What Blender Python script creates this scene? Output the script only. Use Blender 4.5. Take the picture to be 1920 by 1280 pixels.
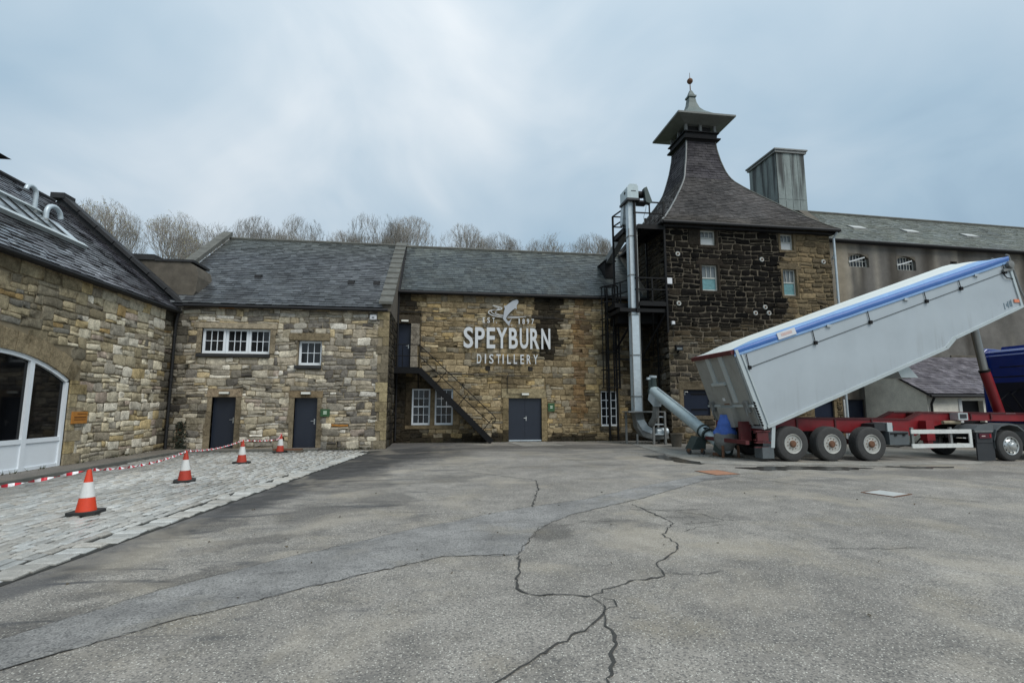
import bpy, bmesh, math, random
from mathutils import Vector, Matrix, noise
R = math.radians
for o in list(bpy.data.objects): bpy.data.objects.remove(o)
scene = bpy.context.scene
COL = scene.collection

def S(r, g, b, k=1.0):
    def f(c):
        c /= 255.0
        return c / 12.92 if c <= 0.04045 else ((c + 0.055) / 1.055) ** 2.4
    return (f(r) * k, f(g) * k, f(b) * k, 1.0)

# ------------------------------------------------------------------ camera
cam_d = bpy.data.cameras.new('camera')
cam = bpy.data.objects.new('camera', cam_d); COL.objects.link(cam)
cam_d.sensor_width = 36.0; cam_d.lens = 940.0 / 1920.0 * 36.0
cam_d.clip_start = 0.05; cam_d.clip_end = 2000
cam.location = (0, 0, 1.70)
cam.rotation_euler = (R(90 + 7.275), 0, R(-8.0))
scene.camera = cam
# ------------------------------------------------------------------ sky
SUN_EL, SUN_AZ = R(52), R(148)      # azimuth clockwise from +Y: behind the camera, to the right
w = bpy.data.worlds.new('World'); scene.world = w; w.use_nodes = True
wt = w.node_tree; wn = wt.nodes; wl = wt.links; wn.clear()
out = wn.new('ShaderNodeOutputWorld'); bg = wn.new('ShaderNodeBackground')
sky = wn.new('ShaderNodeTexSky'); sky.sky_type = 'NISHITA'; sky.sun_disc = False
sky.sun_elevation = SUN_EL; sky.sun_rotation = SUN_AZ
sky.air_density = 1.0; sky.dust_density = 2.0
tc = wn.new('ShaderNodeTexCoord'); sep = wn.new('ShaderNodeSeparateXYZ')
wl.new(tc.outputs['Generated'], sep.inputs[0])
def wm(op, a, b=None, c=None):
    n = wn.new('ShaderNodeMath'); n.operation = op
    for i, v in enumerate((a, b, c)):
        if v is None: continue
        if isinstance(v, (int, float)): n.inputs[i].default_value = v
        else: wl.new(v, n.inputs[i])
    return n.outputs[0]
den = wm('ADD', wm('ABSOLUTE', sep.outputs[2]), 0.55)
cmb = wn.new('ShaderNodeCombineXYZ')
wl.new(wm('DIVIDE', sep.outputs[0], den), cmb.inputs[0]); wl.new(wm('DIVIDE', sep.outputs[1], den), cmb.inputs[1])
def wnoise(scale, detail, dist, off):
    mp = wn.new('ShaderNodeMapping'); mp.inputs['Location'].default_value = off
    wl.new(cmb.outputs[0], mp.inputs[0])
    n = wn.new('ShaderNodeTexNoise'); n.inputs['Scale'].default_value = scale; n.inputs['Detail'].default_value = detail
    n.inputs['Distortion'].default_value = dist; n.inputs['Roughness'].default_value = 0.48
    wl.new(mp.outputs[0], n.inputs['Vector']); return n.outputs['Fac']
cl = wm('ADD', wm('MULTIPLY', wnoise(1.15, 4, 0.2, (5.2, 0.3, 0)), 0.72), wm('MULTIPLY', wnoise(3.2, 5, 0.6, (1, 7, 0)), 0.30))
# broad thinning of the cloud, high in front
dv = wn.new('ShaderNodeVectorMath'); dv.operation = 'DOT_PRODUCT'; wl.new(tc.outputs['Generated'], dv.inputs[0])
gd = Vector((-0.10, 0.80, 0.60)).normalized(); dv.inputs[1].default_value = gd
cl = wm('ADD', cl, wm('MULTIPLY', wm('POWER', wm('MAXIMUM', dv.outputs['Value'], 0.0), 14.0), 0.13))
ramp = wn.new('ShaderNodeValToRGB'); wl.new(cl, ramp.inputs[0])
e = ramp.color_ramp.elements
e[0].position = 0.36; e[0].color = S(136, 162, 184)
e[1].position = 0.74; e[1].color = S(232, 237, 240)
m_ = e.new(0.47); m_.color = S(164, 188, 205)
m_ = e.new(0.58); m_.color = S(188, 205, 217)
grad = wm('ADD', 1.0, wm('MULTIPLY', wm('MAXIMUM', sep.outputs[2], 0.0), 0.55))
scl = wn.new('ShaderNodeVectorMath'); scl.operation = 'SCALE'
wl.new(ramp.outputs[0], scl.inputs[0]); wl.new(wm('MULTIPLY', grad, 6.1), scl.inputs['Scale'])
mix = wn.new('ShaderNodeMix'); mix.data_type = 'RGBA'; mix.inputs[0].default_value = 0.90
wl.new(sky.outputs[0], mix.inputs[6]); wl.new(scl.outputs[0], mix.inputs[7])
wl.new(mix.outputs[2], bg.inputs[0]); bg.inputs[1].default_value = 0.10
wl.new(bg.outputs[0], out.inputs[0])
# ------------------------------------------------------------------ soft sun through cloud
sd = bpy.data.lights.new('sun', 'SUN'); sd.energy = 1.5; sd.angle = R(35); sd.color = (1.0, 0.965, 0.92)
so = bpy.data.objects.new('sun', sd); COL.objects.link(so)
sdir = Vector((math.sin(SUN_AZ) * math.cos(SUN_EL), math.cos(SUN_AZ) * math.cos(SUN_EL), math.sin(SUN_EL)))
so.rotation_euler = sdir.to_track_quat('Z', 'Y').to_euler(); so.location = (0, 0, 40)
# ------------------------------------------------------------------ render settings
vs = scene.view_settings
vs.view_transform = 'Standard'; vs.look = 'None'; vs.gamma = 1.0; vs.exposure = 0.58
try: vs.use_curve_mapping = False
except Exception: pass
scene.render.engine = 'CYCLES'
scene.cycles.use_denoising = True
scene.cycles.max_bounces = 6; scene.cycles.diffuse_bounces = 3

# =================================================================== helpers
class NT:
    def __init__(s, m): s.t = m.node_tree; s.t.nodes.clear()
    def n(s, typ, ins=None, **props):
        nd = s.t.nodes.new(typ)
        for k, v in props.items(): setattr(nd, k, v)
        for k, v in (ins or {}).items():
            i = nd.inputs[k]
            if isinstance(v, bpy.types.NodeSocket): s.t.links.new(v, i)
            else: i.default_value = v
        return nd
    def math(s, op, a, b=0.0, clamp=False):
        return s.n('ShaderNodeMath', {0: a, 1: b}, operation=op, use_clamp=clamp).outputs[0]
    def mix(s, f, a, b, blend='MIX'):
        nd = s.n('ShaderNodeMix', data_type='RGBA', blend_type=blend)
        for i, v in ((0, f), (6, a), (7, b)):
            if isinstance(v, bpy.types.NodeSocket): s.t.links.new(v, nd.inputs[i])
            else: nd.inputs[i].default_value = v
        return nd.outputs[2]
    def noise(s, vec, scale, detail=4, rough=0.55, dist=0.0):
        return s.n('ShaderNodeTexNoise', {'Vector': vec, 'Scale': scale, 'Detail': detail, 'Roughness': rough, 'Distortion': dist}).outputs['Fac']
    def ramp(s, f, stops):
        nd = s.n('ShaderNodeValToRGB', {0: f}); e = nd.color_ramp.elements
        e[0].position, e[0].color = stops[0][0], stops[0][1]; e[1].position, e[1].color = stops[-1][0], stops[-1][1]
        for p, c in stops[1:-1]: x = e.new(p); x.color = c
        return nd.outputs[0]
    def step(s, f, a, b):
        return s.n('ShaderNodeMapRange', {'Value': f, 'From Min': a, 'From Max': b}, interpolation_type='SMOOTHSTEP').outputs[0]
    def pos(s): return s.n('ShaderNodeNewGeometry').outputs['Position']
    def obj(s): return s.n('ShaderNodeTexCoord').outputs['Object']
    def finish(s, col, rough=0.6, metal=0.0, bump=None, bstr=0.3, bdist=0.01, **extra):
        b = s.n('ShaderNodeBsdfPrincipled', {'Metallic': metal})
        for k, v in (('Base Color', col), ('Roughness', rough)):
            if isinstance(v, bpy.types.NodeSocket): s.t.links.new(v, b.inputs[k])
            else: b.inputs[k].default_value = v
        for k, v in extra.items():
            b.inputs[k.replace('_', ' ')].default_value = v
        if bump is not None:
            bn = s.n('ShaderNodeBump', {'Height': bump, 'Strength': bstr, 'Distance': bdist})
            s.t.links.new(bn.outputs[0], b.inputs['Normal'])
        o = s.n('ShaderNodeOutputMaterial'); s.t.links.new(b.outputs[0], o.inputs[0])

MATS = {}
def newmat(name):
    m = bpy.data.materials.new(name); m.use_nodes = True; MATS[name] = m; return m, NT(m)
G = lambda v: (v, v, v, 1)
def simple(name, col, rough=0.5, metal=0.0, var=0.15, scale=3.0, dirt=0.0, bump=0.0, bscale=60, **ex):
    m, t = newmat(name); p = t.obj()
    f = t.noise(p, scale, 6, 0.62)
    c = t.mix(1.0, col, t.ramp(f, [(0.25, G(1 - var)), (0.75, G(1 + var))]), 'MULTIPLY')
    if dirt:
        d = t.step(t.noise(p, scale * 2.3, 6, 0.7, 0.5), 0.5, 0.72)
        c = t.mix(t.math('MULTIPLY', d, dirt), c, S(70, 62, 52))
    bm = t.noise(p, bscale, 3) if bump else None
    t.finish(c, rough, metal, bm, bump, 0.01, **ex); return m
def tinted(name, rough, nscale, amp, bstr, bdist, fine=40.0, spec=0.12):
    m, t = newmat(name); p = t.pos()
    a = t.n('ShaderNodeAttribute', attribute_name='tint').outputs['Color']
    f1 = t.noise(p, nscale, 7, 0.65); f2 = t.noise(p, fine, 4, 0.7)
    c = t.mix(1.0, a, t.ramp(f1, [(0.25, G(1 - amp)), (0.75, G(1 + amp))]), 'MULTIPLY')
    c = t.mix(1.0, c, t.ramp(f2, [(0.3, G(0.78)), (0.7, G(1.22))]), 'MULTIPLY')
    h = t.math('ADD', t.math('MULTIPLY', f1, 0.7), t.math('MULTIPLY', f2, 0.5))
    t.finish(c, rough, 0, h, bstr, bdist, Specular_IOR_Level=spec); return m
def stone_mat(name, bstr):
    m, t = newmat(name); p = t.pos()
    a = t.n('ShaderNodeAttribute', attribute_name='tint').outputs['Color']
    f1 = t.noise(p, 6.0, 8, 0.7); f2 = t.noise(p, 30, 5, 0.75); f3 = t.noise(p, 1.1, 9, 0.72, 0.5); f4 = t.noise(p, 3.1, 8, 0.75, 0.3)
    c = t.mix(1.0, a, t.ramp(f1, [(0.28, G(0.55)), (0.5, G(1.0)), (0.74, G(1.45))]), 'MULTIPLY')
    c = t.mix(1.0, c, t.ramp(f2, [(0.30, G(0.62)), (0.70, G(1.36))]), 'MULTIPLY')
    c = t.mix(t.math('MULTIPLY', t.step(f3, 0.48, 0.66), 0.62), c, t.mix(1.0, c, (0.36, 0.35, 0.33, 1), 'MULTIPLY'))
    c = t.mix(t.math('MULTIPLY', t.step(f4, 0.55, 0.68), 0.60), c, t.mix(1.0, c, (0.36, 0.36, 0.35, 1), 'MULTIPLY'))
    h = t.math('ADD', t.math('MULTIPLY', f1, 0.8), t.math('MULTIPLY', f2, 0.5))
    t.finish(c, 0.94, 0, h, bstr, 0.035, Specular_IOR_Level=0.12); return m
stone_mat('stone', 1.0)
tinted('mortar', 0.97, 4.0, 0.25, 0.8, 0.02, 60)
def slate_mat(name, r0, r1, scale, spec):
    m, t = newmat(name); p = t.pos()
    a = t.n('ShaderNodeAttribute', attribute_name='tint').outputs['Color']
    f1 = t.noise(p, 4.0, 7, 0.65); f2 = t.noise(p, 50, 4, 0.7); f3 = t.noise(p, scale, 5, 0.6, 0.4)
    c = t.mix(1.0, a, t.ramp(f1, [(0.25, G(0.72)), (0.75, G(1.28))]), 'MULTIPLY')
    c = t.mix(1.0, c, t.ramp(f2, [(0.3, G(0.78)), (0.7, G(1.22))]), 'MULTIPLY')
    r = t.ramp(f3, [(0.44, G(r0)), (0.62, G(r1))])
    bh = t.math('MULTIPLY', t.math('ADD', f1, t.math('MULTIPLY', f2, 0.5)), t.ramp(f3, [(0.44, G(0.03)), (0.62, G(1.0))]))
    t.finish(c, r, 0, bh, 0.3, 0.008, Specular_IOR_Level=spec); return m
slate_mat('slate', 0.34, 0.62, 0.8, 0.4); slate_mat('slate_dry', 0.62, 0.85, 0.8, 0.2); slate_mat('slate_wet', 0.08, 0.5, 1.15, 1.0)
tinted('sett', 0.38, 9.0, 0.22, 0.5, 0.010, 70, 0.5)
tinted('harl', 0.95, 1.6, 0.22, 0.9, 0.02, 45)
tinted('leadsheet', 0.6, 3.0, 0.15, 0.2, 0.01, 30, 0.4)
tinted('bark', 0.95, 2.0, 0.2, 0.2, 0.01, 20)
simple('white_frame', S(226, 232, 236), 0.35, var=0.04)
simple('white_paint', S(205, 207, 203), 0.55, var=0.10, dirt=0.35)
simple('sash_paint', S(176, 178, 172), 0.6, var=0.12, dirt=0.4)
simple('door_navy', S(36, 42, 53), 0.38, var=0.08)
simple('door_blue', S(20, 30, 48), 0.42, var=0.10)
simple('glass_dark', S(30, 33, 36), 0.06, var=0.35, scale=1.3, Specular_IOR_Level=0.5)
simple('glass_arch', S(14, 15, 17), 0.04, var=0.3, scale=0.8, Specular_IOR_Level=0.3)
simple('glass_grey', S(98, 105, 107), 0.12, var=0.2, scale=2)
simple('board_white', S(196, 199, 198), 0.7, var=0.1, scale=6)
simple('board_teal', S(96, 138, 142), 0.75, var=0.3, scale=9, dirt=0.3)
simple('black_steel', S(14, 14, 15), 0.6, var=0.3, scale=5, Specular_IOR_Level=0.25)
simple('black_pipe', S(18, 18, 19), 0.65, var=0.2)
simple('galv', S(186, 197, 202), 0.40, 0.2, var=0.14, scale=6, dirt=0.12)
simple('galv_dull', S(126, 128, 126), 0.6, 0.35, var=0.2, scale=5, dirt=0.3)
simple('conc', S(128, 126, 120), 0.95, var=0.25, scale=1.5, bump=0.5)
simple('dressed', S(150, 138, 116), 0.93, var=0.22, scale=4, bump=0.5, bscale=30)
simple('dressed_dark', S(92, 86, 76), 0.93, var=0.35, scale=3, bump=0.5, bscale=30)
simple('dressed_black', S(40, 37, 33), 0.95, var=0.4, scale=4, bump=0.6, bscale=30)
simple('coping', S(96, 96, 90), 0.93, var=0.35, scale=3, bump=0.5, bscale=25)
simple('coping_dark', S(44, 45, 46), 0.8, var=0.35, scale=3, bump=0.4, bscale=25)
simple('roof_base', S(38, 39, 42), 0.9, var=0.2)
simple('letter', S(206, 208, 208), 0.45, 0.25, var=0.06)
simple('fish_metal', S(170, 174, 178), 0.5, 0.3, var=0.1)
simple('red_paint', S(126, 28, 34), 0.42, var=0.2, scale=4, dirt=0.25)
simple('red_dark', S(84, 30, 32), 0.55, var=0.25, scale=5, dirt=0.4)
def alu(name):
    m, t = newmat(name); p = t.obj()
    st = t.noise(t.n('ShaderNodeMapping', {0: p, 'Rotation': (0, R(20), 0), 'Scale': (3.2, 1, 0.22)}).outputs[0], 1.4, 6, 0.65, 0.2)
    c = t.mix(1.0, S(174, 182, 186), t.ramp(t.noise(p, 0.8, 5), [(0.3, G(0.93)), (0.7, G(1.07))]), 'MULTIPLY')
    z = t.n('ShaderNodeSeparateXYZ', {0: p}).outputs
    h = t.math('SUBTRACT', z[2], t.math('MULTIPLY', z[0], 0.38))
    lowd = t.math('MULTIPLY', t.step(st, 0.50, 0.72), t.step(h, 2.6, 1.3))
    c = t.mix(t.math('MULTIPLY', lowd, 0.30), c, S(112, 112, 108))
    c = t.mix(t.math('MULTIPLY', t.step(t.noise(p, 5.0, 7, 0.75), 0.60, 0.75), 0.16), c, S(110, 108, 102))
    t.finish(c, t.ramp(st, [(0.3, G(0.30)), (0.7, G(0.46))]), 0.2, t.noise(p, 0.9, 2), 0.05, 0.05); return m
alu('alu_body')
simple('alu_rail', S(186, 194, 194), 0.38, 0.35, var=0.08)
simple('gate_grey', S(150, 150, 144), 0.5, 0.2, var=0.12, scale=2, dirt=0.25)
simple('tarp_blue', S(56, 100, 164), 0.45, var=0.12, scale=3, bump=0.3, bscale=5)
simple('tarp_light', S(128, 162, 202), 0.45, var=0.12, scale=3, bump=0.3, bscale=5)
simple('tarp_white', S(216, 220, 214), 0.5, var=0.06, scale=2, bump=0.2, bscale=5)
simple('sock_blue', S(64, 98, 172), 0.7, var=0.25, scale=5, bump=0.6, bscale=9)
simple('rubber', S(58, 58, 57), 0.85, var=0.25, scale=8, dirt=0.2, bump=0.3)
simple('rim_paint', S(178, 178, 172), 0.5, 0.3, var=0.15, scale=10, dirt=0.45)
simple('alloy', S(196, 198, 196), 0.3, 0.7, var=0.12, scale=10, dirt=0.2)
simple('rust', S(104, 74, 54), 0.85, var=0.35, scale=15)
simple('rust_plate', S(158, 114, 88), 0.85, var=0.25, scale=6, bump=0.3)
simple('cab_blue', S(10, 42, 118), 0.22, var=0.1, Coat_Weight=0.6)
simple('cab_dark', S(8, 14, 34), 0.4, var=0.1)
simple('plastic_grey', S(84, 90, 92), 0.6, var=0.15, dirt=0.2)
simple('plastic_dark', S(44, 47, 50), 0.6, var=0.15, dirt=0.2)
simple('hyd_steel', S(150, 150, 146), 0.3, 0.7, var=0.1)
simple('cone_orange', S(214, 66, 34), 0.5, var=0.12, scale=9, dirt=0.15)
simple('cone_orange_old', S(176, 58, 40), 0.6, var=0.2, scale=9, dirt=0.4)
simple('cone_white', S(216, 216, 212), 0.4, var=0.08, scale=9, dirt=0.15)
simple('cone_base', S(44, 45, 44), 0.85, var=0.2, scale=9, dirt=0.3)
simple('tape_red', S(196, 34, 52), 0.4, var=0.06)
simple('tape_white', S(232, 228, 228), 0.4, var=0.04)
simple('wood_sign', S(176, 118, 52), 0.55, var=0.15, scale=8)
simple('sign_green', S(48, 84, 50), 0.5, var=0.1)
simple('sign_text', S(196, 214, 192), 0.5, var=0.05)
simple('sign_brown', S(108, 66, 22), 0.6, var=0.1)
simple('lamp_white', S(226, 226, 216), 0.35, var=0.04)
simple('box_white', S(210, 212, 214), 0.4, var=0.05)
simple('box_pink', S(200, 176, 170), 0.5, var=0.15, scale=20)
simple('box_slate', S(104, 122, 132), 0.5, var=0.15, scale=20)
simple('orange_lamp', S(214, 128, 92), 0.35, var=0.08)
simple('lens_red', S(150, 18, 30), 0.25, var=0.05)
simple('lens_maroon', S(74, 18, 34), 0.25, var=0.1)
simple('grass', S(66, 78, 42), 0.95, var=0.4, scale=0.4)
simple('moss', S(58, 62, 34), 0.95, var=0.4, scale=5)
simple('ivy', S(30, 36, 22), 0.8, var=0.4, scale=9)
simple('steel_green', S(168, 182, 184), 0.42, 0.15, var=0.12, dirt=0.15)
simple('motor_green', S(62, 74, 72), 0.5, 0.3, var=0.15, dirt=0.2)

# ---- ground materials
STAINS = [(-1.0, 9.9, .6, 1.1, 15, .5), (-2.0, 8.6, .5, .9, 5, .55), (-1.9, 13.4, .8, 1.4, -5, .6), (-3.4, 6.3, .35, .8, -10, .55), (-4.3, 4.2, .8, .4, 15, .6), (2.6, 7.3, .5, .3, 10, .4), (9.5, 10.8, 2.4, .35, 6, .35), (-2.4, 15.6, 1.5, 3.2, -8, .9), (-1.2, 18.5, 2.6, 2.6, 0, .85), (-2.9, 12.2, .7, 1.9, -10, .8), (-3.2, 9.9, .55, 1.2, -8, .7), (-3.3, 7.9, .5, .9, -12, .6), (-2.35, 6.9, 1.0, .32, 30, .65), (-2.75, 5.5, .9, .28, 26, .6),
          (-1.6, 11.6, .7, 1.0, 20, .55), (-2.2, 10.9, .5, .7, 10, .5), (1.5, 20.8, 3.2, 1.4, 0, .6), (6.0, 20.6, 2.6, 1.3, 0, .6), (-3.3, 4.5, .9, .35, 20, .5), (.2, 12.3, .8, .8, 0, .35), (1.45, 6.9, .35, .6, -25, .6), (4.0, 7.6, .7, .45, 0, .35), (12, 11.6, 4, .7, 0, .4), (5.8, 16.0, 2.2, .5, 10, .4), (-1.2, 8.9, .9, .25, 25, .4), (3.5, 14.2, 2.6, .35, 4, .35)]
def asphalt(name, base, chip, chipamt, dark, rough, wet=False):
    m, t = newmat(name); p = t.pos()
    sx = t.n('ShaderNodeSeparateXYZ', {0: p}).outputs
    big = t.noise(p, 0.35, 6, 0.6); mid = t.noise(p, 2.2, 6, 0.66, 0.3); fine = t.noise(p, 55, 3, 0.75)
    c = t.mix(1.0, base, t.ramp(big, [(0.3, G(0.74)), (0.7, G(1.22))]), 'MULTIPLY')
    c = t.mix(1.0, c, t.ramp(mid, [(0.28, G(0.70)), (0.72, G(1.24))]), 'MULTIPLY')
    c = t.mix(1.0, c, t.ramp(fine, [(0.30, G(0.62)), (0.70, G(1.38))]), 'MULTIPLY')
    hue = t.noise(p, 0.8, 4, 0.6)
    c = t.mix(t.math('MULTIPLY', t.step(hue, 0.5, 0.75), 0.45), c, S(148, 138, 118))
    v = t.n('ShaderNodeTexVoronoi', {'Vector': p, 'Scale': 75.0, 'Randomness': 1.0})
    vr = t.n('ShaderNodeSeparateXYZ', {0: v.outputs['Color']}).outputs[0]
    cf = t.math('MULTIPLY', t.math('GREATER_THAN', vr, 1.0 - chipamt), t.step(v.outputs['Distance'], 0.55, 0.25))
    c = t.mix(cf, c, chip)
    df = t.math('MULTIPLY', t.math('LESS_THAN', vr, 0.2), 0.55)
    c = t.mix(df, c, S(70, 70, 70))
    r = t.ramp(mid, [(0.3, G(rough - 0.12)), (0.7, G(rough + 0.1))])
    if dark:
        # damp, newer band of tarmac that runs beside the cobbles, ragged along its edge
        edge = t.math('ADD', t.math('MULTIPLY', t.math('SUBTRACT', sx[1], 5.6), 0.118), -4.1)
        d = t.math('SUBTRACT', sx[0], edge)
        mp = t.n('ShaderNodeMapping', {0: p, 'Rotation': (0, 0, R(-30)), 'Scale': (0.55, 2.4, 1)}).outputs[0]
        st = t.noise(mp, 1.0, 7, 0.68, 0.8)
        wdt = t.math('ADD', 0.25, t.math('MULTIPLY', t.math('MAXIMUM', t.math('SUBTRACT', sx[1], 8.0), 0.0), 0.26))
        rel = t.math('DIVIDE', d, t.math('ADD', wdt, 0.35))
        band = t.math('SUBTRACT', t.math('ADD', st, 0.42), t.math('MULTIPLY', rel, 0.55))
        bandf = t.math('MULTIPLY', t.step(band, 0.40, 0.62), t.step(d, 9.0, 3.0))
        near = t.step(sx[1], 22.0, 13.5)
        c = t.mix(t.math('MULTIPLY', t.math('MULTIPLY', bandf, 0.75), 1.0), c, S(80, 79, 79))
        # loose dark smears further out
        sm = t.math('MULTIPLY', t.step(st, 0.52, 0.64), t.step(d, 5.5, 2.0))
        c = t.mix(t.math('MULTIPLY', sm, 0.75), c, S(76, 76, 77))
        # darkish tyre-polished apron by the doors
        ap = t.math('MULTIPLY', t.step(sx[1], 15.5, 20.5), t.step(t.noise(mp, 0.8, 5, 0.6, 0.5), 0.40, 0.58))
        c = t.mix(t.math('MULTIPLY', ap, 0.55), c, S(84, 83, 80))
        mp2 = t.n('ShaderNodeMapping', {0: p, 'Rotation': (0, 0, R(8)), 'Scale': (0.18, 1.6, 1)}).outputs[0]
        tyre = t.math('MULTIPLY', t.step(t.noise(mp2, 1.3, 5, 0.6, 0.4), 0.56, 0.70), t.step(sx[1], 8.0, 13.0))
        c = t.mix(t.math('MULTIPLY', tyre, 0.35), c, S(92, 92, 92))
    if name == 'tarmac_patch':
        mp3 = t.n('ShaderNodeMapping', {0: p, 'Rotation': (0, 0, R(-35)), 'Scale': (0.6, 1.5, 1)}).outputs[0]
        sp_ = t.math('ADD', t.math('MULTIPLY', t.step(t.noise(mp3, 3.4, 6, 0.65, 0.4), 0.56, 0.66), 0.55), t.math('MULTIPLY', t.step(t.noise(mp3, 0.9, 5, 0.6, 0.3), 0.50, 0.64), 0.45))
        c = t.mix(sp_, c, t.mix(1.0, c, (0.5, 0.5, 0.51, 1), 'MULTIPLY'))
    if dark:
        nv = t.n('ShaderNodeTexNoise', {'Vector': p, 'Scale': 1.6, 'Detail': 5.0, 'Roughness': 0.65}).outputs['Color']
        nv = t.n('ShaderNodeVectorMath', {0: nv, 1: (0.5, 0.5, 0.5)}, operation='SUBTRACT').outputs[0]
        pw = t.n('ShaderNodeVectorMath', {0: p, 1: t.n('ShaderNodeVectorMath', {0: nv, 3: 1.5}, operation='SCALE').outputs[0]}, operation='ADD').outputs[0]
        tot = None
        for (bx_, by_, rx_, ry_, ro_, am) in STAINS:
            mpn = t.n('ShaderNodeMapping', {0: pw, 'Location': (bx_, by_, 0), 'Rotation': (0, 0, R(ro_)), 'Scale': (rx_, ry_, 50)}, vector_type='TEXTURE').outputs[0]
            ln = t.n('ShaderNodeVectorMath', {0: mpn}, operation='LENGTH').outputs['Value']
            k = t.math('MULTIPLY', t.step(ln, 1.15, 0.55), am)
            tot = k if tot is None else t.math('MAXIMUM', tot, k)
        tot = t.math('MULTIPLY', tot, t.ramp(mid, [(0.30, G(0.55)), (0.6, G(1.0))]))
        c = t.mix(tot, c, t.mix(1.0, c, (0.26, 0.26, 0.27, 1), 'MULTIPLY'))
        lt_ = t.math('MULTIPLY', t.step(t.noise(p, 0.5, 5, 0.6, 0.6), 0.50, 0.66), 0.35)
        c = t.mix(lt_, c, S(176, 166, 148))
    h = t.math('ADD', t.math('MULTIPLY', fine, 0.6), t.math('MULTIPLY', cf, 0.3))
    t.finish(c, r, 0, h, 0.7, 0.01, Specular_IOR_Level=0.3); return m
asphalt('tarmac', S(140, 135, 127), S(205, 202, 190), 0.13, True, 0.72)
asphalt('tarmac_patch', S(141, 139, 135), S(166, 164, 160), 0.04, False, 0.62)
asphalt('tarmac_side', S(118, 113, 106), S(150, 146, 138), 0.05, False, 0.7)
asphalt('pad', S(152, 149, 141), S(168, 166, 160), 0.03, False, 0.75)
simple('crack', S(60, 59, 56), 0.95, var=0.3, scale=20)
simple('wet', S(64, 62, 58), 0.22, var=0.2, scale=2)
simple('joint_dirt', S(46, 46, 42), 0.9, var=0.3, scale=6)
simple('cover_pale', S(176, 178, 174), 0.6, var=0.12, scale=6)

class MB:
    def __init__(s): s.v = []; s.f = []; s.m = []; s.t = []; s.mi = 0; s.tint = None
    def add(s, vs, fs, tint=None):
        b = len(s.v); s.v += [tuple(v) for v in vs]
        s.f += [tuple(i + b for i in f) for f in fs]; s.m += [s.mi] * len(fs)
        tt = tint or s.tint or (1, 1, 1, 1); s.t += [tt] * len(vs)
    def hexa(s, P, tint=None):
        s.add(P, [(3, 2, 1, 0), (4, 5, 6, 7), (0, 1, 5, 4), (1, 2, 6, 5), (2, 3, 7, 6), (3, 0, 4, 7)], tint)
    def box(s, a, b, tint=None):
        (x0, y0, z0), (x1, y1, z1) = a, b
        s.hexa([(x0, y0, z0), (x1, y0, z0), (x1, y1, z0), (x0, y1, z0), (x0, y0, z1), (x1, y0, z1), (x1, y1, z1), (x0, y1, z1)], tint)
    def bar(s, p0, p1, wx, wz, upv=(0, 0, 1)):
        p0 = Vector(p0); p1 = Vector(p1); d = (p1 - p0).normalized(); u = Vector(upv)
        if abs(d.dot(u)) > 0.98: u = Vector((0, 1, 0))
        sd_ = d.cross(u).normalized(); u2 = sd_.cross(d)
        a = sd_ * wx / 2; b = u2 * wz / 2
        s.hexa([p0 - a - b, p0 + a - b, p1 + a - b, p1 - a - b, p0 - a + b, p0 + a + b, p1 + a + b, p1 - a + b])
    def tube(s, pts, r, n=8, caps=True, tint=None):
        pts = [Vector(p) for p in pts]; rs = r if isinstance(r, (list, tuple)) else [r] * len(pts)
        vs = []; pu = None
        for i, p in enumerate(pts):
            d = (pts[min(i + 1, len(pts) - 1)] - pts[max(i - 1, 0)]).normalized()
            if pu is None:
                pu = Vector((0, 0, 1)) if abs(d.z) < 0.9 else Vector((1, 0, 0))
            a = d.cross(pu).normalized(); b = a.cross(d).normalized(); pu = b
            for k in range(n):
                t = 2 * math.pi * k / n
                vs.append(p + (a * math.cos(t) + b * math.sin(t)) * rs[i])
        fs = []
        for i in range(len(pts) - 1):
            for k in range(n):
                k2 = (k + 1) % n
                fs.append((i * n + k, i * n + k2, (i + 1) * n + k2, (i + 1) * n + k))
        if caps: fs += [tuple(range(n - 1, -1, -1)), tuple((len(pts) - 1) * n + k for k in range(n))]
        s.add(vs, fs, tint)
    def lathe(s, prof, o, axis, n=24, closed=False):
        o = Vector(o); ax = Vector(axis).normalized(); u = Vector((0, 0, 1)) if abs(ax.z) < 0.9 else Vector((1, 0, 0))
        a = ax.cross(u).normalized(); b = a.cross(ax)
        vs = []
        for (r, h) in prof:
            for k in range(n):
                t = 2 * math.pi * k / n
                vs.append(o + ax * h + (a * math.cos(t) + b * math.sin(t)) * r)
        fs = []; L = len(prof); rng = L if closed else L - 1
        for i in range(rng):
            j = (i + 1) % L
            for k in range(n):
                k2 = (k + 1) % n; fs.append((i * n + k, j * n + k, j * n + k2, i * n + k2))
        if not closed:
            fs += [tuple(range(n)), tuple((L - 1) * n + k for k in range(n - 1, -1, -1))]
        s.add(vs, fs)
    def prism(s, pts, off):
        n = len(pts); off = Vector(off); a = [Vector(p) for p in pts]
        s.add(a + [p + off for p in a], [tuple(range(n)), tuple(range(2 * n - 1, n - 1, -1))] + [(i, (i + 1) % n + 0, (i + 1) % n + n, i + n) for i in range(n)])
    def sheet(s, rows):
        n = len(rows[0]); vs = [p for r in rows for p in r]; fs = []
        for i in range(len(rows) - 1):
            for k in range(n - 1): fs.append((i * n + k, i * n + k + 1, (i + 1) * n + k + 1, (i + 1) * n + k))
        s.add(vs, fs)

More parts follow.
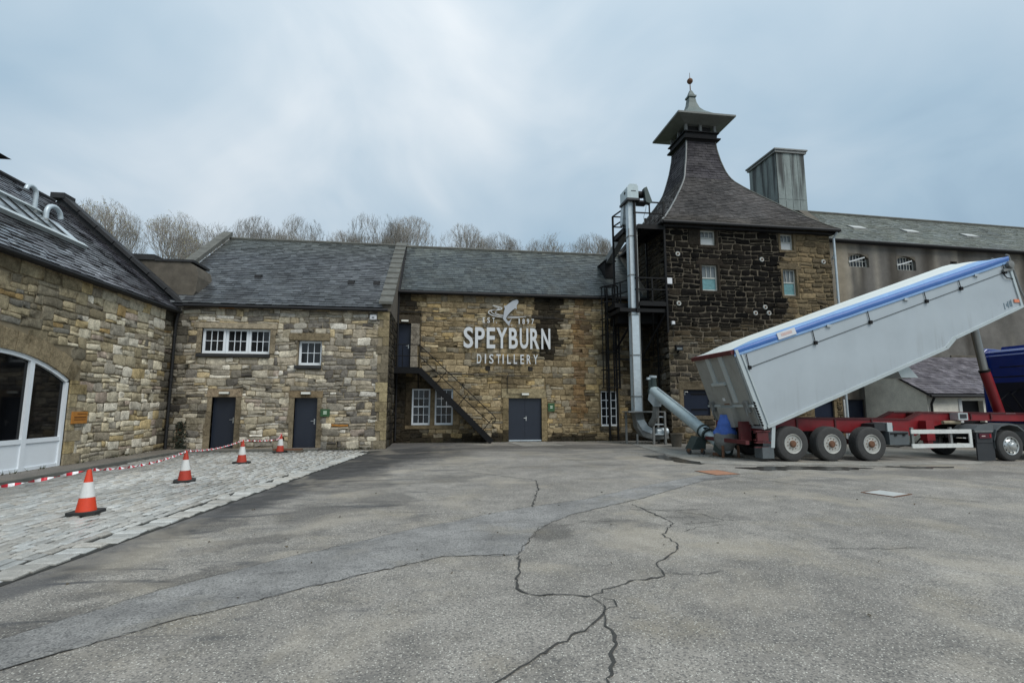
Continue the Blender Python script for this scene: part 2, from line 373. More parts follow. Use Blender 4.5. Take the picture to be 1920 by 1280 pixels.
OFF = {}
def build(name, mb, mats, parent=None, smooth=False, loc=None):
    me = bpy.data.meshes.new(name)
    off = OFF.get(root_of(parent).name, Vector()) if parent else Vector()
    if loc is not None: off = Vector(loc)
    me.from_pydata([(v[0] - off.x, v[1] - off.y, v[2] - off.z) for v in mb.v], [], mb.f)
    if not isinstance(mats, (list, tuple)): mats = [mats]
    for m in mats: me.materials.append(MATS[m])
    if len(mats) > 1: me.polygons.foreach_set('material_index', mb.m)
    if any(t is not mb.t[0] for t in mb.t) or (mb.t and mb.t[0] != (1, 1, 1, 1)):
        at = me.attributes.new('tint', 'FLOAT_COLOR', 'POINT')
        at.data.foreach_set('color', [c for t in mb.t for c in t])
    if smooth: me.polygons.foreach_set('use_smooth', [True] * len(me.polygons))
    me.update()
    o = bpy.data.objects.new(name, me); COL.objects.link(o)
    if parent: o.parent = parent
    if loc is not None:
        base = OFF.get(root_of(parent).name, Vector()) if parent else Vector()
        o.location = Vector(loc) - base
    return o
def root_of(o):
    while o.parent is not None: o = o.parent
    return o
def autosmooth(o, ang=35):
    me = o.data; bm = bmesh.new(); bm.from_mesh(me)
    for f in bm.faces: f.smooth = True
    for ed in bm.edges:
        ed.smooth = not (len(ed.link_faces) == 2 and ed.calc_face_angle(0) > R(ang))
    bm.to_mesh(me); bm.free(); return o
def tag(o, label, cat, group=None, kind=None):
    if label: o['label'] = label
    if cat: o['category'] = cat
    if group: o['group'] = group
    if kind: o['kind'] = kind
    return o
def thing(name, label, cat, loc=(0, 0, 0), rot=None, local=False, group=None):
    o = bpy.data.objects.new(name, None); COL.objects.link(o); o.location = loc
    o.empty_display_size = 0.3
    if rot: o.rotation_euler = rot
    OFF[o.name] = Vector() if local else Vector(loc)
    return tag(o, label, cat, group)
def structure(o): o['kind'] = 'structure'; return o
def copy_tree(o, parent=None):
    c = o.copy(); COL.objects.link(c); c.parent = parent
    for ch in list(o.children): copy_tree(ch, c)
    return c
class F:
    """wall frame: u along the wall, v up, d outwards"""
    def __init__(s, o, u, n): s.o = Vector(o); s.u = Vector(u); s.n = Vector(n)
    def p(s, u, v, d=0.0): return s.o + s.u * u + Vector((0, 0, v)) + s.n * d
    def box(s, mb, u0, v0, d0, u1, v1, d1, tint=None):
        mb.hexa([s.p(u0, v0, d1), s.p(u1, v0, d1), s.p(u1, v0, d0), s.p(u0, v0, d0), s.p(u0, v1, d1), s.p(u1, v1, d1), s.p(u1, v1, d0), s.p(u0, v1, d0)], tint)
def nz(x, y, z=0.0): return noise.noise(Vector((x, y, z)))
def fb(x, y, z=0.0): return noise.fractal(Vector((x, y, z)), 0.9, 2.1, 4)
def clamp(x, a=0.0, b=1.0): return max(a, min(b, x))
def lerp(a, b, t): return a + (b - a) * t
def mulc(c, k): return (c[0] * k, c[1] * k, c[2] * k, 1.0)
def mixc(a, b, t): return tuple(lerp(a[i], b[i], t) for i in range(3)) + (1.0,)
def sst(x, a, b):
    t = clamp((x - a) / (b - a)); return t * t * (3 - 2 * t)

# ------------------------------------------------------------------ walls
def wall_core(fr, W, H, ops, tint, thick=0.5, arch=None, step=0.5):
    """backing of mortar, openings cut right through with their reveals; arch=(u0,u1,func)"""
    mb = MB()
    us = {0.0, W}; vs_ = {0.0, H}
    for (a, b, c, d) in ops: us |= {a, c}; vs_ |= {b, d}
    n = int(W / step)
    us |= {W * i / n for i in range(n)}; n = max(1, int(H / step)); vs_ |= {H * i / n for i in range(n)}
    if arch: us |= {lerp(arch[0], arch[1], i / 20) for i in range(21)}
    us = sorted(u for u in us if 0 <= u <= W); vs_ = sorted(v for v in vs_ if 0 <= v <= H)
    idx = {}
    V = []; T = []; FS = []
    def vid(u, v, d=0.0):
        k = (round(u, 4), round(v, 4), d)
        if k not in idx:
            idx[k] = len(V); V.append(fr.p(u, v, d)); T.append(tint(u, v))
        return idx[k]
    for i in range(len(us) - 1):
        a, c = us[i], us[i + 1]
        if c - a < 1e-5: continue
        um = (a + c) / 2
        inarch = arch and arch[0] < um < arch[1]
        for j in range(len(vs_) - 1):
            b, d = vs_[j], vs_[j + 1]
            if d - b < 1e-5: continue
            vm = (b + d) / 2
            if any(o[0] < um < o[2] and o[1] < vm < o[3] for o in ops): continue
            if inarch:
                za, zc = max(b, arch[2](a)), max(b, arch[2](c))
                if za >= d and zc >= d: continue
                FS.append((vid(a, min(za, d)), vid(c, min(zc, d)), vid(c, d), vid(a, d)))
            else:
                FS.append((vid(a, b), vid(c, b), vid(c, d), vid(a, d)))
    mb.v = [tuple(v) for v in V]; mb.f = FS; mb.m = [0] * len(FS); mb.t = T
    for (a, b, c, d) in ops:
        for (p, q) in (((a, b), (a, d)), ((a, d), (c, d)), ((c, d), (c, b)), ((c, b), (a, b))):
            mb.add([fr.p(*p, 0), fr.p(*q, 0), fr.p(*q, -0.32), fr.p(*p, -0.32)], [(0, 1, 2, 3)], tint((a + c) / 2, d))
    if arch:
        L = [(arch[0], 0.0)] + [(lerp(arch[0], arch[1], i / 20), arch[2](lerp(arch[0], arch[1], i / 20))) for i in range(21)] + [(arch[1], 0.0)]
        for p, q in zip(L, L[1:]):
            mb.add([fr.p(*p, 0), fr.p(*q, 0), fr.p(*q, -0.32), fr.p(*p, -0.32)], [(0, 1, 2, 3)], tint(arch[1], 1))
    # back, ends and head
    tt = tint(W / 2, H / 2)
    A = [(0, 0), (W, 0), (W, H), (0, H)]
    mb.add([fr.p(u, v, -thick) for u, v in A], [(3, 2, 1, 0)], tt)
    for p, q in zip(A, A[1:] + A[:1]):
        mb.add([fr.p(*p, 0), fr.p(*q, 0), fr.p(*q, -thick), fr.p(*p, -thick)], [(0, 3, 2, 1)], tt)
    return mb

def rubble(W, H, rng, band, lw, avoid, split=0.5, mn=0.07, arch=None):
    cells = []; v = 0.0
    while v < H - 0.05:
        h = rng.uniform(*band)
        if H - v - h < band[0] * 0.7: h = H - v
        u = -rng.uniform(0, lw[0])
        while u < W:
            wd = rng.uniform(*lw) * (0.8 + 0.5 * h / band[1])
            a, c = max(0, u), min(W, u + wd)
            if W - c < 0.12: c = W
            if c - a > 0.05:
                k = rng.random()
                if k < split and h > 0.2:
                    s1 = rng.uniform(0.3, 0.7)
                    cells.append((a, v, c, v + h * s1))
                    if rng.random() < 0.5 and c - a > 0.3:
                        mcut = lerp(a, c, rng.uniform(0.35, 0.65))
                        cells += [(a, v + h * s1, mcut, v + h), (mcut, v + h * s1, c, v + h)]
                    else: cells.append((a, v + h * s1, c, v + h))
                else: cells.append((a, v, c, v + h))
            u = c if c == W else u + wd
            if c == W: break
        v += h
    for (oa, ob, oc, od) in avoid:
        nxt = []
        for (a, b, c, d) in cells:
            if c <= oa or a >= oc or d <= ob or b >= od: nxt.append((a, b, c, d)); continue
            if a < oa: nxt.append((a, b, oa, d))
            if c > oc: nxt.append((oc, b, c, d))
            m0, m1 = max(a, oa), min(c, oc)
            if b < ob: nxt.append((m0, b, m1, ob))
            if d > od: nxt.append((m0, od, m1, d))
        cells = nxt
    cells = [q for q in cells if q[2] - q[0] > mn and q[3] - q[1] > mn * 0.6]
    if arch:
        cells = [q for q in cells if not (arch[0] < (q[0] + q[2]) / 2 < arch[1] and (q[1] + q[3]) / 2 < arch[2]((q[0] + q[2]) / 2))]
    return cells

def stone_geo(fr, cell, rng, seed, gap, proud, warp):
    a, b, c, d = cell; wd, h = c - a, d - b
    g = min(gap * rng.uniform(0.6, 1.4), wd * 0.2, h * 0.2); r = min(wd, h) * rng.uniform(0.05, 0.22)
    a += g; b += g; c -= g; d -= g
    O = [(a + r, b), (c - r, b), (c, b + r * rng.uniform(.5, 1)), (c, d - r * rng.uniform(.5, 1)), (c - r, d), (a + r, d), (a, d - r * rng.uniform(.5, 1)), (a, b + r * rng.uniform(.5, 1))]
    if wd > 0.4:
        O.insert(1, ((a + c) / 2 + rng.uniform(-.1, .1), b)); O.insert(6, ((a + c) / 2 + rng.uniform(-.1, .1), d))
    j = min(0.028, min(wd, h) * 0.12)
    P = []
    for (u, v) in O:
        u2 = u + rng.uniform(-j, j); v2 = v + rng.uniform(-j, j)
        u2 += warp * nz(u * 1.1 + seed, v * 1.1, 3.3); v2 += warp * 1.3 * nz(u * 0.9 + seed, v * 0.9, 9.1)
        P.append((u2, v2))
    n = len(P); cu = sum(p[0] for p in P) / n; cv = sum(p[1] for p in P) / n
    pr = proud * rng.uniform(0.55, 1.35); tx, ty = rng.uniform(-.4, .4) * proud, rng.uniform(-.4, .4) * proud
    V = [fr.p(u, v, -0.03) for u, v in P] + [fr.p(u, v, pr * 0.72) for u, v in P]
    V += [fr.p(lerp(cu, u, 0.91), lerp(cv, v, 0.87), pr + tx * (u - cu) / wd + ty * (v - cv) / h + rng.uniform(-.006, .006)) for u, v in P]
    V.append(fr.p(cu, cv, pr * 1.06))
    fs = []
    for i in range(n):
        k = (i + 1) % n
        fs += [(i, k, n + k, n + i), (n + i, n + k, 2 * n + k, 2 * n + i), (2 * n + i, 2 * n + k, 3 * n)]
    return V, fs

def lay_stones(parent, fr, cells, tintf, seed, gap=0.012, proud=0.03, warp=0.05, vis=None, cap=300, name='stone'):
    rng = random.Random(seed)
    def score(q):
        u, v = (q[0] + q[2]) / 2, (q[1] + q[3]) / 2
        if vis and not vis(u, v): return -1
        p = fr.p(u, v); d = (p - cam.location)
        return (q[2] - q[0]) * (q[3] - q[1]) * abs(d.dot(fr.n)) / d.length ** 3
    cells = sorted(cells, key=score, reverse=True)
    rest = MB()
    for i, q in enumerate(cells):
        V, fs = stone_geo(fr, q, rng, seed, gap, proud, warp)
        t = tintf((q[0] + q[2]) / 2, (q[1] + q[3]) / 2, rng)
        if i < cap and score(q) > 0:
            mb = MB(); mb.add(V, fs, t); build(name, mb, 'stone', parent, True, loc=fr.p((q[0] + q[2]) / 2, (q[1] + q[3]) / 2))
        else: rest.add(V, fs, t)
    if rest.v:
        o = build('small_stones', rest, 'stone', parent, True); o['kind'] = 'stuff'

# ------------------------------------------------------------------ slates
def slates(parent, surf, n, rng, wid, tintf, cap=0, over=0.35, lift=0.016, name='slate', score=None, mat='slate'):
    """surf(t) -> (left point, right point) of the course line at t in 0..1 (eave to ridge); normal from neighbours"""
    items = []
    for i in range(n):
        t0 = i / n; t1 = min(1.0, (i + 1 + over) / n)
        L0, R0 = surf(t0); L1, R1 = surf(t1)
        W0 = (R0 - L0).length
        nr = (R0 - L0).cross((L1 + R1) * 0.5 - (L0 + R0) * 0.5)
        if nr.length < 1e-9: continue
        nr.normalize()
        u = -rng.uniform(0, 1) * wid[0]; W = max(W0, 0.01)
        while u < W:
            wd = rng.uniform(*wid); a = clamp(u / W); b = clamp((u + wd - 0.006) / W); u += wd
            if (b - a) * W < 0.03: continue
            l = lift * rng.uniform(0.6, 1.5); j = rng.uniform(-.006, .006)
            up = (L1 - L0).normalized() * j
            p0 = L0.lerp(R0, a) + nr * l + up; p1 = L0.lerp(R0, b) + nr * (l * rng.uniform(.8, 1.2)) + up
            p2 = L1.lerp(R1, b) + nr * 0.002; p3 = L1.lerp(R1, a) + nr * 0.002
            dn = -nr * (l + 0.004)
            V = [p0, p1, p2, p3, p0 + dn, p1 + dn, p2 + dn * 0.3, p3 + dn * 0.3]
            items.append((V, tintf((p0 + p2) * 0.5, rng)))
    fs = [(0, 1, 2, 3), (4, 5, 1, 0), (5, 6, 2, 1), (7, 4, 0, 3)]
    if cap and score: items.sort(key=lambda q: -score((q[0][0] + q[0][2]) * 0.5))
    rest = MB()
    for k, (V, t) in enumerate(items):
        if k < cap:
            mb = MB(); mb.add(V, fs, t); build(name, mb, mat, parent, loc=V[0])
        else: rest.add(V, fs, t)
    o = build('slates', rest, mat, parent); o['kind'] = 'stuff'
    return o

# ------------------------------------------------------------------ windows, doors
WR = random.Random(77)
def window(parent, fr, u0, v0, u1, v1, cols, rows, rec=0.14, frame='white_frame', glass='glass_dark', fw=0.065, bar=0.024, lower=None, midrail=False, bars_up=True):
    mb = MB()
    fr.box(mb, u0, v0, -rec - 0.07, u0 + fw, v1, -rec); fr.box(mb, u1 - fw, v0, -rec - 0.07, u1, v1, -rec)
    fr.box(mb, u0 + fw, v0, -rec - 0.07, u1 - fw, v0 + fw * 1.25, -rec + 0.004); fr.box(mb, u0 + fw, v1 - fw, -rec - 0.07, u1 - fw, v1, -rec - 0.002)
    wo = build('window', mb, frame, parent)
    a, c, b, d = u0 + fw, u1 - fw, v0 + fw * 1.25, v1 - fw
    gb = MB(); vmid = (b + d) / 2
    if midrail: fr.box(gb, a, vmid - 0.03, -rec - 0.06, c, vmid + 0.03, -rec - 0.006)
    lo = b
    if lower: lo = vmid
    cw = (c - a) / cols; rh = (d - lo) / rows
    for i in range(1, cols): fr.box(gb, a + cw * i - bar / 2, lo, -rec - 0.05, a + cw * i + bar / 2, d, -rec - 0.014)
    for j in range(1, rows):
        y = lo + rh * j
        if midrail and abs(y - vmid) < 0.02: continue
        fr.box(gb, a, y - bar / 2, -rec - 0.049, c, y + bar / 2, -rec - 0.016)
    if gb.v: build('glazing_bar', gb, frame, wo)
    for i in range(cols):
        for j in range(rows):
            pm = MB(); x0, x1, y0, y1 = a + cw * i + 0.004, a + cw * (i + 1) - 0.004, lo + rh * j + 0.004, lo + rh * (j + 1) - 0.004
            t1, t2 = WR.uniform(-.004, .004), WR.uniform(-.004, .004); D = -rec - 0.045
            q = [fr.p(x0, y0, D + t1 + t2), fr.p(x1, y0, D - t1 + t2), fr.p(x1, y1, D - t1 - t2), fr.p(x0, y1, D + t1 - t2)]
            pm.prism(q, fr.n * -0.006); build('pane', pm, glass, wo)
    if lower:
        pm = MB(); fr.box(pm, a, b, -rec - 0.06, c, lo - 0.031 if midrail else lo, -rec - 0.03); build('board', pm, lower, wo)
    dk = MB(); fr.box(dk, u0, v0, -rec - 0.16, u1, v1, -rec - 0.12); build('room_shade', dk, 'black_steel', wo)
    return wo
def door(parent, fr, u0, v0, u1, v1, mat, rec=0.16, double=False, handle='right', frame=None):
    mb = MB(); fr.box(mb, u0 + 0.045, v0 + 0.02, -rec - 0.05, u1 - 0.045, v1 - 0.045, -rec)
    if double: 
        mb = MB(); um = (u0 + u1) / 2
        fr.box(mb, u0 + 0.045, v0 + 0.02, -rec - 0.05, um - 0.004, v1 - 0.045, -rec); fr.box(mb, um + 0.004, v0 + 0.02, -rec - 0.05, u1 - 0.045, v1 - 0.045, -rec)
    do = build('door', mb, mat, parent)
    fm = MB(); fr.box(fm, u0, v0, -rec - 0.08, u0 + 0.045, v1, -rec + 0.03); fr.box(fm, u1 - 0.045, v0, -rec - 0.08, u1, v1, -rec + 0.03)
    fr.box(fm, u0 + 0.045, v1 - 0.045, -rec - 0.08, u1 - 0.045, v1, -rec + 0.028); build('door_frame', fm, frame or mat, do)
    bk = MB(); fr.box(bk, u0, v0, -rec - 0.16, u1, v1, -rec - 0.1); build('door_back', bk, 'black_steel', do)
    hm = MB()
    hu = (u1 - 0.12) if handle == 'right' else ((u0 + 0.12) if handle == 'left' else (u0 + u1) / 2 + 0.06)
    s_ = -1 if handle == 'right' else (1 if handle == 'left' else -1)
    fr.box(hm, hu - 0.02, v0 + 0.95, -rec, hu + 0.02, v0 + 1.16, -rec + 0.012)
    hm.tube([fr.p(hu, v0 + 1.08, -rec), fr.p(hu, v0 + 1.08, -rec + 0.06), fr.p(hu + s_ * 0.12, v0 + 1.075, -rec + 0.06)], 0.011, 8)
    build('handle', hm, 'alloy', do)
    return do
def slab(parent, fr, name, u0, v0, d0, u1, v1, d1, mat, bev=0.012, jit=0.0):
    mb = MB(); fr.box(mb, u0, v0, d0, u1, v1, d1)
    o = build(name, mb, mat, parent)
    bm = bmesh.new(); bm.from_mesh(o.data)
    bmesh.ops.bevel(bm, geom=list(bm.edges), offset=min(bev, 0.3 * min(abs(u1 - u0), abs(v1 - v0), abs(d1 - d0))), segments=1, affect='EDGES')
    bmesh.ops.recalc_face_normals(bm, faces=bm.faces)
    bm.to_mesh(o.data); bm.free(); return o

# =================================================================== GROUND
def gz(x, y): return -0.014 * clamp(x - 10.7, 0, 14)
RG = random.Random(5)
mb = MB()
xs = [-400, -120, -60, -30, -20, -12, -6, 0, 5, 8, 10.7, 12, 14, 16, 18, 20, 22, 24.7, 40, 80, 400]
ys = [-400, -100, -40, -10, 0, 5, 10, 15, 20, 25, 30, 34]
mb.sheet([[(x, y, gz(x, y)) for x in xs] for y in ys])
structure(build('yard', mb, 'tarmac'))
mb = MB()
hx = [-400, -150, -90, -60, -40, -20, 0, 20, 40, 60, 90, 150, 400]
hy = [(34, 0), (37, 1.2), (42, 4.5), (48, 7.2), (56, 9), (70, 12), (95, 15), (160, 18), (400, 20)]
mb.sheet([[(x, y, z + (0 if y == 34 else 0.8 * nz(x * .07, y * .07)) + gz(x, y)) for x in hx] for y, z in hy])
structure(build('hillside', mb, 'grass', smooth=True))

def flat(name, pts, mat, z, rag=0.0, sub=0.25, seed=1, th=None):
    """irregular sheet laid on the yard, outline roughened"""
    rng = random.Random(seed); P = []
    for i in range(len(pts)):
        a, b = Vector(pts[i]), Vector(pts[(i + 1) % len(pts)]); L = (b - a).length; n = max(1, int(L / sub))
        for k in range(n):
            q = a.lerp(b, k / n)
            P.append((q.x + rng.uniform(-rag, rag), q.y + rng.uniform(-rag, rag)))
    me = bpy.data.meshes.new(name); bm = bmesh.new()
    f = bm.faces.new([bm.verts.new((x, y, gz(x, y) + z)) for x, y in P])
    bmesh.ops.triangulate(bm, faces=[f]); bmesh.ops.recalc_face_normals(bm, faces=bm.faces)
    if bm.faces and sum(f.normal.z for f in bm.faces) < 0: bmesh.ops.reverse_faces(bm, faces=bm.faces)
    bm.to_mesh(me); bm.free(); me.materials.append(MATS[mat])
    o = bpy.data.objects.new(name, me); COL.objects.link(o); return structure(o)
# the reinstated trench that crosses the yard
flat('trench_patch', [(-6.0, 3.0), (-3.16, 4.39), (-2.56, 5.33), (-1.59, 6.3), (-0.45, 7.26), (1.19, 8.46), (2.68, 9.21), (4.2, 10.42), (6.47, 11.93),
                      (7.6, 12.0), (6.6, 11.2), (6.0, 11.05), (3.65, 9.08), (2.04, 7.93), (1.38, 7.16), (0.91, 5.95), (0.05, 6.01), (-1.28, 5.15), (-2.15, 4.52), (-3.2, 3.5), (-6.0, 2.0)], 'tarmac_patch', 0.004, 0.03, 0.2, 3)
flat('loading_pad', [(8.73, 23.7), (7.9, 17.8), (7.62, 14.33), (8.72, 13.64), (12.4, 13.15), (16.5, 13.6), (19.5, 15.5), (19.0, 21.6), (10.4, 21.6), (10.3, 23.7)], 'pad', 0.006, 0.03, 0.4, 4)
flat('door_slab', [(3.1, 23.85), (4.9, 23.85), (5.3, 21.3), (3.4, 21.2)], 'pad', 0.004, 0.02, 0.3, 6)
for i, (pts, sd_) in enumerate((([(6.9, 16.6), (7.7, 16.9), (7.75, 14.4), (7.55, 13.9), (7.2, 14.4)], 8),
                                ([(8.0, 13.1), (9.2, 13.35), (10.9, 13.0), (11.9, 12.7), (10.6, 12.2), (9.4, 12.55), (8.6, 12.4)], 9),
                                ([(12.3, 13.0), (13.6, 13.05), (14.6, 12.8), (13.3, 12.45)], 10))):
    flat('damp_patch', pts, 'wet', 0.009, 0.10, 0.18, sd_)

def crack(pts, w0, seed, wander=0.05):
    rng = random.Random(seed); P = []
    for a, b in zip(pts, pts[1:]):
        a, b = Vector(a), Vector(b); n = max(2, int((b - a).length / 0.07))
        for k in range(n):
            q = a.lerp(b, k / n); P.append(q + Vector((rng.uniform(-1, 1), rng.uniform(-1, 1))) * wander * (0.2 if k == 0 else 0.55))
    P.append(Vector(pts[-1])); mb = MB(); rows = []
    for i, q in enumerate(P):
        d = (P[min(i + 1, len(P) - 1)] - P[max(0, i - 1)]).normalized(); s_ = Vector((-d.y, d.x))
        ww = w0 * .50 * (0.2 + 1.7 * abs(nz(i * 0.31, seed * 3.7)) + rng.uniform(0, .9)) * (0.5 if i in (0, len(P) - 1) else 1)
        rows.append([(q.x - s_.x * ww, q.y - s_.y * ww, gz(q.x, q.y) + 0.008), (q.x + s_.x * ww, q.y + s_.y * ww, gz(q.x, q.y) + 0.008)])
    mb.sheet(rows); return structure(build('crack', mb, 'crack'))
for pts, w0, sd_ in (
    ([(0.75, 13.23), (1.5, 12.4), (2.19, 11.63), (2.0, 10.4), (1.56, 8.6)], 0.018, 1),
    ([(0.91, 5.9), (0.74, 4.9), (0.83, 4.72), (1.37, 4.61)], 0.016, 2),
    ([(1.37, 4.61), (1.6, 4.78), (1.85, 4.93), (2.25, 5.03), (2.30, 5.2), (2.35, 5.45), (2.75, 5.8), (2.92, 6.12), (2.95, 6.6), (3.39, 7.2), (3.36, 7.9), (3.32, 8.62)], 0.017, 3),
    ([(1.37, 4.61), (1.42, 4.42), (1.36, 4.25), (1.22, 4.05), (0.8, 3.72), (0.37, 3.32), (-0.4, 2.7)], 0.016, 4),
    ([(1.36, 4.25), (1.30, 4.0), (1.28, 3.7), (1.12, 3.4), (1.05, 3.1), (0.9, 2.6)], 0.019, 5),
    ([(1.42, 4.6), (1.55, 4.5), (1.52, 4.35), (1.40, 4.3)], 0.011, 6),
    ([(3.36, 7.6), (4.0, 7.5), (4.4, 7.2)], 0.010, 7), ([(3.1, 8.2), (3.9, 8.0), (4.5, 8.1)], 0.010, 8), ([(2.9, 7.4), (2.2, 7.5), (1.7, 7.2)], 0.008, 9),
    ([(3.3, 6.7), (3.6, 6.9), (4.1, 7.0)], 0.009, 10), ([(4.6, 5.7), (5.1, 5.6), (5.8, 5.55)], 0.009, 11), ([(7.1, 11.6), (7.7, 10.2), (8.3, 9.3)], 0.011, 12),
    ([(-6.0, 2.0), (-3.2, 3.5), (-2.15, 4.52), (-1.28, 5.15), (0.05, 6.01), (0.91, 5.95), (1.38, 7.16), (2.04, 7.93), (3.65, 9.08), (6.0, 11.05), (6.6, 11.3)], 0.009, 13),
    ([(-6.0, 3.0), (-3.16, 4.39), (-2.56, 5.33), (-1.59, 6.3), (-0.45, 7.26), (1.19, 8.46), (2.68, 9.21), (4.2, 10.42), (6.47, 11.93)], 0.006, 14),
    ([(8.45, 9.3), (8.9, 8.5), (9.6, 7.9)], 0.010, 15), ([(3.4, 21.2), (3.1, 23.6)], 0.02, 16), ([(5.3, 21.3), (4.9, 23.6)], 0.02, 17), ([(3.38, 21.2), (5.3, 21.3)], 0.012, 22),
    ([(8.73, 23.6), (7.9, 17.8), (7.62, 14.33), (8.72, 13.64), (12.4, 13.15)], 0.014, 18), ([(3.0, 8.6), (3.5, 8.1), (4.1, 7.7), (4.2, 7.2), (3.5, 7.1)], 0.009, 19), ([(2.3, 5.1), (2.6, 5.0), (2.9, 5.1)], 0.01, 20)):
    crack(pts, w0, sd_)

# cobbled apron of setts
EDGE = lambda y: -4.1 + (y - 5.6) * 0.118
KX = -9.12; KY = 19.75
mb = MB(); n = 24
mb.sheet([[(KX, lerp(3.0, KY, i / n), 0.006), (EDGE(lerp(3.0, KY, i / n)) if lerp(3.0, KY, i / n) < 18.8 else lerp(-2.55, -2.2, (lerp(3.0, KY, i / n) - 18.8)), lerp(3.0, KY, i / n), 0.006)] for i in range(n + 1)])
cob = structure(build('cobbled_apron', mb, 'joint_dirt'))
sr = random.Random(21); setts = []
x_lo = KX + 0.02
row = 0; s_off = 0.0
PITCH = 0.155
def edge_at(y): return EDGE(min(y, 18.8)) + max(0, y - 18.8) * 0.3
nrow = int((-1.9 - KX) / PITCH)
for r_ in range(nrow + 3):
    # rows run along the wall and swing gently with the tarmac edge
    base = KX + 0.05 + r_ * PITCH
    y = 3.2 + sr.uniform(0, 0.2)
    while y < KY - 0.1:
        L = sr.uniform(0.20, 0.34)
        t = (base - KX) / 5.0
        x = base + 0.05 * nz(y * 0.25, r_ * 0.05, 4) + t * (EDGE(y) - EDGE(10)) * 0.9
        if x < edge_at(y + L) - 0.42 and x > KX + 0.06: setts.append((x, y, PITCH, L))
        y += L + 0.012
# border course, laid crosswise
y = 3.2
while y < 18.7:
    L = sr.uniform(0.17, 0.24); setts.append((edge_at(y) - 0.20 + sr.uniform(-.035, .035), y, 0.36, L)); y += L + 0.012
def sett_geo(x, y, wd, L):
    g = 0.016; a, c, b, d = x - wd / 2 + g * 1.3, x + wd / 2 - g * 1.3, y + g * .5, y + L - g * .5
    j = lambda: sr.uniform(-.008, .008); h = sr.uniform(0.022, 0.042)
    r = 0.02; B = [(a + j(), b + j()), (c + j(), b + j()), (c + j(), d + j()), (a + j(), d + j())]
    cx, cy = (a + c) / 2, (b + d) / 2
    V = [(p, q, 0.0) for p, q in B] + [(p, q, h * .55) for p, q in B] + [(lerp(cx, p, 1 - r / (wd / 2 - g)), lerp(cy, q, 1 - r / (L / 2)), h + sr.uniform(-.003, .003)) for p, q in B]
    fs = []
    for i in range(4):
        k = (i + 1) % 4; fs += [(i, k, 4 + k, 4 + i), (4 + i, 4 + k, 8 + k, 8 + i)]
    fs.append((8, 9, 10, 11)); return V, fs
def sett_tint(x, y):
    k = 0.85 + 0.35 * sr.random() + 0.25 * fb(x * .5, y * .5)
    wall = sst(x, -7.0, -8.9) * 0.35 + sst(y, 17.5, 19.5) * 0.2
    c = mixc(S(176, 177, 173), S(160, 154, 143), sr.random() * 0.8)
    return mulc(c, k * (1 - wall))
setts.sort(key=lambda s: (s[0] ** 2 + s[1] ** 2) if (s[1] > 4.4 and s[0] / max(s[1], .1) > -0.80) else 1e6)
rest = MB()
for i, (x, y, wd, L) in enumerate(setts):
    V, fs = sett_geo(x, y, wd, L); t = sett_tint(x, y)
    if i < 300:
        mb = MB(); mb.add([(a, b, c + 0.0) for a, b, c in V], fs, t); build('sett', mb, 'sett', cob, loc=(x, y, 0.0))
    else: rest.add(V, fs, t)
o = build('setts', rest, 'sett', cob); o['kind'] = 'stuff'
# raised pavement along the left wing and in front of the doors, with its kerb
mb = MB(); mb.box((-10.25, 3.0, -0.1), (KX - 0.12, KY + 0.12, 0.085)); mb.box((KX - 0.12, KY + 0.12, -0.1), (-4.55, 20.72, 0.085)); mb.box((-10.25, KY + 0.12, -0.1), (KX - 0.12, 20.72, 0.0852))
pav = structure(build('pavement', mb, 'tarmac_side'))
def kerb(a, b, seed):
    rng = random.Random(seed); a, b = Vector(a), Vector(b); L = (b - a).length; d = (b - a).normalized(); s_ = Vector((-d.y, d.x, 0)); u = 0
    while u < L - 0.1:
        l = min(rng.uniform(.7, 1.0), L - u); p, q = a + d * (u + .004), a + d * (u + l - .004); h = 0.095 + rng.uniform(-.006, .006)
        mb = MB(); mb.hexa([p - s_ * .07, q - s_ * .07, q + s_ * .055, p + s_ * .055] + [v + Vector((0, 0, h)) for v in (p - s_ * .06, q - s_ * .06, q + s_ * .055, p + s_ * .055)])
        build('kerbstone', mb, 'coping', pav); u += l
kerb((KX - 0.06, 3.0, 0), (KX - 0.06, KY, 0), 1); kerb((KX - 0.1, KY + 0.06, 0), (-4.5, KY + 0.06, 0), 2)

# covers set in the yard
def cover(x, y, w_, l_, rot, mat, label):
    t = thing('manhole_cover', label, 'manhole cover', (x, y, gz(x, y)), (0, 0, rot), local=True)
    m = MB(); m.box((-w_ / 2, -l_ / 2, 0.002), (w_ / 2, l_ / 2, 0.013)); build('plate', m, mat, t)
    m = MB(); k = 0.045
    for a in ((-w_ / 2 - k, -l_ / 2 - k, w_ / 2 + k, -l_ / 2 - .004), (-w_ / 2 - k, l_ / 2 + .004, w_ / 2 + k, l_ / 2 + k), (-w_ / 2 - k, -l_ / 2 - .004, -w_ / 2 - .004, l_ / 2 + .004), (w_ / 2 + .004, -l_ / 2 - .004, w_ / 2 + k, l_ / 2 + .004)):
        m.box((a[0], a[1], 0.001), (a[2], a[3], 0.012))
    build('frame', m, 'rust', t)
cover(7.0, 12.25, 0.62, 0.75, R(8), 'rust_plate', 'rusty orange manhole cover in the yard near the auger')
cover(8.62, 8.95, 0.55, 0.5, R(20), 'cover_pale', 'pale grey manhole cover alone in the open yard')
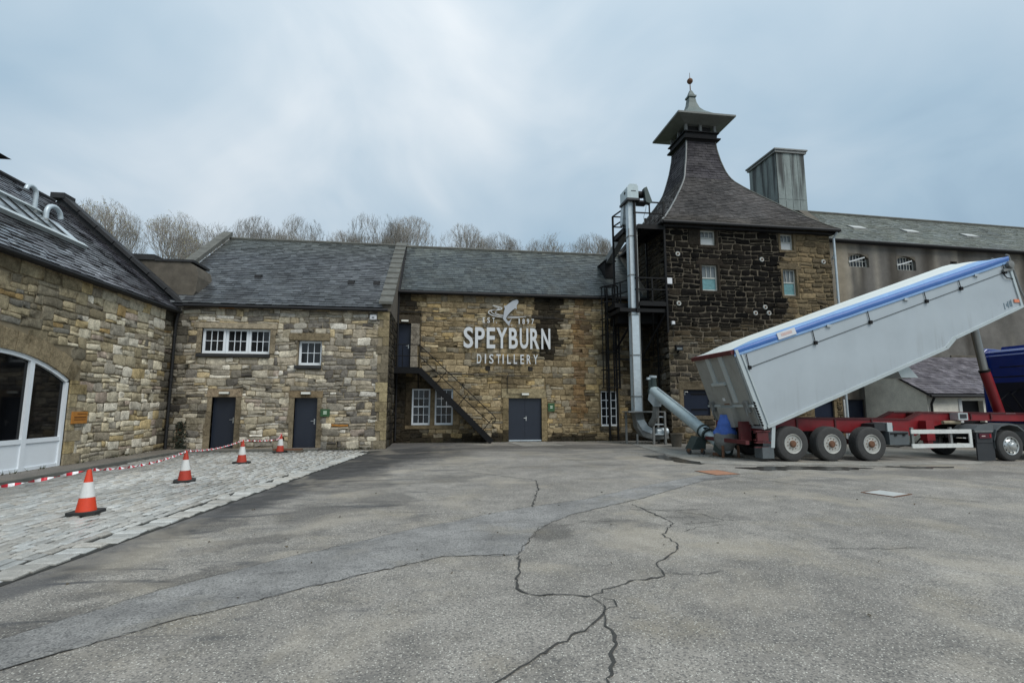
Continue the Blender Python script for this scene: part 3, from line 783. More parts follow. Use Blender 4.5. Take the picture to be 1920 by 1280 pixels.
#BUILDINGS
# =================================================================== LEFT WING
def desat(c, k):
    g_ = c[0] * .3 + c[1] * .58 + c[2] * .12
    return mixc(c, (g_, g_ * .985, g_ * .93, 1), k)
def pal(rng, cols):
    r = rng.random() * sum(c[1] for c in cols)
    for c, w_ in cols:
        r -= w_
        if r <= 0: return c
    return cols[-1][0]
CREAM = [(S(176, 166, 142), 4), (S(160, 148, 120), 4), (S(150, 142, 126), 3), (S(186, 178, 160), 2), (S(166, 146, 102), 1.6), (S(132, 122, 104), 2), (S(150, 134, 118), 1)]
OLIVE = [(S(126, 114, 88), 4), (S(138, 126, 98), 3), (S(112, 104, 86), 3), (S(148, 134, 104), 2), (S(106, 102, 92), 2), (S(146, 120, 74), 0.9)]
GREYS = [(S(146, 134, 112), 4), (S(130, 122, 106), 4), (S(162, 152, 130), 2.5), (S(112, 106, 96), 3), (S(154, 138, 106), 1.5), (S(182, 176, 162), 0.8), (S(94, 88, 80), 1.2)]
OCHRE = [(S(142, 122, 84), 4), (S(154, 134, 96), 3), (S(126, 108, 74), 3), (S(136, 124, 100), 3), (S(116, 106, 86), 2), (S(160, 134, 80), 1.3), (S(170, 152, 112), 1.0)]
SOOT = [(S(34, 31, 28), 5), (S(42, 38, 33), 4), (S(26, 24, 22), 4), (S(54, 48, 40), 1.5)]
TAN = [(S(138, 120, 92), 4), (S(124, 110, 86), 4), (S(150, 132, 102), 2), (S(110, 98, 78), 2)]
BLACK = S(30, 28, 25)

wing = thing('stone_wing', 'low stone wing on the left with white arched doorway and wet slate roof', 'building', (-12.4, 13.4, 0))
FW = F((-10.2, 6.0, 0), (0, 1, 0), (1, 0, 0)); WW, WH = 14.7, 5.33
ARC_R, ARC_C, ARC_Z = 5.13, 7.0, 3.05 - 5.13
def arcz(u, add=0.0):
    return ARC_Z + math.sqrt(max((ARC_R + add) ** 2 - (u - ARC_C) ** 2, 0.01))
def wing_dirt(u, v):
    d = 0.0
    d = max(d, 0.97 * sst(u + 0.35 * nz(u * 2, v * 1.3), 13.7, 14.4) * (0.8 + 0.4 * nz(v * 1.1, 4)))      # soot beside the downpipe
    d = max(d, 0.55 * sst(0.35 * nz(u * 0.9, 7) + 0.28 - v, 0.0, 0.25))                                         # splash stain at the foot
    return clamp(d)
def wing_tint(u, v, rng):
    if True: warm = clamp(sst(u, 8.2, 11.6) * 0.85 + sst(v, 3.4, 1.6) * 0.45 + 0.25 * nz(u * .6, v * .6, 2))
    c = pal(rng, CREAM) if rng.random() < warm else pal(rng, OLIVE)
    c = mulc(c, rng.uniform(0.76, 1.18) * 1.55); c = desat(c, .16)
    return mixc(c, BLACK, wing_dirt(u, v))
def wing_mortar(u, v): return mixc(mulc(S(132, 121, 100), 1 + 0.25 * fb(u, v)), BLACK, wing_dirt(u, v) * 0.9)
ops = []
core = wall_core(FW, WW, WH, ops, wing_mortar, arch=(4.5, 9.5, arcz))
build('wall', core, 'mortar', wing)
rr = random.Random(101)
cells = rubble(WW, WH - 0.02, rr, (0.22, 0.37), (0.22, 0.60), [(9.5, 0, 9.84, 2.62), (4.16, 0, 4.5, 2.62)], 0.5, arch=(4.2, 9.8, lambda u: arcz(u, 0.50) if abs(u - ARC_C) < 2.85 else 0))
lay_stones(wing, FW, cells, wing_tint, 101, 0.009, 0.026, 0.05, vis=lambda u, v: u > 6.2)
# dressed voussoirs and jamb stones of the arch
hw = math.asin(2.5 / ARC_R); nv = 15
for i in range(nv):
    a0 = -hw - 0.02 + (2 * hw + 0.04) * i / nv + 0.0016; a1 = -hw - 0.02 + (2 * hw + 0.04) * (i + 1) / nv - 0.0016
    ro = ARC_R + rr.uniform(0.44, 0.52); ri = ARC_R - 0.004
    q = [FW.p(ARC_C + r_ * math.sin(a), ARC_Z + r_ * math.cos(a), -0.28) for r_, a in ((ri, a0), (ri, a1), (ro, a1), (ro, a0))]
    m = MB(); m.tint = mulc(S(146, 132, 106), rr.uniform(.82, 1.12)); m.prism(q, FW.n * (0.28 + rr.uniform(0.022, 0.04))); build('voussoir', m, 'stone', wing)
for side in (0, 1):
    v = 0.0; k = 0
    while v < 2.38:
        h = min(rr.uniform(0.28, 0.40), 2.40 - v); wd = (0.60, 0.30)[k % 2] + rr.uniform(-.04, .06); k += 1
        u0, u1 = (9.5, 9.5 + wd) if side else (4.5 - wd, 4.5)
        m = MB(); m.tint = mulc(pal(rr, [(S(178, 160, 120), 2), (S(168, 154, 122), 2), (S(156, 144, 120), 1)]), rr.uniform(.85, 1.08))
        FW.box(m, u0, v + .006, -0.28, u1, v + h - .006, rr.uniform(.04, .052)); build('jamb_stone', m, 'stone', wing); v += h
# white arched door
ad = MB(); D0, D1 = -0.13, -0.02
inner = 0.11
pts_o = [(ARC_C + (ARC_R - .005) * math.sin(lerp(-hw, hw, i / 24)), ARC_Z + (ARC_R - .005) * math.cos(lerp(-hw, hw, i / 24))) for i in range(25)]
hw2 = math.asin((2.5 - inner) / (ARC_R - inner))
pts_i = [(ARC_C + (ARC_R - inner) * math.sin(lerp(-hw2, hw2, i / 24)), ARC_Z + (ARC_R - inner) * math.cos(lerp(-hw2, hw2, i / 24))) for i in range(25)]
for i in range(24):
    ad.prism([FW.p(*pts_o[i], D0), FW.p(*pts_o[i + 1], D0), FW.p(*pts_i[i + 1], D0), FW.p(*pts_i[i], D0)], FW.n * (D1 - D0))
for u0, u1 in ((4.505, 4.5 + inner), (9.5 - inner, 9.495)): FW.box(ad, u0, 0.09, D0, u1, pts_i[0][1], D1)
MU = [(5.74, 5.88), (8.13, 8.27)]
for u0, u1 in MU: FW.box(ad, u0, 0.09, D0, u1, arcz((u0 + u1) / 2) - 0.10, D1 - 0.004)
FW.box(ad, 4.5 + inner, 0.09, D0, 9.5 - inner, 0.17, D1 - 0.008); FW.box(ad, 4.5 + inner, 0.76, D0, 9.5 - inner, 0.87, D1 - 0.006)
adoor = build('arched_door', ad, 'white_frame', wing)
bays = [(4.5 + inner, 5.74), (5.88, 8.13), (8.27, 9.5 - inner)]
for a, c in bays:
    n = 10; top = [(lerp(a, c, i / n), arcz(lerp(a, c, i / n)) - inner - 0.006) for i in range(n + 1)]
    m = MB(); m.prism([FW.p(a, 0.87, -0.09), FW.p(c, 0.87, -0.09)] + [FW.p(u, v, -0.09) for u, v in reversed(top)], FW.n * -0.012); build('pane', m, 'glass_arch', adoor)
    m = MB(); np_ = 2 if c - a > 1.6 else 1
    for k in range(np_):
        x0, x1 = lerp(a, c, k / np_) + (.012 if k else 0), lerp(a, c, (k + 1) / np_) - (.012 if k < np_ - 1 else 0)
        FW.box(m, x0, 0.17, -0.11, x1, 0.76, -0.055)
    build('panel', m, 'white_frame', adoor)
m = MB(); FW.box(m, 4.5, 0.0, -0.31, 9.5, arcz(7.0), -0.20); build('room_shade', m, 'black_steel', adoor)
m = MB(); FW.box(m, 4.5, 0.0, -0.3, 9.5, 0.088, 0.02); build('threshold', m, 'conc', adoor)

# roof of the wing
EX, EZ, RX, RZ = -10.03, 5.36, -14.6, 9.32
m = MB(); m.prism([(EX + .02, 6.0, EZ - .03), (EX + .02, 6.0, EZ - .14), (-19.2, 6.0, EZ - .14), (-19.2, 6.0, EZ - .03), (RX, 6.0, RZ - .03)], (0, 14.65, 0))
build('roof', m, 'roof_base', wing)
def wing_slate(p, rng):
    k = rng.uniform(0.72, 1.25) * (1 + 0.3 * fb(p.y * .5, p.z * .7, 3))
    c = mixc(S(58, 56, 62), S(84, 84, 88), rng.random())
    band = clamp(0.5 + 1.6 * nz(p.y * 0.75 + p.z * 0.55, p.z * 0.35, 6))  # pale diagonal bands in the tint stand in for wet glint
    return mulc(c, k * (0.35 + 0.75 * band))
def wing_surf(t): 
    x, z = lerp(EX, RX, t), lerp(EZ, RZ, t); return Vector((x, 6.0, z)), Vector((x, 20.66, z))
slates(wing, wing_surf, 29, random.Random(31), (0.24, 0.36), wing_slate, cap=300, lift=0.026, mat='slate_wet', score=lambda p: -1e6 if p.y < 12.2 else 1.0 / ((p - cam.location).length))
m = MB(); m.tube([(RX, 6, RZ + .02), (RX, 20.3, RZ + .02)], 0.09, 8); build('ridge', m, 'coping_dark', wing)
m = MB(); m.tube([(EX + .06, 6, EZ - .1), (EX + .06, 20.55, EZ - .1)], 0.07, 8); autosmooth(build('gutter', m, 'black_pipe', wing))
m = MB(); m.tube([(EX + .04, 20.45, EZ - .14), (EX - .03, 20.5, EZ - .4), (-10.09, 20.52, 4.8), (-10.09, 20.52, 0.1)], 0.055, 8)
for z in (0.9, 2.6, 4.3): m.tube([(-10.09, 20.52, z), (-10.09, 20.52, z + .1)], 0.072, 8)
autosmooth(build('downpipe', m, 'black_pipe', wing))
# gable upstand with its skew stones
m = MB(); m.prism([(EX - .05, 20.68, EZ - .1), (EX - .05, 20.68, EZ + .16), (RX, 20.68, RZ + .30), (-19.1, 20.68, EZ + .16), (-19.1, 20.68, 0), (-10.25, 20.68, 0)], (0, 0.36, 0)); build('gable', m, 'coping_dark', wing)
ns = 7
for i in range(ns):
    a, b = i / ns, (i + 1) / ns - 0.006
    p = [Vector((lerp(EX + .05, RX, t), 20.56, lerp(EZ + .17, RZ + .31, t))) for t in (a, b)]
    m = MB(); up = Vector((0.65, 0, 0.75)) * 0.13; q = [p[0], p[1], p[1] + up, p[0] + up]; m.prism(q, (0, 0.56, 0)); build('skew_stone', m, 'coping_dark', wing)
m = MB(); m.box((RX - .3, 20.53, RZ + .25), (RX + .18, 21.13, RZ + .46)); build('apex_stone', m, 'coping_dark', wing)
# patent-glazed rooflight
def on_wing(x, y, d=0.0):
    t = (x - EX) / (RX - EX); nrm = Vector((RZ - EZ, 0, EX - RX)).normalized(); return Vector((x, y, lerp(EZ, RZ, t))) + nrm * d
sk = MB(); ya, yb, xa, xb = 9.0, 17.35, -11.72, -12.66
def roofbox(mb_, x0, y0, x1, y1, d0, d1):
    mb_.hexa([on_wing(x0, y0, d0), on_wing(x1, y0, d0), on_wing(x1, y1, d0), on_wing(x0, y1, d0), on_wing(x0, y0, d1), on_wing(x1, y0, d1), on_wing(x1, y1, d1), on_wing(x0, y1, d1)])
roofbox(sk, xa + .12, ya, xa - .02, yb + .3, 0.03, 0.15); roofbox(sk, xb + .02, ya, xb - .10, yb - .25, 0.03, 0.16); 
sky_ = build('rooflight', sk, 'alu_rail', wing)
y = ya
while y < yb - 0.1:
    y2 = min(y + 0.62, yb); m = MB(); roofbox(m, xa - .02, y + .012, xb + .02, y2 - .012, 0.06, 0.085); build('pane', m, 'glass_grey', sky_)
    m = MB(); roofbox(m, xa - .02, y - .012, xb + .02, y + .012, 0.06, 0.115); build('glazing_bar', m, 'black_steel', sky_); y = y2
m = MB(); roofbox(m, xa - .02, yb, xb + .05, yb + .45, 0.03, 0.055); build('flashing', m, 'galv', sky_)
# swan-neck vents
def swan(x, y, h, r, dy, label, rad):
    b = on_wing(x, y, 0.0); t = thing('swan_neck_vent', label, 'vent pipe', b)
    pts = [b, b + Vector((0, 0, h))] + [b + Vector((0, dy * (r - r * math.cos(a)), h + r * math.sin(a))) for a in [math.pi * k / 10 for k in range(1, 11)]]
    m = MB(); m.tube(pts, rad, 12); autosmooth(build('pipe', m, 'galv', t), 50)
    m = MB(); m.tube([b - Vector((0, 0, .05)), b + Vector((0, 0, .10))], [rad * 1.7, rad * 1.15], 12); autosmooth(build('collar', m, 'galv_dull', t), 50)
swan(-12.62, 16.85, 0.62, 0.19, -1, 'taller white swan-neck vent bent to the left on the wing roof', 0.065)
swan(-12.42, 17.05, 0.30, 0.30, 1, 'shorter white swan-neck vent arching right beside the rooflight', 0.072)
# ridge ventilator
m = MB(); m.box((-15.0, 15.4, RZ - .4), (-14.2, 17.15, RZ + .25)); rv = build('ridge_ventilator', m, 'rust', wing)
m = MB(); m.prism([(-13.85, 15.1, RZ + .24), (-14.6, 15.1, RZ + .6), (-15.35, 15.1, RZ + .24)], (0, 2.3, 0)); build('ventilator_roof', m, 'roof_base', rv)
# rendered upstand in the valley
m = MB(); m.prism([(-12.5, 21.05, 7.42), (-10.02, 21.05, 7.36), (-9.78, 21.05, 7.2), (-9.68, 21.05, 6.8), (-9.72, 21.05, 6.2), (-9.95, 21.05, 5.72), (-10.3, 21.05, 5.5), (-12.5, 21.05, 5.5)], (0, 1.3, 0))
pu = build('valley_parapet', m, 'dressed_dark', wing)
m = MB(); m.box((-12.4, 20.98, 7.40), (-11.3, 22.4, 7.62)); m.box((-11.3, 21.0, 7.37), (-9.86, 22.4, 7.46)); build('cap', m, 'coping_dark', pu)

pl = thing('name_plaque', 'small varnished wooden plaque on the stone beside the arched door', 'sign', (-10.14, 15.92, 1.36))
m = MB(); FW.box(m, 9.62, 1.20, 0.05, 10.22, 1.53, 0.085); build('board', m, 'wood_sign', pl)
for (a, c, z, h) in ((9.80, 10.17, 1.465, .022), (9.69, 10.16, 1.375, .038), (9.69, 10.16, 1.305, .022)):
    m = MB(); FW.box(m, a, z - h / 2, 0.086, c, z + h / 2, 0.089); build('text_line', m, 'sign_brown', pl)

# =================================================================== MIDDLE HOUSE
house = thing('stone_house', 'stone house with two navy doors and white casement windows under slate roof', 'building', (-6.2, 22, 0))
FH = F((-10.2, 20.7, 0), (1, 0, 0), (0, -1, 0)); HW, HH = 8.04, 5.66
X = lambda x: x + 10.2
d1 = (X(-8.66), 0.085, X(-7.80), 2.02); d2 = (X(-5.66), 0.02, X(-4.80), 2.0)
w3 = (X(-9.2), 3.70, X(-6.70), 4.68); w1 = (X(-5.63), 3.28, X(-4.74), 4.26)
hops = [d1, d2, w3, w1]
def house_dirt(u, v):
    d = 0.95 * sst(u + .3 * nz(u * 1.5, v), 0.85, 0.2) * (0.85 + 0.3 * nz(v, 2))
    d = max(d, 0.75 * sst(0.25 + 0.35 * nz(u * .8, 3) - v, 0, .3))
    d = max(d, 0.8 * sst(u + .15 * nz(v * 1.5, 8), 7.75, 8.02))
    e = fb(u * .55 + 8, v * .7, 5)
    d = max(d, 0.5 * sst(e, 0.25, 0.6))
    if v < 2 and u < 2.2: d = max(d, 0.8 * sst(fb(u * 1.3 + 3, v * 1.3, 8), -0.05, 0.4))
    return clamp(d)
def house_tint(u, v, rng):
    c = pal(rng, GREYS) if rng.random() < 0.62 + 0.3 * sst(u, 4, 7) - 0.3 * sst(u, 4, 1) else pal(rng, CREAM)
    c = mulc(c, rng.uniform(0.76, 1.16) * 1.5); c = desat(c, .30)
    if rng.random() < 0.002: c = S(168, 118, 62)
    return mixc(c, BLACK, house_dirt(u, v) * .9)
def house_mortar(u, v): return mixc(mulc(S(142, 131, 110), 1 + .3 * fb(u, v)), BLACK, house_dirt(u, v) * .85)
build('wall', wall_core(FH, HW, HH, hops, house_mortar, step=.25), 'mortar', house)
avoid = [(d1[0] - .16, 0, d1[2] + .16, 2.02), (d1[0] - .22, 2.02, d1[2] + .2, 2.32), (d2[0] - .16, 0, d2[2] + .16, 2.0), (d2[0] - .2, 2.0, d2[2] + .2, 2.27),
         (w3[0] - .18, 3.55, w3[2] + .2, 4.68), (w3[0] - .3, 4.68, w3[2] + .25, 4.90), (w1[0] - .05, 3.14, w1[2] + .02, 4.26), (w1[0] - .35, 4.26, w1[2] + .3, 4.55)]
rr = random.Random(202)
q_av = [(7.62, 0.05 + i * .36, 8.06, 0.05 + i * .36 + .36) for i in range(15)]
cells = rubble(HW, HH - .02, rr, (0.19, 0.34), (0.20, 0.60), avoid + [(7.66, 0, 8.06, 5.6)], 0.55)
lay_stones(house, FH, cells, house_tint, 202, 0.009, 0.024, 0.06)
# dressed surrounds
for (d, hd) in ((d1, .30), (d2, .27)):
    for u0, u1 in ((d[0] - .15, d[0]), (d[2], d[2] + .15)):
        v = 0.0
        while v < d[3] - .03:
            h = min(rr.uniform(.35, .7), d[3] - v); wd = rr.uniform(0, .10)
            m = MB(); m.tint = mixc(mulc(S(140, 128, 106), rr.uniform(.75, 1.05)), BLACK, 0.25 * rr.random())
            FH.box(m, u0 - (wd if u0 < d[0] else 0), v + .005, -.3, u1 + (wd if u0 >= d[2] else 0), v + h - .005, rr.uniform(.032, .045)); build('jamb_stone', m, 'stone', house); v += h
m = MB(); m.tint = S(150, 134, 112); m.prism([FH.p(d1[0] - .22, 2.03, -.3), FH.p(d1[2] + .2, 2.03, -.3), FH.p(d1[2] + .12, 2.33, -.3), FH.p(d1[0] - .12, 2.33, -.3)], FH.n * .345); build('lintel', m, 'stone', house)
m = MB(); m.tint = S(132, 116, 92); FH.box(m, d2[0] - .2, 2.01, -.3, d2[2] + .2, 2.27, .046); build('lintel', m, 'stone', house)
m = MB(); m.tint = S(166, 154, 132); FH.box(m, w3[0] - .3, 4.69, -.3, w3[2] + .25, 4.90, .06); build('lintel', m, 'stone', house)
m = MB(); m.tint = S(126, 114, 92); FH.box(m, w1[0] - .35, 4.27, -.3, w1[2] + .3, 4.55, .045); build('lintel', m, 'stone', house)
for (a, c, z) in ((w3[0] - .14, w3[2] + .03, 3.69), (w1[0] - .1, w1[2] + .02, 3.27)): slab(house, FH, 'sill', a, z - .13, -.3, c, z, .12, 'coping_dark')
for u0, u1 in ((w3[0] - .17, w3[0]), (w3[2], w3[2] + .2)):
    for v0, v1 in ((3.72, 4.1), (4.11, 4.67)):
        m = MB(); m.tint = mulc(S(150, 138, 116), rr.uniform(.8, 1)); FH.box(m, u0, v0, -.3, u1, v1, .04); build('jamb_stone', m, 'stone', house)
# corner quoins
v = 0.0; k = 0
while v < 5.5:
    h = min(rr.uniform(.28, .42), 5.62 - v); wd = (.42, .26)[k % 2] + rr.uniform(-.04, .06); k += 1
    m = MB(); m.tint = mixc(mulc(pal(rr, [(S(156, 142, 112), 2), (S(140, 130, 110), 2), (S(168, 154, 120), 1)]), rr.uniform(.8, 1.08)), BLACK, 0.3 * rr.random())
    FH.box(m, 8.055 - wd, v + .006, -.25, 8.055, v + h - .006, rr.uniform(.034, .048)); build('quoin', m, 'stone', house); v += h
door(house, FH, *d1, 'door_navy', 0.17, handle='right'); door(house, FH, *d2, 'door_navy', 0.15, handle='right')
cw = (w3[2] - w3[0]) / 3
for i in range(3): window(house, FH, w3[0] + cw * i + .004, w3[1], w3[0] + cw * (i + 1) - .004, w3[3], 3, 2, 0.12 if i else 0.08, fw=0.085, bar=0.022)
window(house, FH, *w1, 3, 2, 0.16, fw=0.085, bar=0.022)
# east gable wall showing beside the outside stair
FE = F((-2.15, 20.72, 0), (0, 1, 0), (1, 0, 0))
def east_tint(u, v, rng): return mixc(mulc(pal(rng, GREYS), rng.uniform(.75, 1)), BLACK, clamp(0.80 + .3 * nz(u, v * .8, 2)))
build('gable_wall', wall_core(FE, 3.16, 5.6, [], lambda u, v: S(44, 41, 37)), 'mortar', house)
lay_stones(house, FE, rubble(3.16, 5.55, rr, (.24, .38), (.25, .6), [], .4), east_tint, 7, .012, .03, .04, cap=60)
# roof
HE, HZ, HR, HRZ = 20.5, 5.62, 27.2, 10.36
m = MB(); m.prism([(-11.1, HE + .03, HZ - .03), (-11.1, HE + .03, HZ - .12), (-11.1, 33.6, HZ - .12), (-11.1, 33.6, HZ - .03), (-11.1, HR, HRZ - .03)], (8.72, 0, 0)); build('roof', m, 'roof_base', house)
m = MB(); m.box((-11.1, 21.3, 0), (-2.7, 33.4, 5.5)); build('rear_wall', m, 'dressed_dark', house)
def house_slate(p, rng):
    c = mixc(S(76, 78, 81), S(96, 99, 100), rng.random())
    k = .68 * rng.uniform(.66, 1.28) * (1 + .35 * fb(p.x * .35, p.z * .6, 7)) * (1 + .45 * sst(p.x, -7.5, -10.5) * sst(p.z, 9, 6.5))
    if rng.random() < .012: k *= 1.7
    return mulc(mixc(c, S(96, 100, 84), .35 * sst(p.z, 8.5, 10.3)), k)
slates(house, lambda t: (Vector((-11.05, lerp(HE, HR, t), lerp(HZ, HRZ, t))), Vector((-2.42, lerp(HE, HR, t), lerp(HZ, HRZ, t)))), 37, random.Random(32), (.24, .36), house_slate, lift=.026)
m = MB(); m.tube([(-11.1, HR, HRZ + .02), (-2.2, HR, HRZ + .02)], .085, 8); build('ridge', m, 'coping', house)
m = MB(); m.tube([(-9.85, HE - .04, HZ - .1), (-2.2, HE - .04, HZ - .1)], .065, 8); autosmooth(build('gutter', m, 'black_pipe', house))
for (x, y) in ((-8.05, 22.9), (-4.05, 22.6), (-2.95, 22.62)):
    t = (y - HE) / (HR - HE); z = lerp(HZ, HRZ, t); m = MB(); m.prism([(x - .13, y - .16, z - .08), (x - .13, y - .14, z + .07), (x - .13, y + .16, z + .14), (x - .13, y + .2, z + .1)], (.26, 0, 0)); build('slate_vent', m, 'black_pipe', house)
# stepped skew between house and still house
m = MB(); m.prism([(-2.46, 20.62, 5.5), (-2.46, 20.62, 5.8), (-2.46, HR, HRZ + .12), (-2.46, 33.4, 5.8), (-2.46, 33.4, 5.5)], (.36, 0, 0)); build('skew_wall', m, 'dressed_dark', house)
nsk = 12
for i in range(nsk):
    a, b = i / nsk, (i + 1.06) / nsk
    p = [Vector((-2.56, lerp(20.5, HR + .05, t), lerp(5.76, HRZ + .13, t))) for t in (a, b)]
    m = MB(); m.prism([p[0] + Vector((0, -.02, .02)), p[1], p[1] + Vector((0, 0, .07)), p[0] + Vector((0, -.03, .13))], (.54, 0, 0)); build('skew_stone', m, 'coping', house)
for i in range(6):
    a, b = i / 6 + .002, (i + 1) / 6 - .002
    p = [Vector((-11.45, lerp(20.5, HR + .05, t), lerp(5.76, HRZ + .2, t))) for t in (a, b)]
    m = MB(); m.prism([p[0], p[1], p[1] + Vector((0, -.06, .18)), p[0] + Vector((0, -.06, .18))], (.46, 0, 0)); build('skew_stone', m, 'coping', house)

def lamp(x, y, z, wd, h, label, cable=None):
    t = thing('bulkhead_light', label, 'wall light', (x, y, z), group='bulkhead lights over the doors')
    m = MB(); m.box((x - wd / 2, y - .03, z - h / 2), (x + wd / 2, y + .05, z + h / 2)); build('backplate', m, 'plastic_grey', t)
    m = MB(); m.box((x - wd / 2 + .012, y - .085, z - h / 2 + .01), (x + wd / 2 - .012, y - .03, z + h / 2 - .01)); build('diffuser', m, 'lamp_white', t)
lamp(-8.21, 20.62, 2.18, .36, .09, 'oblong white wall light over the left navy door'); lamp(-5.23, 20.62, 2.18, .36, .10, 'oblong white wall light over the navy door with green sign')
lamp(3.99, 23.84, 2.24, .36, .11, 'oblong white wall light over the wide double door'); lamp(-1.75, 23.83, 5.66, .34, .10, 'oblong white wall light over the door at the stair head')
def sign(x0, x1, z0, z1, y, label):
    t = thing('door_sign', label, 'sign', ((x0 + x1) / 2, y, (z0 + z1) / 2))
    m = MB(); m.box((x0, y - .02, z0), (x1, y + .06, z1)); build('plate', m, 'sign_green', t)
    cx, cz = (x0 + x1) / 2, (z0 + z1) / 2; m = MB(); wd = (x1 - x0) * .19
    m.box((cx - wd, y - .024, cz + .02), (cx + wd, y - .0205, cz + .065)); m.box((cx - wd, y - .024, cz - .05), (cx + wd, y - .0205, cz - .01)); build('text_line', m, 'sign_text', t)
sign(-4.66, -4.31, 1.28, 1.56, 20.64, 'small green sign with two white lines by the house door')
sign(5.10, 5.42, 1.42, 1.82, 23.83, 'small green sign to the right of the double door')
t = thing('alarm_box', 'white alarm box high on the house corner under the eave', 'alarm box', (-2.78, 20.6, 5.24)); m = MB(); m.box((-2.92, 20.53, 5.13), (-2.64, 20.66, 5.35)); slab(t, F((0, 20.66, 0), (1, 0, 0), (0, -1, 0)), 'cover', -2.92, 5.13, 0, -2.64, 5.35, .11, 'box_white', .03)
m = MB(); m.box((-2.83, 20.538, 5.2), (-2.73, 20.549, 5.25)); build('grille', m, 'plastic_grey', t)

# =================================================================== STILL HOUSE (the lettered facade)
main = thing('still_house', 'long stone facade carrying the distillery lettering and a wide double door', 'building', (4, 26, 0))
FM = F((-2.15, 23.9, 0), (1, 0, 0), (0, -1, 0)); MW, MH = 12.5, 7.16
M = lambda x: x + 2.15
ud = (M(-2.12), 3.43, M(-1.46), 5.56); wA = (M(-1.35), .80, M(-.50), 2.48); wB = (M(-.29), .80, M(.56), 2.48); dd = (M(3.19), .03, M(4.80), 2.05); wC = (M(7.76), .70, M(8.62), 2.42)
mops = [ud, wA, wB, dd, wC]
def main_dirt_shade(u, v):  # wall stains, plus painted shade below the landing and the platform
    x = u - 2.15; d = 0.0
    d = max(d, .93 * sst(x + .35 * nz(v * 1.2, 5), -.7, -1.5) * sst(v, 5.2, 6.0))                         # top left corner
    d = max(d, .95 * sst(v + .3 * nz(x, 3), 3.5, 3.0) * sst(x, .1, -1.2))                                  # shade under the landing, painted into the stone colour
    n1 = fb(x * .9, v * .5, 11)
    d = max(d, .96 * sst(math.exp(-((x - 5.15) / .85) ** 2) * sst(v, 3.0, 4.2) + .7 * n1, .35, .8))       # run-off by the lettering
    d = max(d, .55 * sst(math.exp(-((x - 7.1) / .28) ** 2) + .6 * fb(x * 2, v * .6, 4), .55, 1.0))
    d = max(d, .95 * sst(.42 + .9 * max(0, nz(x * .5, 21)) + .25 * nz(x * 2, v * 2) - v, 0, .3))          # foot of the wall
    d = max(d, .6 * sst(fb(x * .5 + 31, v * .8, 2), .28, .6)); d = max(d, .9 * sst(x, 8.7, 9.5))  # last term paints the platform's shade onto the right end
    return clamp(d)
def main_tint(u, v, rng):
    x = u - 2.15
    c = mulc(pal(rng, OCHRE), rng.uniform(.8, 1.14) * 1.28); c = desat(c, .24)
    rust = .55 * sst(math.exp(-((x - 6.75) / .55) ** 2) + .4 * nz(x, v * .7, 2), .4, .9) * sst(v, .4, 1.5)
    c = mixc(c, S(122, 86, 48), rust)
    return mixc(c, BLACK, main_dirt_shade(u, v) * .96)
def main_mortar(u, v): return mixc(mulc(S(118, 104, 78), 1 + .28 * fb(u, v)), BLACK, main_dirt_shade(u, v) * .9)
build('wall', wall_core(FM, MW, MH, mops, main_mortar, step=.25), 'mortar', main)
avoid = [(ud[0], 3.35, ud[2] + .42, 5.56), (ud[0], 5.56, ud[2] + .42, 5.98), (wA[0] - .3, .62, wB[2] + .3, 2.48), (wA[0] - .3, 2.48, wB[2] + .3, 2.8), (dd[0] - .28, 0, dd[2] + .28, 2.05), (dd[0] - .35, 2.05, dd[2] + .2, 2.5), (wC[0] - .08, .55, wC[2] + .1, 2.42)]
rr = random.Random(303)
cells = rubble(MW, MH - .02, rr, (.20, .34), (.22, .62), avoid, .42)
lay_stones(main, FM, cells, main_tint, 303, .008, .020, .045, vis=lambda u, v: u < 11.2)
def dress(u0, v0, u1, v1, d=.035, c=(140, 124, 96), nm='jamb_stone', par=None, fr=None, df=None):
    par = par or main; fr = fr or FM; df = df or main_dirt_shade
    m = MB(); m.tint = mixc(mulc(S(*c), rr.uniform(.82, 1.06)), BLACK, df((u0 + u1) / 2, (v0 + v1) / 2) * .85); fr.box(m, u0, v0, -.28, u1, v1, d + rr.uniform(-.006, .008)); return build(nm, m, 'stone', par)
v = 3.36
while v < 5.5:
    h = min(rr.uniform(.3, .5), 5.56 - v); dress(ud[2], v + .005, ud[2] + rr.uniform(.3, .42), v + h - .005, c=(150, 142, 128)); v += h
dress(ud[0], 5.57, ud[2] + .42, 5.96, nm='lintel', c=(110, 100, 84))
for a, b in ((wA[0] - .28, wA[0]), (wA[2], wB[0]), (wB[2], wB[2] + .3)):
    for v0, v1 in ((.8, 1.3), (1.31, 1.9), (1.91, 2.48)): dress(a + .003, v0, b - .003, v1 - .006)
dress(wA[0] - .28, 2.49, wA[2] + .1, 2.78, nm='lintel'); dress(wA[2] + .105, 2.49, wB[2] + .3, 2.78, nm='lintel'); dress(wA[0] - .28, .63, wB[2] + .3, .79, .06, nm='sill')
for a, b in ((dd[0] - .26, dd[0]), (dd[2], dd[2] + .26)):
    for v0, v1 in ((.02, .55), (.56, 1.0), (1.01, 1.55), (1.56, 2.05)): dress(a, v0, b, v1 - .006, c=(148, 132, 100))
dress(dd[0] - .33, 2.06, dd[2] + .2, 2.50, nm='lintel', c=(146, 134, 106)); dress(wC[0] - .08, .56, wC[2] + .1, .69, .07, nm='sill', c=(90, 84, 72))
door(main, FM, *ud, 'door_blue', .2, handle='right'); door(main, FM, *dd, 'door_navy', .10, double=True, handle='mid')
slab(main, FM, 'threshold', dd[0] + .02, .0, -.2, dd[2] - .02, .075, .0, 'galv')
for wq in (wA, wB): window(main, FM, *wq, 3, 4, .13, fw=.075, bar=.022, midrail=True, glass='glass_dark')
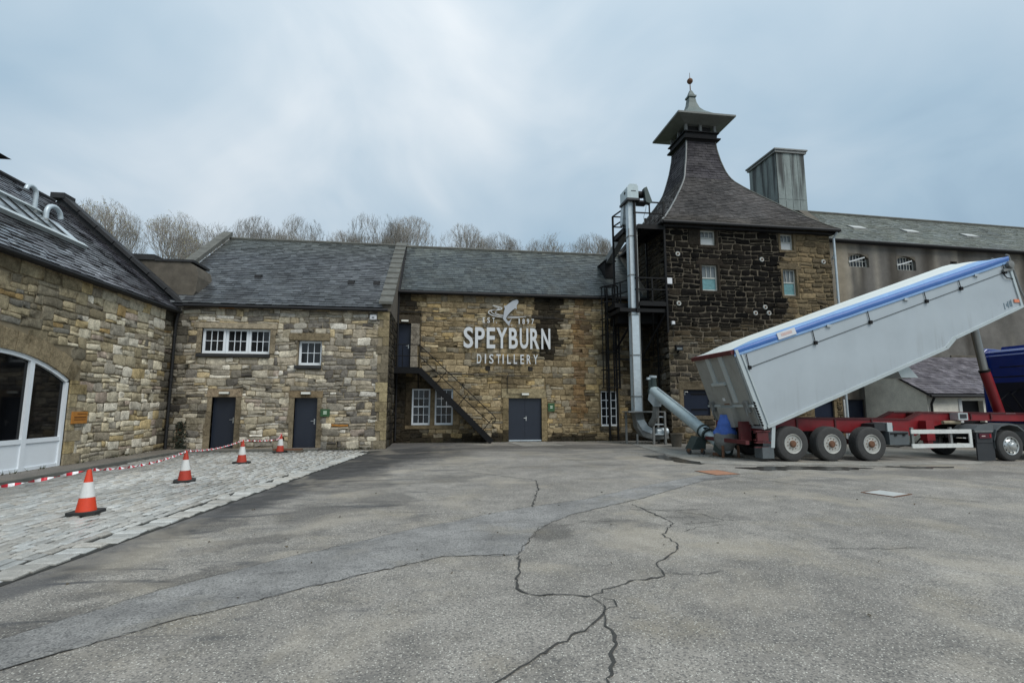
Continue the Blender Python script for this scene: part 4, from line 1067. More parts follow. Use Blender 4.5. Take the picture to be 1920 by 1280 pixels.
window(main, FM, *wC, 3, 4, .10, fw=.07, bar=.032)
for x in (2.19, 4.25):
    m = MB(); FM.box(m, M(x) - .11, 3.36, -.02, M(x) + .11, 3.56, .045); build('joist_pocket', m, 'dressed_black', main)
# roof
ME, MZ, MR, MRZ = 23.68, 7.12, 27.2, 10.32
m = MB(); m.prism([(-2.1, ME + .03, MZ - .03), (-2.1, ME + .03, MZ - .14), (-2.1, 31.5, MZ - .14), (-2.1, 31.5, MZ - .03), (-2.1, MR, MRZ - .03)], (12.45, 0, 0)); build('roof', m, 'roof_base', main)
m = MB(); m.box((-2.1, 24.5, 0), (10.3, 31.3, 7.0)); build('rear_wall', m, 'dressed_dark', main)
def main_slate(p, rng):
    c = mixc(S(70, 75, 75), S(90, 95, 92), rng.random())
    k = .70 * rng.uniform(.72, 1.24) * (1 + .3 * fb(p.x * .3, p.z * .6, 17))
    c = mixc(c, S(128, 132, 122), .6 * sst(p.z + .5 * nz(p.x * 1.1, 2), 9.4, 10.3) * (rng.random() ** .6))
    return mulc(c, k)
slates(main, lambda t: (Vector((-1.98, lerp(ME, MR, t), lerp(MZ, MRZ, t))), Vector((10.32, lerp(ME, MR, t), lerp(MZ, MRZ, t)))), 23, random.Random(33), (.22, .34), main_slate, lift=.020)
m = MB(); m.tube([(-2.1, MR, MRZ + .02), (10.3, MR, MRZ + .02)], .085, 8); build('ridge', m, 'coping', main)
m = MB(); m.tube([(-2.05, ME - .05, MZ - .1), (10.25, ME - .05, MZ - .1)], .075, 8); autosmooth(build('gutter', m, 'black_pipe', main))
m = MB(); m.prism([(10.06, ME + .1, MZ + .05), (10.06, ME + .1, MZ + .26), (10.06, MR, MRZ + .26), (10.06, MR, MRZ)], (.27, 0, 0)); build('skew', m, 'dressed_dark', main)
m = MB(); m.tube([(-2.06, 23.72, 7.0), (-2.06, 23.78, 6.7), (-2.06, 23.8, 0.1)], .045, 8); autosmooth(build('downpipe', m, 'black_pipe', main))
# cables clipped to the facade
def cable(pts, r=.016, seed=1):
    rng = random.Random(seed); P = []
    for a, b in zip(pts, pts[1:]):
        n = max(1, int((Vector(b) - Vector(a)).length / .5))
        for k in range(n): P.append(Vector(a).lerp(Vector(b), k / n) + Vector((0, 0, rng.uniform(-.012, .012))))
    P.append(Vector(pts[-1])); m = MB(); m.tube(P, r, 6); build('cable', m, 'black_pipe', main)
cable([(-2.1, 23.82, 6.10), (4.4, 23.82, 6.0), (8.0, 23.82, 5.82), (10.3, 23.82, 5.75)], .018, 1); cable([(-.7, 23.83, 3.24), (3.1, 23.83, 3.12), (4.2, 23.83, 3.10)], .018, 2)
cable([(3.13, 23.82, 3.12), (3.13, 23.82, 2.28), (3.8, 23.82, 2.24)], .016, 3); cable([(-1.0, 23.82, 6.0), (-1.02, 23.82, 3.5)], .014, 4)

# ---- raised lettering
sg = thing('facade_lettering', 'raised pale metal lettering with leaping fish emblem on the stone facade', 'sign', (3.1, 23.8, 5.0))
def letters(txt, x0, x1, zbase, h, bold, y=23.76, depth=.05, mat='letter'):
    n = len(txt); objs = []
    for ch in txt:
        if ch == ' ': objs.append(None); continue
        cu = bpy.data.curves.new('letter', 'FONT'); cu.body = ch; cu.size = 1.0; cu.extrude = .5; cu.offset = bold; cu.resolution_u = 4
        ob = bpy.data.objects.new('tmp', cu); COL.objects.link(ob); bpy.context.view_layer.update()
        me = bpy.data.meshes.new_from_object(ob.evaluated_get(bpy.context.evaluated_depsgraph_get())); bpy.data.objects.remove(ob); bpy.data.curves.remove(cu); objs.append(me)
    return objs
def put_letters(txt, boxes, z0, h, bold, mat='letter', y=23.78, depth=.06):
    for ch, me, (a, c) in zip(txt, letters(txt, 0, 0, 0, 0, bold), boxes):
        xs_ = [v.co.x for v in me.vertices]; ys_ = [v.co.y for v in me.vertices]
        if ch == '.':
            zz0, zz1 = z0, z0 + (c - a)
        else: zz0, zz1 = z0, z0 + h
        for v in me.vertices:
            x = lerp(a, c, (v.co.x - min(xs_)) / (max(xs_) - min(xs_))); z = lerp(zz0, zz1, (v.co.y - min(ys_)) / (max(ys_) - min(ys_)))
            d = y - depth * (1 if v.co.z > 0 else 0)
            v.co = (x - 3.1, d - 23.8, z - 5.0)
        me.materials.clear(); me.materials.append(MATS[mat]); me.name = 'letter'
        o = bpy.data.objects.new('letter', me); COL.objects.link(o); o.parent = sg
def fx(px): return lerp(1.0, 5.24, (px - 869) / 162.0)
zx = lambda z: fx(860 + z / 8.532)       # positions measured along the facade
bx = [(80, 228), (258, 408), (440, 572), (590, 765), (790, 930), (962, 1098), (1128, 1275), (1308, 1452)]
put_letters('SPEYBURN', [(zx(a), zx(b)) for a, b in bx], 4.41, 1.01, .022)
bx = [(290, 358), (412, 432), (480, 548), (592, 662), (690, 708), (762, 820), (866, 918), (972, 1028), (1072, 1136), (1178, 1250)]
put_letters('DISTILLERY', [(zx(a), zx(b)) for a, b in bx], 3.68, .45, .010)
bx = [(376, 410), (446, 488), (528, 562), (585, 600)]
put_letters('EST.', [(zx(a), zx(b)) for a, b in bx], 5.64, .26, .012)
bx = [(944, 962), (1004, 1042), (1076, 1112), (1150, 1190)]
put_letters('1897', [(zx(a), zx(b)) for a, b in bx], 5.62, .26, .012)
def zq(zx_, zy): return (zx(zx_), lerp(6.85, 5.45, (zy - 100) / (515 - 100)))
fish = [(905, 108), (932, 112), (942, 135), (935, 165), (915, 190), (912, 255), (890, 235), (850, 262), (805, 300), (770, 340), (750, 372), (745, 395), (775, 430), (800, 420), (836, 388), (815, 430), (800, 470), (798, 500), (760, 465), (700, 400), (694, 382), (705, 340), (712, 290), (725, 245), (708, 200), (735, 205), (760, 190), (800, 160), (850, 128)]
def plate(name, pts, y0, y1, mat, par):
    me = bpy.data.meshes.new(name); bm = bmesh.new()
    f = bm.faces.new([bm.verts.new((a - 3.1, y0 - 23.8, b - 5.0)) for a, b in pts])
    r_ = bmesh.ops.extrude_face_region(bm, geom=[f]); bmesh.ops.translate(bm, verts=[v for v in r_['geom'] if isinstance(v, bmesh.types.BMVert)], vec=(0, y1 - y0, 0))
    bmesh.ops.triangulate(bm, faces=bm.faces); bmesh.ops.recalc_face_normals(bm, faces=bm.faces); bm.to_mesh(me); bm.free(); me.materials.append(MATS[mat])
    o = bpy.data.objects.new(name, me); COL.objects.link(o); o.parent = par; return o
plate('fish', [zq(*p) for p in fish], 23.79, 23.74, 'fish_metal', sg)
def stroke(pts, wd):
    P = [Vector(zq(*p)) for p in pts]; Q = []
    for i in range(len(P) - 1):
        p0, p1, p2, p3 = P[max(i - 1, 0)], P[i], P[i + 1], P[min(i + 2, len(P) - 1)]
        for k in range(5):
            t = k / 5; Q.append(0.5 * ((2 * p1) + (p2 - p0) * t + (2 * p0 - 5 * p1 + 4 * p2 - p3) * t * t + (3 * p1 - p0 - 3 * p2 + p3) * t ** 3))
    Q.append(P[-1]); m = MB()
    for i in range(len(Q) - 1):
        d = (Q[i + 1] - Q[i]).normalized(); s_ = Vector((-d.y, d.x)) * wd / 2 * (0.5 + 0.5 * math.sin(math.pi * (i + .5) / len(Q)))
        q = [Q[i] - s_, Q[i + 1] - s_, Q[i + 1] + s_, Q[i] + s_]; m.prism([(a.x, 23.79, a.y) for a in q], (0, -.04, 0))
    build('river_line', m, 'letter', sg)
stroke([(530, 205), (600, 215), (680, 238), (640, 262), (540, 270), (470, 290), (480, 325), (560, 355), (690, 375)], .045)
stroke([(560, 225), (640, 245), (590, 262), (510, 285), (540, 320), (620, 345), (695, 355)], .028)
stroke([(600, 285), (570, 305), (620, 330), (700, 342)], .024)
stroke([(770, 360), (850, 362), (950, 360), (1060, 358)], .03); stroke([(760, 378), (860, 378), (960, 374)], .022); stroke([(815, 480), (830, 490), (845, 480)], .02)

# ---- outside stair
st = thing('outside_stair', 'black steel outside stair with handrail down the facade', 'stair', (0.5, 23.3, 0))
m = MB(); m.box((-2.12, 22.95, 3.30), (-1.02, 23.86, 3.42)); m.box((-2.12, 22.93, 3.14), (-1.0, 22.99, 3.36)); build('landing', m, 'black_steel', st)
A_, B_ = Vector((-1.02, 0, 3.32)), Vector((2.30, 0, 0.06))
for y in (22.96, 23.80):
    m = MB(); m.bar(A_ + Vector((0, y, 0)), B_ + Vector((0, y, 0)), .03, .26); build('stringer', m, 'black_steel', st)
for i in range(1, 17):
    p = A_.lerp(B_, i / 17); m = MB(); m.box((p.x - .14, 22.98, p.z - .015), (p.x + .13, 23.79, p.z + .02)); build('tread', m, 'black_steel', st)
m = MB(); rr_ = .02; y = 22.95
m.tube([(-2.12, y, 4.44), (-1.02, y, 4.44), (2.35, y, 1.28), (2.48, y, 1.12), (2.44, y, .95), (2.22, y, .90), (-1.02, y, 3.93), (-2.12, y, 3.93)], rr_, 8); build('handrail', m, 'black_steel', st)
for x in (-2.11, -1.75, -1.42, -1.03):
    m = MB(); m.tube([(x, y, 3.3), (x, y, 4.44)], rr_ * .9, 8); build('baluster', m, 'black_steel', st)
for t_ in (.22, .52, .86):
    p = A_.lerp(B_, t_); d = Vector((.62, 0, .78)); m = MB(); m.tube([(p.x, y, p.z), (p.x + .50, y, p.z + .62)], rr_ * .9, 8); build('baluster', m, 'black_steel', st)
for x in (-2.08, -1.06):
    m = MB(); m.bar((x, 23.86, 2.5), (x, 22.98, 3.3), .05, .05); build('bracket', m, 'black_steel', st)

# =================================================================== KILN TOWER
kiln = thing('kiln_tower', 'tall soot-blackened stone kiln tower with pagoda roof', 'tower', (14.6, 25.8, 0))
FK = F((10.35, 21.7, 0), (1, 0, 0), (0, -1, 0)); KW, KH = 8.65, 10.3
K = lambda x: x - 10.35
def kw(a, b, c, d): return (K(a), b, K(c), d)
k1, k2, k3, k4 = kw(12.14, 9.30, 12.92, 10.05), kw(12.14, 7.08, 12.94, 8.34), kw(16.33, 9.24, 17.02, 10.06), kw(16.34, 6.97, 17.04, 8.28)
kh = kw(10.95, 1.24, 12.25, 2.42); kd = kw(17.5, .02, 18.55, 1.95)
kops = [k1, k2, k3, k4, kh, kd]
def soot(u, v):
    s_ = sst(6.15 + .35 * nz(v * .7, 3) + .25 * nz(v * 2.2, 5) - u, -.25, .25)
    low = sst(v + .5 * nz(u * .8, 9), 4.2, 5.4 + .12 * u)
    return s_ * low, s_
def kiln_tint(u, v, rng):
    a, s_ = soot(u, v)
    tan = mulc(pal(rng, TAN), rng.uniform(.82, 1.1))
    if u > 6.2: 
        e = clamp(.30 + .7 * fb(u * .9 + 2, v * .7, 6) + .45 * sst(u, 7.6, 8.6)); tan = mixc(tan, S(66, 60, 50), clamp(e) * .8)
    low = mixc(mulc(pal(rng, GREYS), .55), S(52, 46, 38), rng.random() * .8)
    c = mixc(tan, low, s_ * (1 - a)); return mixc(c, mulc(pal(rng, SOOT), rng.uniform(.45, .9)), a)
def kiln_mortar(u, v):
    a, s_ = soot(u, v)
    c = mulc(S(122, 108, 84), 1 + .3 * fb(u, v)); c = mixc(c, mulc(S(124, 114, 98), 1 + .3 * fb(u, v)), s_)
    return mixc(c, mulc(S(92, 85, 74), 1 + .5 * fb(u * 1.3, v * 1.3, 4)), a * .95)
build('wall', wall_core(FK, KW, KH, kops, kiln_mortar), 'mortar', kiln)
avoid = [(q[0] - .12, q[1] - .14, q[2] + .12, q[3] + .3) for q in (k2, k4)] + [(q[0] - .12, q[1] - .12, q[2] + .12, q[3] + .06) for q in (k1, k3)] + [(k1[0] - .6, k1[1], k1[0], k1[3]), (kh[0] - .2, kh[1] - .15, kh[2] + .1, kh[3] + .4), (kd[0] - .15, 0, kd[2] + .15, kd[3] + .3)]
rr = random.Random(404)
cells = rubble(KW, KH - .02, rr, (.20, .32), (.28, .62), avoid, .22)
lay_stones(kiln, FK, cells, kiln_tint, 404, .026, .035, .06, vis=lambda u, v: (u < 1.6 and v > .6) or v > 3.1 + u * .42)
zero = lambda u, v: 0
for q in (k1, k2, k3, k4):
    bk = (58, 52, 45) if q[0] < 5 else (112, 100, 80)
    dress(q[0] - .11, q[1] - .13, q[2] + .11, q[1] - .005, .05, bk, 'sill', kiln, FK, zero)
    if q[3] < 9: dress(q[0] - .28, q[3] + .005, q[2] + .28, q[3] + .3, .04, bk, 'lintel', kiln, FK, zero)
    for a, b in ((q[0] - .11, q[0] - .004), (q[2] + .004, q[2] + .11)): dress(a, q[1], b, q[3], .035, bk, 'jamb_stone', kiln, FK, zero)
dress(k1[0] - .6, k1[1], k1[0] - .12, k1[3], .05, (48, 44, 38), 'panel_stone', kiln, FK, zero)
dress(kh[0] - .2, kh[3] + .005, kh[2] + .1, kh[3] + .38, .04, (112, 102, 84), 'lintel', kiln, FK, zero); dress(kh[0] - .2, kh[1] - .16, kh[2] + .1, kh[1] - .005, .07, (110, 100, 84), 'sill', kiln, FK, zero); dress(kh[0] - .19, kh[1], kh[0], kh[3], .035, (118, 106, 86), 'jamb_stone', kiln, FK, zero)
dress(kd[0] - .15, kd[3] + .005, kd[2] + .15, kd[3] + .28, .04, (120, 108, 86), 'lintel', kiln, FK, zero)
for q, lw_ in ((k1, 'board_white'), (k3, 'board_white'), (k2, 'board_teal'), (k4, 'board_teal')):
    window(kiln, FK, *q, 3, 1, .10, 'sash_paint', 'glass_grey', .06, .028, lower=lw_, midrail=True)
hd = door(kiln, FK, *kh, 'door_blue', .10, handle='left'); door(kiln, FK, *kd, 'door_blue', .12, handle='left')
for z in (1.5, 2.2):
    m = MB(); FK.box(m, kh[2] - .9, z, -.1, kh[2] - .1, z + .05, -.07); build('strap_hinge', m, 'black_steel', hd)
# west side of the tower, above and in front of the still house roof
FKW = F((10.35, 29.9, 0), (0, -1, 0), (-1, 0, 0))
def west_tint(u, v, rng): return mixc(mulc(pal(rng, SOOT), rng.uniform(.9, 1.4)), mulc(pal(rng, GREYS), .6), .15 + .55 * sst(v, 5.5, 2.5) * rng.random())
build('side_wall', wall_core(FKW, 8.18, KH, [], lambda u, v: mixc(S(112, 100, 80), S(60, 54, 46), .5 + .5 * nz(u, v))), 'mortar', kiln)
cells = rubble(8.18, KH - .02, rr, (.2, .34), (.28, .6), [], .2)
cells = [q for q in cells if q[0] > 5.9 or q[1] > 6.8]
lay_stones(kiln, FKW, cells, west_tint, 505, .024, .035, .06, cap=160)
m = MB(); m.box((10.9, 22.25, 0), (18.95, 29.9, 10.2)); build('rear_wall', m, 'dressed_dark', kiln)
# bell-cast roof
PROF = [(10.28, 4.62), (10.5, 4.34), (11.2, 3.66), (12.0, 2.95), (12.8, 2.28), (13.4, 1.80), (13.85, 1.48), (14.15, 1.32), (14.6, 1.18), (15.3, 1.02), (16.0, .91), (16.5, .87)]
def prof(t):
    f_ = t * (len(PROF) - 1); i = min(int(f_), len(PROF) - 2); k = f_ - i; return lerp(PROF[i][0], PROF[i + 1][0], k), lerp(PROF[i][1], PROF[i + 1][1], k)
TL = [0.0]
for a, b in zip(PROF, PROF[1:]): TL.append(TL[-1] + math.hypot(b[0] - a[0], b[1] - a[1]))
def kp(s_):     # by arc length fraction
    L = s_ * TL[-1]
    for i in range(len(PROF) - 1):
        if L <= TL[i + 1] + 1e-9:
            k = (L - TL[i]) / (TL[i + 1] - TL[i]); z, h = lerp(PROF[i][0], PROF[i + 1][0], k), lerp(PROF[i][1], PROF[i + 1][1], k); break
    f_ = clamp((z - 10.28) / 4.2); return z, h, lerp(14.67, 14.25, f_), lerp(25.9, 25.75, f_)
def corner(s_, sx_, sy_, ins=0.0):
    z, h, cx, cy = kp(s_); return Vector((cx + sx_ * (h - ins), cy + sy_ * (h - ins), z))
m = MB(); rows = []
for i in range(25): rows.append([corner(i / 24, a, b, .03) for a, b in ((-1, -1), (1, -1), (1, 1), (-1, 1), (-1, -1))])
m.sheet(rows); build('roof', m, 'roof_base', kiln)
def kiln_slate(p, rng):
    k = .86 * rng.uniform(.70, 1.30) * (1 + .25 * fb(p.x * .5, p.z * .8, 27)); c = mixc(S(62, 60, 59), S(77, 74, 72), rng.random())
    br = clamp(.5 + .9 * fb(p.x * .45 + 5, p.z * .45, 13)); c = mixc(c, S(102, 97, 94), .55 * br * sst(p.z, 14.3, 13.4))
    if p.z > 14.1: c = mixc(c, S(60, 57, 62), .75)
    return mulc(mixc(c, S(66, 60, 50), .55 * sst(p.z, 11.2, 10.4)), k)
rs = random.Random(34)
for (a, b) in (((-1, -1), (1, -1)), ((-1, 1), (-1, -1)), ((1, -1), (1, 1))):
    slates(kiln, lambda t: (corner(t, *a), corner(t, *b)), 44, rs, (.20, .30), kiln_slate, lift=.024, mat='slate_dry')
for a in ((-1, -1), (1, -1), (-1, 1), (1, 1)):
    m = MB(); m.tube([corner(i / 30, *a) + Vector((0, 0, .03)) for i in range(31)], .045, 6); autosmooth(build('hip_roll', m, 'galv_dull' if a[0] < 0 else 'coping', kiln), 60)
m = MB()
for a, b in (((10.08, 21.25), (19.25, 21.25)), ((10.08, 30.5), (10.08, 21.25)), ((19.25, 21.25), (19.25, 30.5))): m.tube([(a[0], a[1], 10.22), (b[0], b[1], 10.22)], .08, 8)
m.box((10.2, 21.45, 10.06), (19.1, 21.70, 10.16)); build('gutter', m, 'black_pipe', kiln)
m = MB(); m.tube([(19.12, 21.3, 10.15), (19.12, 21.55, 9.9), (19.12, 21.6, 0.0)], .055, 8)
for z in (8.9, 6.9, 4.2): m.tube([(19.12, 21.6, z), (19.12, 21.6, z + .09)], .07, 8)
m.tube([(19.12, 21.6, 9.05), (19.7, 22.4, 9.12)], .05, 8); autosmooth(build('downpipe', m, 'galv', kiln))
# pagoda cap
cx, cy = 14.25, 25.75
def sq(mb_, h0, z0, h1, z1, cap=True):
    P = [(cx - h0, cy - h0, z0), (cx + h0, cy - h0, z0), (cx + h0, cy + h0, z0), (cx - h0, cy + h0, z0), (cx - h1, cy - h1, z1), (cx + h1, cy - h1, z1), (cx + h1, cy + h1, z1), (cx - h1, cy + h1, z1)]; mb_.hexa(P)
m = MB(); sq(m, .88, 16.42, .98, 16.52); sq(m, 1.08, 16.52, 1.10, 16.60); sq(m, .94, 16.60, .96, 16.92); sq(m, 1.05, 16.92, 1.05, 16.98); cap_ = build('pagoda_cap', m, 'black_steel', kiln)
m = MB()
for i in range(3):
    for j in range(3):
        if i == 1 and j == 1: continue
        x, y = cx + (i - 1) * .86, cy + (j - 1) * .86; m.box((x - .07, y - .07, 16.98), (x + .07, y + .07, 17.56))
build('louvre_post', m, 'galv_dull', cap_)
m = MB(); m.box((cx - .7, cy - .7, 16.9), (cx + .7, cy + .7, 17.5)); build('louvre_core', m, 'black_pipe', cap_)
m = MB(); m.tint = S(108, 111, 107); sq(m, .95, 17.42, 1.66, 17.60); sq(m, 1.70, 17.60, 1.70, 17.70); build('canopy', m, 'leadsheet', cap_)
m = MB(); m.tint = S(98, 108, 104); CP = [(1.68, 17.70), (1.22, 17.92), (.96, 18.16), (.74, 18.38), (.52, 18.60), (.34, 18.88), (.23, 19.25), (.18, 19.62)]
for (h0, z0), (h1, z1) in zip(CP, CP[1:]): sq(m, h0, z0, h1, z1)
sq(m, .24, 19.62, .24, 19.72); sq(m, .19, 19.72, .06, 20.1); build('canopy_roof', m, 'leadsheet', cap_)
m = MB(); m.tube([(cx, cy, 20.05), (cx, cy, 21.25)], [.035, .012], 8); m.lathe([(.02, -.17), (.10, -.14), (.16, -.06), (.17, 0), (.16, .06), (.10, .14), (.02, .17)], (cx, cy, 20.72), (0, 0, 1), 16); autosmooth(build('finial', m, 'rust', cap_), 40)
# pattress plates
pp = None
for (x, z, lab) in ((10.95, 8.80, 'white round tie plate beside the steel platform, upper one'), (15.25, 8.70, 'white round tie plate between the upper tower windows'), (10.9, 6.42, 'white round tie plate beside the steel platform, lower one'), (15.27, 6.36, 'white round tie plate, topmost of the trio above the trailer'), (14.75, 6.06, 'white round tie plate, left of the trio above the trailer'), (15.45, 6.08, 'white round tie plate, right of the trio above the trailer'), (18.55, 8.72, 'stained round tie plate near the tower right edge')):
    if pp is None:
        pp = o = thing('tie_plate', lab, 'tie plate', (x, 21.66, z), local=True, group='round tie plates on the kiln tower')
        m = MB(); m.lathe([(.115, .04), (.115, -.015), (.095, -.035), (.05, -.025), (.05, .04)], (0, 0, 0), (0, 1, 0), 20); autosmooth(build('disc', m, 'sash_paint', o), 40)
        m = MB(); m.lathe([(.04, .02), (.04, -.06), (.015, -.065)], (0, 0, 0), (0, 1, 0), 8); build('nut', m, 'rust', o)
    else: o = copy_tree(pp); tag(o, lab, 'tie plate'); o.location = (x, 21.66, z)
for (x, z, s_, nm, lab) in ((10.42, 7.45, .15, 'junction_box', 'white junction box on the tower beside the platform posts'), (10.55, 5.48, .08, 'camera_box', 'small white box low on the tower edge under the platform')):
    t = thing(nm, lab, 'box', (x, 21.62, z)); m = MB(); m.box((x - s_, 21.52, z - s_), (x + s_, 21.66, z + s_)); slab(t, F((0, 21.66, 0), (1, 0, 0), (0, -1, 0)), 'cover', x - s_, z - s_, -.02, x + s_, z + s_, .12, 'box_white', .02)
    m = MB(); m.tube([(x, 21.6, z - s_), (x, 21.64, z - s_ - .5)], .012, 6); build('conduit', m, 'black_pipe', t)
t = thing('floodlight', 'black floodlight on the tower wall above the auger', 'floodlight', (10.72, 21.5, 4.3))
m = MB(); m.box((10.55, 21.42, 4.18), (10.9, 21.56, 4.44)); build('housing', m, 'black_steel', t); m = MB(); m.box((10.60, 21.405, 4.22), (10.85, 21.42, 4.32)); build('lens', m, 'glass_grey', t); m = MB(); m.bar((10.72, 21.66, 4.1), (10.72, 21.5, 4.2), .05, .04); build('bracket', m, 'black_steel', t)

# =================================================================== RIGHT STORE
store = thing('malt_store', 'long grey rendered store with slate roof behind the trailer', 'building', (29, 26, 0))
a_ = R(2.2); FS = F((19.02, 22.95, 0), (math.cos(a_), math.sin(a_), 0), (math.sin(a_), -math.cos(a_), 0)); SW, SH = 24.0, 10.4
sw1, sw2 = (2.2, 8.98, 3.45, 9.70), (5.2, 8.94, 6.42, 9.72); sw3 = (8.7, 9.0, 9.15, 9.6); sdoor = (1.35, .0, 2.4, 2.0)
def store_mortar(u, v):
    c = mulc(S(106, 103, 98), 1 + .22 * fb(u * .7, v * .5, 3)); st_ = sst(nz(u * .9, v * .12, 2) + .3 * fb(u, v * .4, 9), -.05, .45)
    c = mixc(c, S(70, 66, 60), st_ * .9)
    pale = sst(math.exp(-((u - 1.7 - .5 * nz(v * .8, 3)) / .8) ** 2), .5, .8) * sst(v, 5.6, 7); c = mixc(c, S(150, 140, 122), pale * .7)
    pale2 = sst(nz(u * 2.2, v * .15, 12) + .25 * nz(u * 6, v * .3, 2), .2, .5); return mixc(c, S(148, 142, 130), pale2 * .55)
build('wall', wall_core(FS, SW, SH, [sw1, sw2, sw3, sdoor], store_mortar, step=.3), 'harl', store)
for q in (sw1, sw2):
    window(store, FS, *q, 6, 2, .16, 'sash_paint', 'glass_dark', .05, .035)
    n = 8
    for s_ in (0, 1):
        pts = [(lerp(q[0], (q[0] + q[2]) / 2, k / n), q[3] - .24 * (1 - k / n) ** 2) for k in range(n + 1)]
        if s_: pts = [(q[0] + q[2] - a, b) for a, b in pts]
        m = MB(); m.tint = S(104, 98, 88); m.prism([FS.p(a, b, -.3) for a, b in pts] + [FS.p(pts[0][0], q[3] + .002, -.3)], FS.n * .296); build('arch_spandrel', m, 'harl', store)
    m = MB(); m.bar(FS.p(q[0] - .02, q[1] + .24, .02), FS.p(q[2] - .32, q[1] + .52, .05), .05, .06); build('stay_bar', m, 'board_white', store)
m = MB(); FS.box(m, sw3[0], sw3[1], -.3, sw3[2], sw3[3], -.2); build('hole', m, 'black_steel', store)
door(store, FS, *sdoor, 'door_blue', .14, handle='left')
slab(store, FS, 'jamb', sdoor[0] - .2, 0, -.2, sdoor[0], 2.0, .03, 'board_white')
def sp(u, y, z): p = FS.p(u, z); return Vector((p.x + math.sin(a_) * -(y), p.y + math.cos(a_) * y, z))
SE, SZ, SR, SRZ = -.22, 10.38, 5.1, 14.1
m = MB(); q = [sp(0, SE + .03, SZ - .03), sp(0, SE + .03, SZ - .15), sp(0, 10.4, SZ - .15), sp(0, 10.4, SZ - .03), sp(0, SR, SRZ - .03)]; m.prism(q, sp(SW, 0, 0) - sp(0, 0, 0)); build('roof', m, 'roof_base', store)
m = MB(); q = [sp(.1, .55, 0), sp(SW, .55, 0), sp(SW, 10.2, 0), sp(.1, 10.2, 0)]; m.prism(q, (0, 0, 10.3)); build('rear_wall', m, 'dressed_dark', store)
def store_slate(p, rng):
    c = mixc(S(92, 95, 88), S(112, 113, 103), rng.random()); k = rng.uniform(.82, 1.2) * (1 + .35 * fb(p.x * .5, p.z * 1.1, 37)); return mulc(mixc(c, S(92, 100, 82), .3 * rng.random()), k)
slates(store, lambda t: (sp(.1, lerp(SE, SR, t), lerp(SZ, SRZ, t)), sp(SW, lerp(SE, SR, t), lerp(SZ, SRZ, t))), 30, random.Random(35), (.24, .42), store_slate, lift=.022)
m = MB(); m.tube([sp(.1, SR, SRZ + .04), sp(SW, SR, SRZ + .04)], .10, 8); build('ridge', m, 'coping', store)
m = MB(); m.tube([sp(.4, SE - .06, SZ - .08), sp(SW, SE - .06, SZ - .08)], .08, 8); build('gutter', m, 'black_pipe', store)
for u in (4.6, 8.3, 12.6):
    y0 = 1.9; t0 = (y0 - SE) / (SR - SE); z0 = lerp(SZ, SRZ, t0); q = [sp(u, y0, z0 + .08), sp(u + 1.0, y0, z0 + .08), sp(u + 1.0, y0 + .45, z0 + .08 + .45 * (SRZ - SZ) / (SR - SE)), sp(u, y0 + .45, z0 + .08 + .45 * (SRZ - SZ) / (SR - SE))]
    m = MB(); m.prism(q, (0, 0, -.1)); sk_ = build('skylight', m, 'galv_dull', store); m = MB(); c_ = sum(q, Vector()) / 4; m.prism([c_ + (p - c_) * .85 + Vector((0, 0, .012)) for p in q], (0, 0, -.01)); build('pane', m, 'cover_pale', sk_)
m = MB(); q = [sp(-.15, -.28, 10.1), sp(-.15, -.28, 11.3), sp(-.15, .5, 12.1), sp(-.15, 1.5, 12.55), sp(-.15, 2.4, 12.7), sp(-.15, 2.4, 10.1)]; m.prism(q, sp(.5, 0, 0) - sp(0, 0, 0)); build('skew_stump', m, 'dressed_dark', store)
slab(store, FS, 'string_course', 8.0, 4.25, -.05, SW, 4.37, .06, 'dressed_dark')
# lead-clad vent stack
vt = thing('vent_stack', 'tall square stack clad in streaked grey-green metal behind the tower', 'vent', (19.8, 26.25, 11.5))
XA, XB, YA, YB, ZB, ZT = 18.9, 20.68, 25.0, 27.5, 11.4, 16.2
def stack_tint(a, z): 
    s_ = sst(nz(a * 2.6, z * .28, 5) + .5 * nz(a * 8, z * .5, 8), .0, .4) * sst(z, 12.6, 14.4); return mixc(mulc(S(124, 134, 131), 1 + .16 * nz(a * 3, z)), S(34, 38, 37), s_ * .92)
for (p0, p1, nn) in (((XA, YA), (XB, YA), (0, -1)), ((XA, YB), (XA, YA), (-1, 0)), ((XB, YA), (XB, YB), (1, 0)), ((XB, YB), (XA, YB), (0, 1))):
    for k in range(4):
        for (za, zb) in ((ZB, 13.4), (13.4, ZT)):
            a, b = Vector(p0).lerp(Vector(p1), k / 4), Vector(p0).lerp(Vector(p1), (k + 1) / 4); d = (b - a).normalized(); a = a + d * .012; b = b - d * .012
            m = MB(); nn_ = Vector((nn[0], nn[1], 0)); V = []; n1, n2 = 5, 14
            for j in range(n2 + 1):
                for i in range(n1 + 1):
                    q = a.lerp(b, i / n1); V.append((q.x + nn[0] * .02, q.y + nn[1] * .02, lerp(za + .01, zb - .01, j / n2)))
            fs = [(j * (n1 + 1) + i, j * (n1 + 1) + i + 1, (j + 1) * (n1 + 1) + i + 1, (j + 1) * (n1 + 1) + i) for j in range(n2) for i in range(n1)]
            m.v = V; m.f = fs; m.m = [0] * len(fs); m.t = [stack_tint(v[0] + v[1] * 1.3, v[2]) for v in V]; build('sheet', m, 'leadsheet', vt)
m = MB(); m.box((XA, YA, ZB - .6), (XB, YB, ZT)); build('core', m, 'galv_dull', vt)
m = MB(); m.box((XA - .1, YA - .1, ZT), (XB + .1, YB + .1, ZT + .14)); m.box((XA - .16, YA - .16, ZT + .14), (XB + .16, YB + .16, ZT + .22)); build('cap', m, 'galv_dull', vt)

